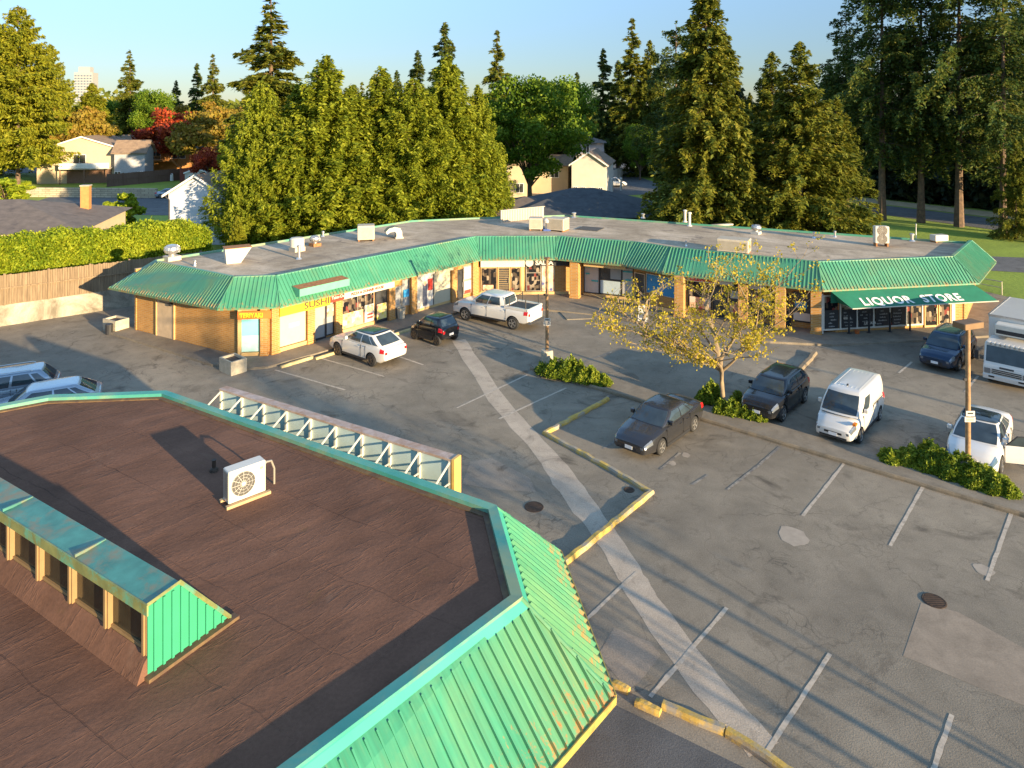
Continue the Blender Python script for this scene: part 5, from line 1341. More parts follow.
# box truck
tr = empty('box_truck', (24.75+.72*3.3, 35.05+.69*3.3, 0), R(224), 'white cab-over box truck at the right edge, nose towards the lot', 'truck')
X = 3.3
mb = MB(); prof = [(X, .45), (X+.02, .95), (X-.05, 1.1), (X-.3, 2.02), (X-.42, 2.12), (X-1.75, 2.15), (X-1.75, .45)]
n = len(prof); ys = [(-1.0, 0.04), (-.96, 0), (.96, 0), (1.0, .04)]
vs = []
for y, ins in ys: vs += [(x-(ins if x > X-1 else 0), y, z-(ins if z > 2 else 0)) for x, z in prof]
fs = [(j*n+i, j*n+(i+1) % n, (j+1)*n+(i+1) % n, (j+1)*n+i) for j in range(3) for i in range(n)]+[tuple(range(n)), tuple(reversed(range(3*n, 4*n)))]
mb.add(vs, fs); mb.build('cab', CP['white'], tr, local=True, smooth=30)
def front(y0, y1, z0, z1, o, nm, m):
    def X_(z): return X+.02-(.07*(z-.95)/.15 if z < 1.1 and z > .95 else (0 if z <= .95 else .07+.25*(z-1.1)/.92))
    MB().add([(X_(z0)+o, y0, z0), (X_(z0)+o, y1, z0), (X_(z1)+o, y1, z1), (X_(z1)+o, y0, z1), (X_(z0)-.02, y0, z0), (X_(z0)-.02, y1, z0), (X_(z1)-.02, y1, z1), (X_(z1)-.02, y0, z1)], [(0, 1, 2, 3), (0, 4, 5, 1), (2, 6, 7, 3), (1, 5, 6, 2), (3, 7, 4, 0)]).build(nm, m, tr, local=True)
front(-.9, .9, 1.22, 1.98, .012, 'windscreen', M['carglass'])
for k in range(3): front(-.62, .62, .68+k*.09, .72+k*.09, .03, 'grille', M['trimblack'])
front(-.3, .3, .98, 1.05, .03, 'badge', M['trimblack'])
for s in (1, -1):
    front(*(sorted((s*.68, s*.94))), .66, .9, .035, 'headlight', M['lamp']); front(*(sorted((s*.5, s*.75))), .48, .56, .07, 'fog_lamp', M['trimblack'])
    MB().box(X-1.25, X-.45, *(sorted((s*1.002, s*1.012))), 1.2, 1.9).build('side_window', M['carglass'], tr, local=True)
    mb = MB(); mb.tube([(X-.2, s*1.0, 1.9), (X+.05, s*1.25, 1.8), (X+.05, s*1.25, 1.2), (X-.1, s*1.0, 1.15)], .018, 5); mb.bbox(X, X+.08, *(sorted((s*1.15, s*1.35))), 1.25, 1.7, .02); mb.build('side_mirror', M['trimblack'], tr, local=True)
    for x in (X-.95, X-4.7): wheel(tr, x, s*.86, .42, .3 if x < 0 else .24)
MB().bbox(X-.1, X+.08, -1.0, 1.0, .38, .62, .03).build('bumper', CP['white'], tr, local=True)
mb = MB(); mb.box(X-.33, X-.22, -.9, .9, 2.1, 2.13)
for k in range(9): mb.box(X-.46, X-.14, -.85+k*.2, -.74+k*.2, 2.06, 2.17)
mb.build('roof_visor', M['white'], tr, local=True)
for z in (.45,): MB().box(X-6.6, X-1.8, -.4, .4, z, z+.25).build('chassis', M['trimblack'], tr, local=True)
MB().bbox(X-6.9, X-1.95, -1.16, 1.16, .85, 3.15, .03).build('cargo_box', CP['white'], tr, local=True)
mb = MB()
for s in (-1, 1): mb.box(X-6.92, X-1.93, *(sorted((s*1.12, s*1.19))), 3.1, 3.17)
mb.box(X-1.97, X-1.92, -1.19, 1.19, 3.08, 3.17); mb.build('edge_rail', M['steel'], tr, local=True)
mb = MB(); mb.bbox(X-1.95, X-1.2, -.75, .95, 2.35, 2.9, .05); mb.build('reefer_unit', M['unit_white'], tr, local=True)
mb = MB(); mb.box(X-1.205, X-1.19, -.68, .88, 2.42, 2.62); mb.build('reefer_grille', M['trimblack'], tr, local=True)
MB().box(X-1.95, X-1.935, .6, .95, 2.72, 2.98).build('logo_panel', M['white'], tr, local=True)
# two cars behind the near building
c = suv_spec(4.9, 1.9, 1.62, .55)
make_car('parked_car', 'silver estate van with roof rails, farther of two cars behind the near building', 'car', (-24.3, 33.0), 208, c, CP['silver'], W4(.5), group='cars behind the near building', rails=True)
c = suv_spec(4.6, 1.85, 1.5, .8)
make_car('parked_car', 'silver hatchback half hidden by the near roof edge, nearer of two cars', 'car', (-21.3, 31.7), 208, c, CP['pale'], W4(.5), group='cars behind the near building')
# far cars
c = sedan_spec(4.5, 1.8, 1.42)
make_car('parked_car', 'silver car in the shade beside the pale blue gabled house', 'car', (-54.5, 112), 15, c, CP['silver'], W4(.5))
make_car('parked_car', 'small silver car on the far street behind the white gabled house', 'car', (24.2, 149), 5, c, CP['silver'], W4(.5))
make_car('parked_car', 'white car seen just above the dark roof behind the strip', 'car', (18.6, 128), 8, suv_spec(4.5, 1.85, 1.7), CP['white'], W4(.5))
# person behind the open car door
def person(x, y, rz):
    sk_pts = dict(pelvis=(0, 0, .95), waist=(0, 0, 1.1), chest=(0, .02, 1.32), neck=(0, .01, 1.5), head=(0, -.02, 1.58), head2=(0, -.03, 1.7),
      hipL=(.1, 0, .92), kneeL=(.12, -.05, .5), ankL=(.13, .02, .09), toeL=(.14, -.15, .05), hipR=(-.1, 0, .92), kneeR=(-.12, -.12, .52), ankR=(-.12, -.02, .09), toeR=(-.12, -.2, .05),
      shL=(.19, .01, 1.43), elL=(.25, -.02, 1.15), wrL=(.24, -.2, .98), shR=(-.19, .01, 1.43), elR=(-.25, .0, 1.15), wrR=(-.25, -.12, .92))
    rad = dict(pelvis=.15, waist=.14, chest=.16, neck=.06, head=.095, head2=.1, hipL=.11, kneeL=.07, ankL=.05, toeL=.045, hipR=.11, kneeR=.07, ankR=.05, toeR=.045, shL=.075, elL=.05, wrL=.035, shR=.075, elR=.05, wrR=.035)
    ed = [('pelvis', 'waist'), ('waist', 'chest'), ('chest', 'neck'), ('neck', 'head'), ('head', 'head2'), ('pelvis', 'hipL'), ('hipL', 'kneeL'), ('kneeL', 'ankL'), ('ankL', 'toeL'), ('pelvis', 'hipR'), ('hipR', 'kneeR'), ('kneeR', 'ankR'), ('ankR', 'toeR'), ('chest', 'shL'), ('shL', 'elL'), ('elL', 'wrL'), ('chest', 'shR'), ('shR', 'elR'), ('elR', 'wrR')]
    for s, nm in ((1, 'L'), (-1, 'R')):
        w = sk_pts['wr'+nm]; pm_ = (w[0], w[1]-.05, w[2]-.05); sk_pts['palm'+nm] = pm_; rad['palm'+nm] = .032; ed.append(('wr'+nm, 'palm'+nm))
        for k in range(4):
            a = (pm_[0]+(k-1.5)*.02, pm_[1]-.04, pm_[2]-.045-.006*(k % 2)); sk_pts[f'f{k}{nm}'] = a; rad[f'f{k}{nm}'] = .0085; ed.append(('palm'+nm, f'f{k}{nm}'))
            b = (a[0], a[1]-.005, a[2]-.04); sk_pts[f'g{k}{nm}'] = b; rad[f'g{k}{nm}'] = .008; ed.append((f'f{k}{nm}', f'g{k}{nm}'))
        a = (pm_[0]-s*.05, pm_[1]-.02, pm_[2]-.01); sk_pts['th'+nm] = a; rad['th'+nm] = .01; ed.append(('palm'+nm, 'th'+nm))
    ks = list(sk_pts); me = bpy.data.meshes.new('person'); me.from_pydata([sk_pts[k] for k in ks], [(ks.index(a), ks.index(b)) for a, b in ed], [])
    o = bpy.data.objects.new('person', me); COL.objects.link(o); o.modifiers.new('s', 'SKIN'); o.modifiers.new('u', 'SUBSURF').levels = 2
    for i, k in enumerate(ks): me.skin_vertices[0].data[i].radius = (rad[k], rad[k]*.8 if k in ('waist', 'chest', 'pelvis') else rad[k])
    me.skin_vertices[0].data[0].use_root = True
    dg = bpy.context.evaluated_depsgraph_get(); dg.update(); nm = bpy.data.meshes.new_from_object(o.evaluated_get(dg)); o.modifiers.clear(); o.data = nm
    for m in (simple('skin', (.5, .28, .18), .6), simple('blue_jeans', (.12, .3, .42), .8), simple('grey_shirt', (.25, .27, .3), .8), simple('pale_shoes', (.6, .6, .58), .6)): nm.materials.append(m)
    for p in nm.polygons:
        z = p.center.z; ax = abs(p.center.x); y_ = p.center.y
        p.material_index = 3 if z < .1 else (1 if z < 1.0 and ax < .215 else (2 if z < 1.47 and not (z < 1.05 and ax > .215) else 0)); p.use_smooth = True
    e = o; o.location = (x, y, 0); o.rotation_euler = (0, 0, rz); tag(o, 'person in blue jeans behind the open door of the white glass-roofed car', 'person')
    mb = MB(); mb.lathe((0, -.01, 1.69), [(.105, -.02), (.112, .03), (.095, .085), (.04, .115)], 14); mb.build('hair', simple('dark_hair', (.03, .02, .015), .7), o, local=True, smooth=60)
    mb = MB(); mb.lathe((0, -.135, 1.665), [(.012, -.02), (.018, 0), (.008, .03)], 6); mb.build('nose', nm.materials[0], o, local=True, smooth=60)
    for s in (1, -1):
        MB().lathe((s*.035, -.118, 1.69), [(.006, -.008), (.012, 0), (.006, .008)], 8).build('eye', M['trimblack'], o, local=True)
        MB().lathe((s*.1, -.02, 1.66), [(.01, -.03), (.02, 0), (.012, .03)], 6).build('ear', nm.materials[0], o, local=True)
    MB().box(-.025, .025, -.128, -.118, 1.615, 1.623).build('mouth', M['redink'], o, local=True)
person(20.35, 27.45, R(60))
# ------------------------------------------------------------------ vegetation
def fastmesh(name, V, nf, mat, k=4):
    me = bpy.data.meshes.new(name)
    me.vertices.add(len(V)); me.vertices.foreach_set('co', V.astype(np.float32).ravel())
    me.loops.add(nf*k); me.loops.foreach_set('vertex_index', np.arange(nf*k, dtype=np.int32))
    me.polygons.add(nf); me.polygons.foreach_set('loop_start', np.arange(0, nf*k, k, dtype=np.int32))
    try: me.polygons.foreach_set('loop_total', np.full(nf, k, dtype=np.int32))
    except Exception: pass
    me.materials.append(mat); me.update(); me.validate(); return me
def norm(a): return a/np.maximum(np.linalg.norm(a, axis=1, keepdims=True), 1e-6)
def rhombs(name, C, A, B, la, lb, mat):
    """leaf-shaped faces: centre, long axis, cross axis"""
    A = norm(A)*la[:, None]/2; B = norm(B)*lb[:, None]/2
    V = np.stack([C-A, C+B-A*.2, C+A, C-B-A*.2], 1).reshape(-1, 3)
    return fastmesh(name, V, len(C), mat)
def conifer(rg, H, Rr, nbr, nleaf, z0=.08, prof=None, rise=.1, droop=.35, ls=(.5, .16), hang=.25, spray=.28, mat=None, tip=1.0, irr=.25, lean=0, bias=.55):
    prof = prof or (lambda t: (1-t)**.75)
    t = rg.random(nbr)**.85; z = (z0+(1-z0)*t)*H
    az = rg.random(nbr)*2*np.pi
    L = Rr*prof(t)*(1-irr+2*irr*rg.random(nbr)) + .15
    w = L**1.5+.05; w /= w.sum()
    bi = rg.choice(nbr, nleaf, p=w)
    u = rg.random(nleaf)**bias
    Lb = L[bi]; a = az[bi]; d = np.stack([np.cos(a), np.sin(a), np.zeros_like(a)], 1); s = np.stack([-np.sin(a), np.cos(a), np.zeros_like(a)], 1)
    tt = t[bi]
    zz = z[bi]+Lb*(rise*(1+tt)*u-droop*(1-tt*.7)*u**2)
    wid = spray*Lb*(1.15-u)*1.0
    lat = rg.normal(size=nleaf)*wid*.55
    hg = -np.abs(rg.normal(size=nleaf))*hang*(.4+Lb/Rr)
    C = d*(u*Lb)[:, None]+s*lat[:, None]; C[:, 2] += zz+hg-np.abs(lat)*.2
    A = d*.7+s*np.sign(lat)[:, None]*.6+rg.normal(size=(nleaf, 3))*.35; A[:, 2] += -.35+rg.normal(size=nleaf)*.2
    B = np.cross(A, rg.normal(size=(nleaf, 3))*.55+np.array([0, 0, 1.0]))
    sc = .7+.6*rg.random(nleaf)
    me = rhombs('crown', C, A, B, ls[0]*sc, ls[1]*sc*1.2, mat)
    # trunk with limbs
    mb = MB(); n = 9; r0 = H*.0105+.07
    mb.tube([(lean*math.sin(i*1.3)*.1, 0, H*i/n) for i in range(n+1)], [r0*(1-.93*i/n)*(1.25 if i == 0 else 1) for i in range(n+1)], 8)
    idx = rg.choice(nbr, min(nbr, 90), replace=False)
    for i in idx:
        q = []
        for k in range(4):
            uu = k/3*.9; q.append((math.cos(az[i])*uu*L[i], math.sin(az[i])*uu*L[i], z[i]+L[i]*(rise*(1+t[i])*uu-droop*(1-t[i]*.7)*uu**2)-.05))
        mb.tube(q, [.05+.012*L[i], .04, .025, .01], 3, cap=False)
    tm = bpy.data.meshes.new('trunk'); tm.from_pydata(mb.v, [], mb.f); tm.materials.append(M['bark']); tm.update()
    return me, tm
def broadleaf(rg, H, Rr, nclump, nleaf, mat, trunkh=.3, ls=(.28, .2), flat=1.0, top=.62, gap=.0):
    """crown of uneven clumps around spreading limbs"""
    th = rg.random(nclump)*2*np.pi; ph = np.arccos(1-2*rg.random(nclump)); rr = (.45+.55*rg.random(nclump))
    cz = H*(trunkh+(1-trunkh)*.5); rz = H*(1-trunkh)*.5
    CC = np.stack([Rr*rr*np.sin(ph)*np.cos(th), Rr*rr*np.sin(ph)*np.sin(th), cz+rz*rr*np.cos(ph)*.92], 1)
    cr = Rr*(.12+.19*rg.random(nclump))
    bi = rg.integers(0, nclump, nleaf); v = norm(rg.normal(size=(nleaf, 3)))
    r = rg.random(nleaf)**.4
    C = CC[bi]+v*(cr[bi]*r)[:, None]*np.array([1.1, 1.1, .75])
    A = rg.normal(size=(nleaf, 3)); A[:, 2] -= .4; B = np.cross(A, v+rg.normal(size=(nleaf, 3))*.4)
    sc = .7+.6*rg.random(nleaf)
    me = rhombs('crown', C, A, B, ls[0]*sc, ls[1]*sc, mat)
    mb = MB(); r0 = H*.014+.05
    mb.tube([(0, 0, 0), (.05, .03, H*trunkh*.6), (0, .05, H*trunkh*1.1), (.1, 0, H*.6)], [r0*1.3, r0, r0*.85, r0*.3], 8)
    for i in range(min(nclump, 26)):
        c = CC[i]; s = H*trunkh*(.8+.5*rnd.random())
        mb.tube([(0, 0, s), (c[0]*.4, c[1]*.4, s+(c[2]-s)*.5), tuple(c)], [r0*.5, r0*.3, .02], 4, cap=False)
    tm = bpy.data.meshes.new('trunk'); tm.from_pydata(mb.v, [], mb.f); tm.materials.append(M['bark']); tm.update()
    return me, tm
M['bark'] = simple('bark', (.16, .1, .06), .9, 0, .35, 3, (.08, .055, .04), (.4, .65), .4)
M['bark_pale'] = simple('pale_bark', (.25, .18, .1), .85, 0, .3, 3, (.2, .15, .1), (.45, .65), .3)
LM = dict(
 cedar=leafmat('cedar_foliage', (.09, .135, .01), (.25, .29, .018), .42, .5, (.36, .37, .03)),
 spruce=leafmat('spruce_foliage', (.06, .095, .016), (.17, .19, .02), .4, .5, (.28, .25, .03)),
 fir=leafmat('fir_foliage', (.035, .075, .03), (.09, .14, .025), .4, .4, (.18, .17, .03)),
 golden=leafmat('golden_conifer_foliage', (.11, .14, .01), (.24, .25, .015), .35, .3, (.34, .31, .02)),
 green=leafmat('broadleaf_green', (.05, .11, .008), (.12, .2, .012), .4, .4, (.22, .28, .02)),
 olive=leafmat('olive_orange_foliage', (.16, .13, .015), (.26, .19, .02), .3, .3, (.3, .17, .03)),
 red=leafmat('red_maple_foliage', (.2, .025, .015), (.36, .05, .02), .3, .5, (.45, .1, .02)),
 yellow=leafmat('young_yellow_leaves', (.3, .27, .02), (.5, .4, .03), .45, .8, (.6, .42, .05)),
 hedge=leafmat('laurel_hedge', (.1, .17, .008), (.26, .32, .014), .4, .5, (.42, .44, .03)),
 juniper=leafmat('juniper_foliage', (.05, .1, .01), (.17, .23, .015), .35, 1.2, (.36, .38, .04)),
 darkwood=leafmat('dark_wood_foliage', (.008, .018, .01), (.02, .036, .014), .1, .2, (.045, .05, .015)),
)
rg = np.random.default_rng(11)
PROTO = {}
def proto(key, fn): PROTO[key] = fn
bushy = lambda t: np.minimum(1, (1.02-t)**.92)*1.06*(.7+.3*np.minimum(1, t*4+.3))
narrow = lambda t: (1-t)**.85
openf = lambda t: (1-t)**.75*(.75+.25*np.sin(t*40))
high = lambda t: np.minimum(1, (1.03-t)*1.9)**.8*(.5+.5*np.minimum(1, t*3))
PROTO['cedar1'] = conifer(rg, 20, 5.6, 620, 70000, .01, bushy, .35, .35, (.45, .15), .5, .3, LM['cedar'])
PROTO['cedar2'] = conifer(rg, 20, 5.2, 560, 65000, .01, bushy, .5, .3, (.44, .15), .55, .28, LM['cedar'], irr=.32)
PROTO['cedar3'] = conifer(rg, 20, 6.0, 600, 70000, .01, lambda t: (1-t)**.85, .7, .25, (.44, .14), .5, .24, LM['cedar'], irr=.3)
PROTO['spruce1'] = conifer(rg, 26, 5.6, 460, 65000, .02, narrow, .15, .5, (.5, .17), .55, .24, LM['spruce'], irr=.3)
PROTO['spruce2'] = conifer(rg, 22, 5.4, 330, 42000, .02, narrow, .3, .45, (.5, .15), .45, .2, LM['spruce'], irr=.42)
PROTO['fir1'] = conifer(rg, 32, 4.8, 170, 26000, .2, high, .1, .4, (.5, .17), .5, .2, LM['fir'], irr=.6)
PROTO['fir2'] = conifer(rg, 34, 4.5, 160, 24000, .17, high, .15, .45, (.5, .17), .5, .2, LM['fir'], irr=.62)
PROTO['thin'] = conifer(rg, 25, 3.8, 240, 20000, .12, openf, .12, .45, (.6, .17), .3, .2, LM['spruce'], irr=.4)
PROTO['thinfir'] = conifer(rg, 25, 3.6, 240, 20000, .12, openf, .12, .45, (.6, .17), .3, .2, LM['fir'], irr=.4)
PROTO['deodar'] = conifer(rg, 33, 11, 420, 60000, .12, lambda t: (1-t)**.7, .25, .22, (.8, .25), .35, .26, LM['golden'], irr=.3)
PROTO['golden'] = conifer(rg, 20, 5, 320, 26000, .04, bushy, .5, .3, (.7, .25), .5, .3, LM['golden'])
PROTO['green'] = broadleaf(rg, 16, 6, 95, 26000, LM['green'], .16, (.36, .24))
PROTO['olive'] = broadleaf(rg, 12, 5, 60, 16000, LM['olive'], .2, (.45, .32))
PROTO['red'] = broadleaf(rg, 9, 5, 50, 14000, LM['red'], .2, (.42, .3))
PROTO['bush'] = broadleaf(rg, 3, 1.6, 30, 5000, LM['hedge'], .05, (.3, .2))
KIND = {'cedar1': 'cedar', 'cedar2': 'cedar', 'cedar3': 'cedar', 'spruce1': 'spruce', 'spruce2': 'spruce', 'fir1': 'fir', 'fir2': 'fir', 'thin': 'spruce', 'thinfir': 'fir', 'deodar': 'cedar', 'golden': 'conifer', 'green': 'deciduous', 'olive': 'deciduous', 'red': 'maple', 'bush': 'shrub'}
HP = dict(cedar1=20, cedar2=20, cedar3=20, spruce1=26, spruce2=22, fir1=32, fir2=34, thin=25, thinfir=25, deodar=33, golden=20, green=16, olive=12, red=9, bush=3)
def tree(key, x, y, h, label, wr=1.0, group=None, z=0, rot=None):
    nm = 'shrub' if key == 'bush' else KIND[key]+'_tree'
    e = empty(nm, (x, y, z), rnd.random()*6.28 if rot is None else rot, label, 'shrub' if key == 'bush' else 'tree', group)
    s = h/HP[key]; e.scale = (s*wr, s*wr, s)
    cm, tm = PROTO[key]
    link_mesh('trunk', tm, e); link_mesh('crown', cm, e)
    return e
def T(key, px, Y, ytop, label, wr=1.0, group=None):
    """px column, distance, picture row of the tip"""
    h = 14-(ytop-110)*Y/700; x = (px-512)*Y/700
    return tree(key, x, Y, h, label, wr, group)
# row behind the left wing
g1 = 'dense conifers standing in a row behind the left wing'
T('cedar3', 262, 72, 82, 'leftmost dense conifer behind the left wing, with low branches sweeping left over the blue house', 1.0, g1)
T('cedar2', 326, 72, 57, 'dense conifer second from the left in the row, with a twin pointed tip', 1.35, g1)
T('cedar1', 300, 74, 84, 'broad dense conifer filling the row between the leftmost and the twin-tipped one', 1.3, g1)
T('cedar1', 382, 75, 68, 'dense pointed conifer in the middle of the row behind the square roof unit', 1.3, g1)
T('cedar2', 352, 74, 86, 'lower dense conifer in the dip of the row left of the middle one', 1.3, g1)
T('cedar1', 447, 77, 55, 'tallest and widest dense conifer at the right end of the row', 1.15, g1)
T('cedar3', 413, 74, 80, 'dense conifer between the middle one and the widest one of the row', 1.3, g1)
T('cedar2', 478, 79, 86, 'bright edge conifer at the right end of the row by the street gap', .9, g1)
T('cedar3', 285, 70, 118, 'low dense conifer at the front left of the row above the ball vents', 1.1, g1)
T('cedar3', 256, 69, 140, 'low sweeping conifer right of the pale blue house wall', .9, g1)
T('golden', 237, 64, 216, 'small rounded cypress next to the pale blue wall and the end of the hedge', 1.0)
# behind the row
T('thin', 271, 108, -6, 'very tall spruce with upturned side branches rising above the left of the row', 1.75)
T('thinfir', 445, 112, 22, 'dark conifer tip rising behind the widest tree of the row', 1.25)
T('thinfir', 418, 120, 50, 'small dark conifer tip left of the tip behind the widest tree', 1.2)
T('thin', 497, 125, 30, 'slim conifer tip just left of the large green deciduous tree', 1.1)
T('thinfir', 397, 130, 70, 'small dark tip in the dip of the row', 1.2)
T('thin', 362, 125, 82, 'thin conifer tip between twin-tipped and middle trees', 1.1)
# far left
T('deodar', 18, 128, 6, 'large golden green cedar with a bare trunk on the lawn at the far left', .85)
T('deodar', 50, 150, 44, 'second golden cedar tip just right of the large one at the far left', .7)
T('golden', 92, 150, 84, 'cone shaped golden tree left of the beige house roof', 1.3)
T('olive', 78, 145, 98, 'orange tinged tree between the two golden trees above the beige house', 1.0)
T('golden', 0, 150, 30, 'golden tree cut by the left frame edge', 1.0)
T('thin', 130, 190, 50, 'bare looking tall conifer above the green round tree over the houses', 1.3)
T('green', 155, 180, 84, 'round bright green tree over the roof of the beige house', .8)
T('thinfir', 176, 210, 80, 'smallest dark conifer over the red maple', 1.2)
T('thinfir', 197, 200, 63, 'dark conifer over the maple, the middle of three tips', 1.15)
T('thin', 213, 190, 54, 'tallest of the three conifer tips over the maple', 1.2)
T('green', 120, 200, 96, 'dark green tree low behind the roof of the beige house', 1.3)
T('olive', 238, 150, 95, 'olive tree behind the leftmost conifer of the row', 1.2)
T('red', 178, 158, 110, 'red maple above the gable of the brown house', 1.15)
T('olive', 208, 140, 98, 'orange green tree right of the red maple', 1.1)
T('red', 212, 120, 146, 'dark red shrub tree at the left edge of the conifer row', .8)
T('bush', 124, 84, 191, 'small yellow green bush beside the grey hip roof', 1.0)
T('bush', 6, 105, 176, 'low shrub on the lawn at the far left', 1.6)
# centre
T('green', 530, 100, 66, 'large green deciduous tree left of the white gabled house', 1.0)
T('green', 556, 125, 74, 'lighter green tree behind the large deciduous tree', 1.0)
T('green', 507, 115, 92, 'green tree in the gap right of the conifer row', .8)
T('thinfir', 603, 155, 48, 'grey green conifer, left one of the pair behind the far street', 1.25)
T('thin', 632, 150, 18, 'tall brownish conifer, right one of the pair behind the far street', 1.25)
T('thinfir', 618, 165, 60, 'dark conifer between the pair behind the far street', 1.3)
T('spruce2', 650, 150, 40, 'conifer just left of the giant spruce above the far street', .9)
T('thinfir', 577, 170, 72, 'dark conifer tip right of the lighter green tree', 1.2)
T('green', 640, 140, 120, 'green tree low beside the far street', .8)
# giant spruces behind the right wing
T('spruce1', 706, 70, -26, 'giant broad spruce reaching the top of the frame behind the strip', 1.12)
T('fir1', 676, 82, 20, 'dark conifer showing on the left side of the giant spruce', 1.0)
T('spruce2', 800, 68, 42, 'ragged spruce with an open gap along its trunk behind the right wing', 1.25)
T('spruce2', 836, 70, 98, 'low bright spruce leaning right beside the open lawn', 1.15)
T('spruce2', 772, 78, 52, 'spruce filling the gap between the giant spruce and the ragged spruce', 1.15)
T('spruce1', 750, 82, 92, 'lower spruce tucked behind the right side of the giant spruce', .8)
T('cedar1', 742, 72, 150, 'low conifer at the roof edge right of the giant spruce', 1.0)
# tall firs on the lawn
g2 = 'tall bare-trunked firs on the lawn'
for px, Y, yt, k, wr, lab in ((882, 89, -70, 'fir1', .95, 'leftmost tall fir with a bare trunk on the lawn behind the right wing'), (921, 87, -55, 'fir2', .95, 'second tall fir from the left on the lawn, with a thick stained base'),
    (959, 84, -90, 'fir1', .95, 'third tall fir from the left on the lawn, standing near the road'), (1003, 80, -60, 'fir2', .9, 'rightmost tall fir on the lawn with low green branches'),
    (846, 96, 6, 'fir2', 1.0, 'slim fir behind the left side of the tall lawn firs'), (1035, 92, -30, 'fir1', 1.3, 'tall fir cut by the right frame edge'), (905, 112, 60, 'fir2', 1.0, 'fir across the road behind the two left lawn firs'), (985, 110, 40, 'fir1', 1.1, 'fir across the road behind the two right lawn firs'), (940, 118, 75, 'fir1', 1.2, 'fir across the road between the second and third lawn firs')):
    T(k, px, Y, yt, lab, wr, g2)
T('spruce2', 1016, 76, 140, 'low dark green conifer under the rightmost fir', .9)
# dark woodland across the road, one mass
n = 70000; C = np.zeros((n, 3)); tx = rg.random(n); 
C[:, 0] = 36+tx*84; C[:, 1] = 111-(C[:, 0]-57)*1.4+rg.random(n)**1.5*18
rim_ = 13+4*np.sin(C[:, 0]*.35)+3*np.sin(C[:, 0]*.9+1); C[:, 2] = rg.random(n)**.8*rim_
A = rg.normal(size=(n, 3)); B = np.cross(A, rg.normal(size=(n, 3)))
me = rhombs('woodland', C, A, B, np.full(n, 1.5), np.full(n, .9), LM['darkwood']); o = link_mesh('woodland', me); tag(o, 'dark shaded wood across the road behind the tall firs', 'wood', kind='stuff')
n = 60000; C = np.zeros((n, 3)); tx = rg.random(n); C[:, 0] = -420+tx*520; C[:, 1] = 260+rg.random(n)*60
C[:, 2] = rg.random(n)**.8*(15+3*np.sin(C[:, 0]*.11)+2.5*np.sin(C[:, 0]*.31)+1.5*np.sin(C[:, 0]*.83))
A = rg.normal(size=(n, 3)); B = np.cross(A, rg.normal(size=(n, 3)))
me = rhombs('distant_trees', C, A, B, np.full(n, 2.6), np.full(n, 1.6), LM['spruce']); o = link_mesh('distant_trees', me); tag(o, 'distant band of trees beyond the houses', 'wood', kind='stuff')
# young tree in the median with sparse yellow leaves
def young_tree(x, y):
    e = empty('young_tree', (x, y, .1), 0, 'young street tree with bare branches and sparse yellow leaves in the median', 'tree'); rr = random.Random(21)
    mb = MB(); tips = []; nodes_ = []
    def grow(p, d, L, r, lv):
        n = 4; pts = [p]; q = Vector(p); dd = Vector(d).normalized()
        for i in range(n):
            dd = (dd+Vector((rr.uniform(-.14, .14), rr.uniform(-.14, .14), rr.uniform(-.05, .09)))).normalized()
            q = q+dd*L/n; pts.append(tuple(q))
            if lv >= 2: nodes_.append((tuple(q), lv))
        mb.tube(pts, [r*(1-.5*i/n) for i in range(n+1)], 7 if lv < 2 else (5 if lv < 3 else 3), cap=lv == 0)
        if lv == 4: tips.append(tuple(q)); return
        k = {0: 6, 1: 5, 2: 4, 3: 3}[lv]
        for j in range(k):
            t = 1.0 if (j == 0) else (rr.uniform(.75, 1) if lv == 0 else rr.uniform(.3, 1)); idx = min(n, max(1, int(t*n))); b = pts[idx]
            a = 2*math.pi*(j+rr.random()*.5)/k; side = Vector((math.cos(a), math.sin(a), 0))
            sp = {0: .95, 1: .75, 2: .8, 3: .9}[lv]*rr.uniform(.7, 1.15)
            nd = (dd+side*sp+Vector((0, 0, .12))).normalized()
            grow(b, nd, L*{0: 1.25, 1: .62, 2: .6, 3: .6}[lv]*rr.uniform(.75, 1.15), r*(.5 if lv == 0 else .48), lv+1)
    grow((0, 0, 0), (.02, 0, 1), 2.0, .12, 0)
    vx = [p[0] for p, l in nodes_]; kn = 6.3/abs(min(vx)); kp = 4.7/max(vx)
    vy = max(abs(p[1]) for p, l in nodes_); zz = max(p[2] for p, l in nodes_)
    def wp(p):
        f = min(1, max(0, (p[2]-.8)/2)); kx = kn if p[0] < 0 else kp
        return (p[0]*(1+(kx-1)*f), p[1]*(1+(5.2/vy-1)*f), p[2]*8.0/zz)
    mb.v = [wp(p) for p in mb.v]; tips = [wp(p) for p in tips]; nodes_ = [(wp(p), l) for p, l in nodes_]
    o = mb.build('trunk', M['bark_pale'], e, local=True, smooth=60)
    pts = np.array(tips+[p for p, l in nodes_ if l >= 3]); 
    hot = pts[rg.random(len(pts)) < .5]
    n = 7500; bi = rg.integers(0, len(hot), n); C = hot[bi]+rg.normal(size=(n, 3))*.1
    A = rg.normal(size=(n, 3)); A[:, 2] -= .6; B = np.cross(A, rg.normal(size=(n, 3)))
    sc = .7+.6*rg.random(n); link_mesh('crown', rhombs('crown', C, A, B, .115*sc, .08*sc, LM['yellow']), e)
    z = pts[:, 2].max(); w = np.abs(pts[:, :2]).max(); print('young tree', z, w)
young_tree(9.83, 32.5)
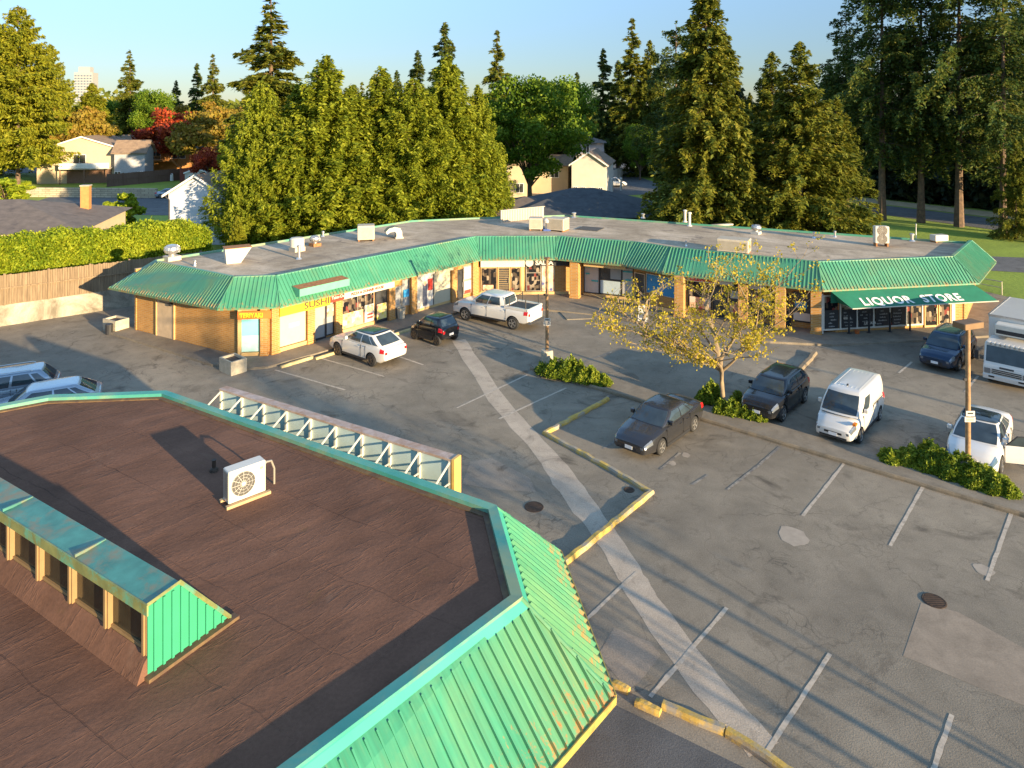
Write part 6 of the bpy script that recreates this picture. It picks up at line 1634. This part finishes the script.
# juniper beds and shrubs in the median
def bed(name, pts, label, n, hmax=.7, mat='juniper', ls=(.2, .08)):
    """pts: list of (x,y,r,h) mounds"""
    Cs = []; 
    for (x, y, r, h) in pts:
        k = int(n*r*r/sum(p[2]**2 for p in pts)); a = rg.random(k)*2*np.pi; q = rg.random(k)**.5
        lump = .75+.25*np.sin(a*3+x)+.18*np.sin(a*7+q*9)
        z = h*(1-q**2.4)*(.55+.45*rg.random(k)**.4)*lump+.03
        Cs.append(np.stack([x+r*q*lump**.3*np.cos(a), y+r*q*lump**.3*np.sin(a), z+.1], 1))
    C = np.concatenate(Cs); c0 = C.mean(0); c0[2] = .1; C = C-c0
    A = rg.normal(size=C.shape)+np.array([0, 0, .5]); B = np.cross(A, rg.normal(size=C.shape)); sc = .7+.6*rg.random(len(C))
    me = rhombs(name, C, A, B, ls[0]*sc, ls[1]*sc, LM[mat]); o = link_mesh(name, me); o.location = tuple(c0); return tag(o, label, 'shrub')
def gm(px, py, r, h): x, y = G(px, py); return (x, y, r, h)
bed('juniper_bed', [gm(556, 376, .8, .75), gm(572, 377, 1.0, .85), gm(590, 382, .85, .6), gm(602, 385, .6, .4), gm(543, 374, .5, .5)], 'low spreading juniper at the foot of the left lamp post', 9000)
bed('juniper_bed', [gm(893, 462, .6, .35), gm(915, 464, .8, .5), gm(938, 470, .95, .7), gm(962, 478, 1.0, .75), gm(985, 487, .95, .6), gm(1003, 494, .6, .45), gm(929, 458, .5, .6)], 'long low juniper bed around the right lamp post in front of the white glass-roofed car', 15000)
bed('shrub', [gm(704, 404, .5, .6), gm(712, 400, .55, .75)], 'rounded shrub on the left of the young tree trunk', 3000, mat='juniper')
bed('shrub', [gm(722, 414, .45, .55), gm(733, 416, .5, .6), gm(738, 407, .45, .6)], 'rounded shrub directly in front of the young tree trunk', 3000, mat='juniper')
bed('shrub', [gm(750, 419, .5, .5), gm(758, 421, .45, .45)], 'rounded shrub on the right of the young tree trunk, before the black car', 2600, mat='juniper')
# clipped laurel hedge behind the fence
hf = Frame((-50, 34.5), (-24.3, 60.0)); n = 150000
s = rg.random(n)*(hf.L-1.6); side = rg.random(n); d = np.where(side < .45, rg.random(n)*.25, -rg.random(n)*2.6); 
zt = 5.05-.6*s/hf.L+.12*np.sin(s*1.1)+.1*np.sin(s*2.9+1)+.1*np.sin(s*.4)+.25*(rg.random(n)**4)
z = np.where(side < .45, 2.2+rg.random(n)*(zt-2.2), zt-rg.random(n)**2*.7)
bul = .12*np.sin(s*1.7+z)+.1*np.sin(s*3.3); endt = np.clip((hf.L-1.6-s)/1.6, 0, 1)**.5
z = 2.0+(z-2.0)*(.55+.45*endt)
C = np.stack([hf.a[0]+hf.u[0]*s+hf.n[0]*(d+bul), hf.a[1]+hf.u[1]*s+hf.n[1]*(d+bul), z], 1)+rg.normal(size=(n, 3))*.12
A = rg.normal(size=(n, 3))+np.array([0, 0, .6]); B = np.cross(A, rg.normal(size=(n, 3))); sc = .7+.6*rg.random(n)
he = empty('hedge', hf.P(hf.L/2, 0, 0), 0, 'tall bright green laurel hedge behind the timber fence', 'hedge'); C = C-np.array(he.location)
link_mesh('foliage', rhombs('foliage', C, A, B, .24*sc, .11*sc, LM['hedge']), he)
MB().box(0, hf.L-2.6, -2.3, -.2, 0, 3.7, hf).build('dark_core', M['bark'], he)  # solid dark core box added inside the leaves; no stems are modelled
# unseen trees and poles added behind the viewer to throw long shadows across the lot
def shadow_tree(x, y, h, seed, label):
    e = empty('shadow_tree', (x, y, 0), 0, label, 'tree'); rr = random.Random(seed); mb = MB(); tips = []
    def grow(p, d, L, r, lv):
        pts = [p]; q = Vector(p); dd = Vector(d).normalized()
        for i in range(4):
            dd = (dd+Vector((rr.uniform(-.1, .1), rr.uniform(-.1, .1), rr.uniform(0, .08)))).normalized(); q = q+dd*L/4; pts.append(tuple(q))
        mb.tube(pts, [r*(1-.5*i/4) for i in range(5)], 5 if lv < 2 else 3, cap=False)
        if lv == 3: tips.append(tuple(q)); return
        for j in range(4):
            a = 2*math.pi*(j+rr.random())/4; b = pts[rr.choice([2, 3, 4])]
            grow(b, (dd+Vector((math.cos(a), math.sin(a), .2))*.6), L*.6, r*.5, lv+1)
    grow((0, 0, 0), (0, 0, 1), h*.5, .085, 0); mb.build('trunk', M['bark'], e, local=True)
    pts = np.array(tips); n = 2600; C = pts[rg.integers(0, len(pts), n)]+rg.normal(size=(n, 3))*.4; A = rg.normal(size=(n, 3)); B = np.cross(A, rg.normal(size=(n, 3)))
    link_mesh('crown', rhombs('crown', C, A, B, np.full(n, .16), np.full(n, .1), LM['yellow']), e)
shadow_tree(22.5, 3.0, 9.5, 5, 'added sparse tree out of view behind the viewer, throwing its shadow across the lower lot')
shadow_tree(20.3, 2.4, 8, 15, 'added thin tree out of view, left of the sparse one, for its shadow')
for (x, y, lab) in ((19.6, 4.6, 'added thin wooden pole out of view behind the viewer, for its shadow'), (44, 11, 'added wooden pole out of view far to the right, for its shadow')):  # unseen poles added to cast thin shadows over the lot
    e = empty('shadow_pole', (x, y, 0), R(48), lab, 'shadow pole'); MB().lathe((0, 0, 0), [(.1, 0), (.06, 11)], 10).build('post', M['wood_pole'], e, local=True); MB().box(-1.2, 1.2, -.06, .06, 10.2, 10.34).build('crossarm', M['wood_pole'], e, local=True)
# ------------------------------------------------------------------ houses round about
M['shingle'] = simple('grey_brown_shingle', (.13, .105, .09), .9, 0, .2, 1.5, (.08, .065, .06), (.5, .7), .3)
M['shingle_dark'] = simple('dark_blue_grey_shingle', (.075, .08, .085), .9, 0, .2, 1.5, (.05, .05, .055), (.5, .7), .3)
M['shingle_tan'] = simple('tan_brown_shingle', (.25, .17, .11), .9, 0, .2, 1.5, (.16, .11, .08), (.5, .7), .3)
M['beige'] = simple('beige_stucco', (.48, .38, .25), .85, 0, .06, .8); M['stucco_w'] = simple('white_stucco', (.54, .49, .42), .85, 0, .08, .8)
M['siding_blue'] = simple('pale_blue_siding', (.55, .57, .62), .8, 0, .05, .5, (.3, .28, .3), (.62, .75)); M['greysid'] = simple('grey_siding', (.38, .37, .37), .8)
M['orangewood'] = simple('orange_timber', (.45, .2, .06), .8, 0, .15, 3); M['brownwall'] = simple('brown_wall', (.2, .11, .07), .8)
M['redbrown'] = simple('red_brown_boards', (.24, .07, .05), .8, 0, .15)
M['winwhite'] = simple('white_window_frame', (.75, .73, .7), .5)
def house(label, x, y, deg, w, d, h, rise, wall, roof, kind='gable', over=.5, wins=(), chim=None, name='house', extra=None, doors=()):
    """front (d=0) faces local -Y; ridge runs along local Y for 'gable' (gable towards us), along X for 'side', 'hip'"""
    e = empty(name, (x, y, 0), R(deg), label, 'house')
    mb = MB(); w2 = w/2
    mb.box(-w2, w2, 0, d, 0, h)
    if kind == 'gable': mb.add([(-w2, 0, h), (w2, 0, h), (0, 0, h+rise), (-w2, d, h), (w2, d, h), (0, d, h+rise)], [(0, 1, 2), (5, 4, 3)])
    if kind == 'side': mb.add([(-w2, 0, h), (-w2, d, h), (-w2, d/2, h+rise), (w2, 0, h), (w2, d, h), (w2, d/2, h+rise)], [(0, 2, 1), (3, 4, 5)])
    mb.build('wall', wall, e, local=True)
    mb = MB(); o = over; t = .16
    def slab_(q):
        mb.add(q+[(a, b, c-t) for a, b, c in q], [tuple(range(len(q))), tuple(reversed(range(len(q), 2*len(q))))]+[(i, len(q)+i, len(q)+(i+1) % len(q), (i+1) % len(q)) for i in range(len(q))])
    if kind == 'gable':
        k = rise/w2; 
        slab_([(-w2-o, -o, h-o*k+.18), (0, -o, h+rise+.18), (0, d+o, h+rise+.18), (-w2-o, d+o, h-o*k+.18)][::-1]); slab_([(0, -o, h+rise+.18), (w2+o, -o, h-o*k+.18), (w2+o, d+o, h-o*k+.18), (0, d+o, h+rise+.18)][::-1][::-1])
    elif kind == 'side':
        k = rise/(d/2)
        slab_([(-w2-o, -o, h-o*k+.18), (w2+o, -o, h-o*k+.18), (w2+o, d/2, h+rise+.18), (-w2-o, d/2, h+rise+.18)]); slab_([(-w2-o, d/2, h+rise+.18), (w2+o, d/2, h+rise+.18), (w2+o, d+o, h-o*k+.18), (-w2-o, d+o, h-o*k+.18)])
    else:
        r = min(d, w)/2; a = [(-w2-o, -o, h), (w2+o, -o, h), (w2+o, d+o, h), (-w2-o, d+o, h)]
        if w >= d: p, q = (-w2+r, d/2, h+rise), (w2-r, d/2, h+rise); mb.add(a+[p, q], [(0, 1, 5, 4), (1, 2, 5), (2, 3, 4, 5), (3, 0, 4), (3, 2, 1, 0)])
        else: p, q = (0, r, h+rise), (0, d-r, h+rise); mb.add(a+[p, q], [(0, 1, 4), (1, 2, 5, 4), (2, 3, 5), (3, 0, 4, 5), (3, 2, 1, 0)])
    rf = mb.build('roof', roof, e, local=True)
    if kind == 'gable':
        k = rise/w2; mb = MB(); 
        for s in (-1, 1): mb.add([(s*(w2+o), -o-.03, h-o*k-.05), (0, -o-.03, h+rise-.05), (0, -o-.03, h+rise+.2), (s*(w2+o), -o-.03, h-o*k+.2), (s*(w2+o), -o, h-o*k-.05), (0, -o, h+rise-.05), (0, -o, h+rise+.2), (s*(w2+o), -o, h-o*k+.2)], [(0, 1, 2, 3), (7, 6, 5, 4), (0, 4, 5, 1), (3, 2, 6, 7)])
        b = mb.build('barge_board', M['winwhite'], e, local=True)
    if chim:
        cx, cy, cw, z1, cm = chim; c = MB().box(cx-cw/2, cx+cw/2, cy-cw/2, cy+cw/2, 0 if cy < 0 else h, z1).build('chimney', cm, rf, local=True)
        MB().box(cx-cw/2-.06, cx+cw/2+.06, cy-cw/2-.06, cy+cw/2+.06, z1, z1+.12).build('chimney_cap', M['concrete'], rf, local=True)
    for wn in wins:
        face, s0, s1, z0, z1 = wn[:5]; mb = MB(); f = .08
        def bx(m, a, b, c, g, o0, o1):
            if face == 'F': m.box(a, b, -o1, -o0, c, g)
            elif face == 'R': m.box(w2+o0, w2+o1, a, b, c, g)
            else: m.box(-w2-o1, -w2-o0, a, b, c, g)
        bx(mb, s0-f, s0, z0-f, z1+f, 0, .06); bx(mb, s1, s1+f, z0-f, z1+f, 0, .06); bx(mb, s0, s1, z0-f, z0, 0, .06); bx(mb, s0, s1, z1, z1+f, 0, .06); m_ = (s0+s1)/2; bx(mb, m_-.03, m_+.03, z0, z1, 0, .05)
        o_ = mb.build('window', M['winwhite'], e, local=True)
        g = MB(); bx(g, s0, s1, z0, z1, .005, .02); g.build('pane', M['shopglass'], o_, local=True)
    for (s0, s1, z1, m) in doors: MB().box(s0, s1, -.05, 0, 0, z1).build('door', m, e, local=True)
    if extra: extra(e)
    return e
# grey hip roof just behind the hedge
house('grey brown hip-roofed house right behind the laurel hedge at the left', -48.3, 61.5, 14, 18, 15, 3.0, 2.2, M['beige'], M['shingle'], 'hip', .6, chim=(6.6, 10.0, .8, 6.1, M['orangewood']))
def deck1(e):
    MB().box(-3.2, 5.4, -2.2, 0, 2.8, 3.0).build('balcony', M['stucco_w'], e, local=True)
    mb = MB(); mb.box(-3.2, 5.4, -2.25, -2.2, 3.0, 3.95); mb.build('railing', M['winwhite'], e, local=True)
    MB().box(-2.6, 5.2, -.06, 0, 0, 2.5).build('garage_front', M['brownwall'], e, local=True)
    mb = MB(); [mb.box(x, x+.15, -2.15, -2.0, 0, 2.8) for x in (-3.1, 1, 5.2)]; mb.build('post', M['brownwall'], e, local=True)
house('large two-storey beige house with a balcony behind the lawn at the left', -82.3, 134, 12, 15.5, 14, 6.2, 2.6, M['beige'], M['shingle_tan'], 'gable', .5, [('F', -1.5, .6, 3.4, 5.4), ('R', 3, 4.2, 1, 2.2), ('R', 8, 9.2, 3.9, 5.2)], extra=deck1)
house('grey side wing with blotched pale wall joined to the beige house', -73.2, 134, 10, 5.4, 5, 6.0, 2.0, M['greysid'], M['shingle_tan'], 'side', .5, [('F', -2.6, -1.6, .8, 2.2), ('F', 1.5, 2.3, .8, 2.2)])
def deck2(e):
    MB().box(-5.5, 1.0, -3, 0, 2.7, 2.9).build('deck', M['orangewood'], e, local=True)
    mb = MB(); 
    for i in range(22): mb.box(-5.5+i*.3, -5.42+i*.3, -3.03, -2.97, 2.9, 3.8)
    mb.box(-5.5, 1.0, -3.05, -2.95, 3.8, 3.9); mb.build('railing', M['orangewood'], e, local=True)
    mb = MB(); mb.add([(1.0, -3, 2.8), (1.0, -2, 2.8), (3.8, -2, .1), (3.8, -3, .1), (1.0, -3, 2.6), (1.0, -2, 2.6), (3.6, -2, 0), (3.6, -3, 0)], [(0, 3, 2, 1), (4, 5, 6, 7), (0, 4, 7, 3), (1, 2, 6, 5)]); mb.build('stair', M['orangewood'], e, local=True)
house('brown house with orange timber deck and white-trimmed front gable', -76, 157, 4, 10.5, 10, 5.6, 2.2, M['orangewood'], M['shingle'], 'gable', .6, [('F', -.5, 2.6, 3.2, 5.0), ('F', -4.6, -2.8, 3.0, 5.0)], extra=deck2)
house('long low brown roof behind the beige house', -87, 172, 4, 26, 10, 5.0, 2.6, M['brownwall'], M['shingle_tan'], 'side', .6)
house('brown house with small upper window right of the timber deck house', -60.5, 163, 2, 9, 9, 5.4, 2.0, M['brownwall'], M['shingle_dark'], 'side', .5, [('F', -3, -1.6, 3.6, 4.9)])
house('small grey garden shed with one dark window by the brown fence', -59.5, 132, 6, 4.2, 3, 2.1, .8, M['stucco_w'], M['shingle_dark'], 'gable', .2, [('F', -1.4, -.7, .9, 1.6)], name='garden_shed')
fence(Frame(G(107, 187), G(181, 180)), 0, 2.3, M['fence_dark'], 'dark brown board fence below the grey house wing', bw=.3, pst=3)
fence(Frame(G(180, 182), G(222, 176)), 0, 2.6, M['redbrown'], 'red brown fence behind the pale blue house', bw=.3, pst=3)
rwf = Frame(G(26, 197), G(156, 198)); e = empty('stone_wall', rwf.P(10, 0, 0), 0, 'low pale stone garden wall below the beige house', 'wall')
MB().box(0, rwf.L, -.5, 0, 0, 1.5, rwf).build('wall', brick('stone_blocks', (.5, .42, .28), (.4, .33, .22), (.2, .16, .11), R(0), .35), e)
def pblue(e):
    mb = MB(); mb.tube([(-2.95, -.12, 4.6), (-2.95, -.12, .3)], .07, 6); mb.tube([(-3.5, -.2, 5.1), (-2.95, -.12, 4.6)], .07, 6); mb.tube([(2.95, -.12, 4.6), (2.95, -.12, .3)], .07, 6); mb.build('downpipe', M['black'], e, local=True)
house('pale blue shaded gabled house end wall beside the row of conifers', -32.9, 73, -6, 6.2, 9, 5.2, 1.9, M['siding_blue'], M['shingle_tan'], 'gable', .45, extra=pblue)
# centre
house('low dark roofed house right behind the strip', 7.8, 74.5, -5, 15.5, 13, 2.7, 2.3, colour('dark_blue_wall', (.08, .09, .12), .8), M['shingle_dark'], 'hip', .7, [('F', 3.9, 5.4, .9, 2.1), ('F', .4, .9, 1.2, 2.0), ('F', 1.4, 1.8, 1.2, 2.0)])
pp_ = G(614, 190, 5.0)
for k, (px, py) in enumerate(((612, 190), (621, 189))):
    x, y = G(px, py, 4.6); e = empty('roof_pipe', (x, y, 4.4), 0, ['left', 'right'][k]+' white pipe on the low dark roof behind the strip', 'vent pipe'); MB().lathe((0, 0, 0), [(.13, 0), (.12, 1.3), (.18, 1.32), (.18, 1.5), (.05, 1.55)], 8).build('tube', M['unit_white'], e, local=True)
house('low brown roofed wing left of the dark roof behind the strip', 1.2, 76, -3, 9, 9, 2.5, 1.6, M['brownwall'], M['shingle'], 'hip', .6)
house('white gabled house end wall catching the sun by the far street', 12.4, 113, -14, 5.6, 11, 5.2, 1.9, M['stucco_w'], M['shingle_tan'], 'gable', .4, [('F', -2.5, -1.9, .4, 1.5), ('F', -1.2, -.6, .4, 1.5), ('F', 0.2, .8, .4, 1.5), ('F', 1.6, 2.2, .4, 1.5)])
house('beige lower wing left of the white gabled house', 5.4, 117, -14, 8, 8, 4.8, 1.4, M['beige'], M['shingle_tan'], 'side', .5, [('F', -2.5, -1.3, 2.8, 4), ('F', 1.0, 2.4, 2.8, 4)])
house('distant pinkish house with two dark windows behind the white gable', 14, 141, -6, 9, 9, 7.4, 1.5, colour('pink_grey_wall', (.5, .42, .4), .8), M['shingle'], 'hip', .6, [('F', -1.2, -.2, 5.4, 6.9), ('F', .5, 1.5, 5.4, 6.9)])
house('grey house half hidden behind the large green tree', -2.0, 112, 0, 10, 9, 5.4, 1.8, M['beige'], M['shingle_tan'], 'side', .5, [('F', -3, -1.8, 3.4, 4.7), ('F', 0, 1.2, 3.4, 4.7), ('F', 2.6, 3.8, .8, 2.2)])
fence(Frame(G(598, 186), G(622, 178)), 0, 2.2, M['stucco_w'], 'pale garden fence right of the white gabled house', bw=.5, pst=3)
# far tower
e = empty('tower_block', (-490, 800, 0), R(12), 'tall white apartment tower far away above the trees at the left', 'building')
M['tower'] = simple('tower_concrete', (.34, .32, .3), .8, 0, .05); MB().box(-9.5, 9.5, 0, 18, 0, 57).build('wall', M['tower'], e, local=True); MB().box(-6, 6, 3, 14, 57, 63.5).build('penthouse', M['tower'], e, local=True)
for i in range(14):
    mb = MB(); z = 12+i*3.1; [mb.box(-9+k*3.1, -6.8+k*3.1, -.12, 0, z, z+1.7) for k in range(6)]; mb.build('window', colour('tower_glass_%d' % i, (.12, .15, .19), .2) if i == 0 else bpy.data.materials['tower_glass_0'], e, local=True)
# street cart etc near the shed
o = MB().bbox(-1.5, 1.5, -1, 1, 0, 1.5, .2).build('covered_trailer', M['winwhite'], None, local=True); o.location = (-68.5, 139, 0); tag(o, 'small white covered trailer beside the timber deck', 'trailer')
# ------------------------------------------------------------------ sky, sun, camera
w = bpy.data.worlds.new('World'); SC.world = w; w.use_nodes = True; nt = w.node_tree; nt.nodes.clear()
out = nt.nodes.new('ShaderNodeOutputWorld'); bg = nt.nodes.new('ShaderNodeBackground'); sky = nt.nodes.new('ShaderNodeTexSky')
SUN_EL = 9.3; sx, sy = .72, -.70
sky.sky_type = 'NISHITA'; sky.sun_disc = False; sky.sun_elevation = R(SUN_EL); sky.sun_rotation = math.atan2(sx, sy)
sky.altitude = 50; sky.air_density = 1.0; sky.dust_density = .1; sky.ozone_density = 1.8
tint = nt.nodes.new('ShaderNodeMix'); tint.data_type = 'RGBA'; tint.blend_type = 'MULTIPLY'; tint.inputs[0].default_value = 1.0; tmx = nt.nodes.new('ShaderNodeMix'); tmx.data_type = 'RGBA'; tmx.inputs[6].default_value = (.66, .80, 1.22, 1); tmx.inputs[7].default_value = (.98, .98, 1.0, 1)
stc = nt.nodes.new('ShaderNodeTexCoord'); sps = nt.nodes.new('ShaderNodeSeparateXYZ'); nt.links.new(stc.outputs['Generated'], sps.inputs[0])
srp = nt.nodes.new('ShaderNodeMapRange'); srp.interpolation_type = 'SMOOTHSTEP'; nt.links.new(sps.outputs[2], srp.inputs[0])
srp.inputs[1].default_value = 0.0; srp.inputs[2].default_value = .6; srp.inputs[3].default_value = .5; srp.inputs[4].default_value = 1.85  # sky dimmed at the horizon and boosted overhead as added fill light
tr_ = nt.nodes.new('ShaderNodeMapRange'); nt.links.new(sps.outputs[2], tr_.inputs[0]); tr_.inputs[1].default_value = 0.0; tr_.inputs[2].default_value = .3; nt.links.new(tr_.outputs[0], tmx.inputs[0]); nt.links.new(tmx.outputs[2], tint.inputs[7])
shp = nt.nodes.new('ShaderNodeMix'); shp.data_type = 'RGBA'; shp.blend_type = 'MULTIPLY'; shp.inputs[0].default_value = 1.0
nt.links.new(sky.outputs[0], tint.inputs[6]); nt.links.new(tint.outputs[2], shp.inputs[6]); nt.links.new(srp.outputs[0], shp.inputs[7]); nt.links.new(shp.outputs[2], bg.inputs[0]); bg.inputs[1].default_value = .112; nt.links.new(bg.outputs[0], out.inputs[0])
ld = bpy.data.lights.new('sun', 'SUN'); ld.energy = 5.0; ld.angle = R(.5); ld.color = (1.0, .78, .48)
lo = bpy.data.objects.new('sun', ld); COL.objects.link(lo); l = math.hypot(sx, sy); ce = math.cos(R(SUN_EL))
dv = Vector((sx/l*ce, sy/l*ce, math.sin(R(SUN_EL)))); lo.rotation_euler = dv.to_track_quat('Z', 'Y').to_euler(); lo.location = (60, -60, 40)
cd = bpy.data.cameras.new('camera'); cam = bpy.data.objects.new('camera', cd); COL.objects.link(cam); SC.camera = cam
cam.location = (0, 0, CAMH); cam.rotation_euler = (R(90), 0, 0); cd.sensor_width = 36; cd.lens = 36*700/1024; cd.shift_y = -(384-110)/1024; cd.clip_end = 5000; cd.clip_start = .1
SC.view_settings.view_transform = 'Standard'; SC.view_settings.look = 'None'; SC.view_settings.exposure = 1.45; SC.view_settings.gamma = 1
SC.render.resolution_x = 1024; SC.render.resolution_y = 768
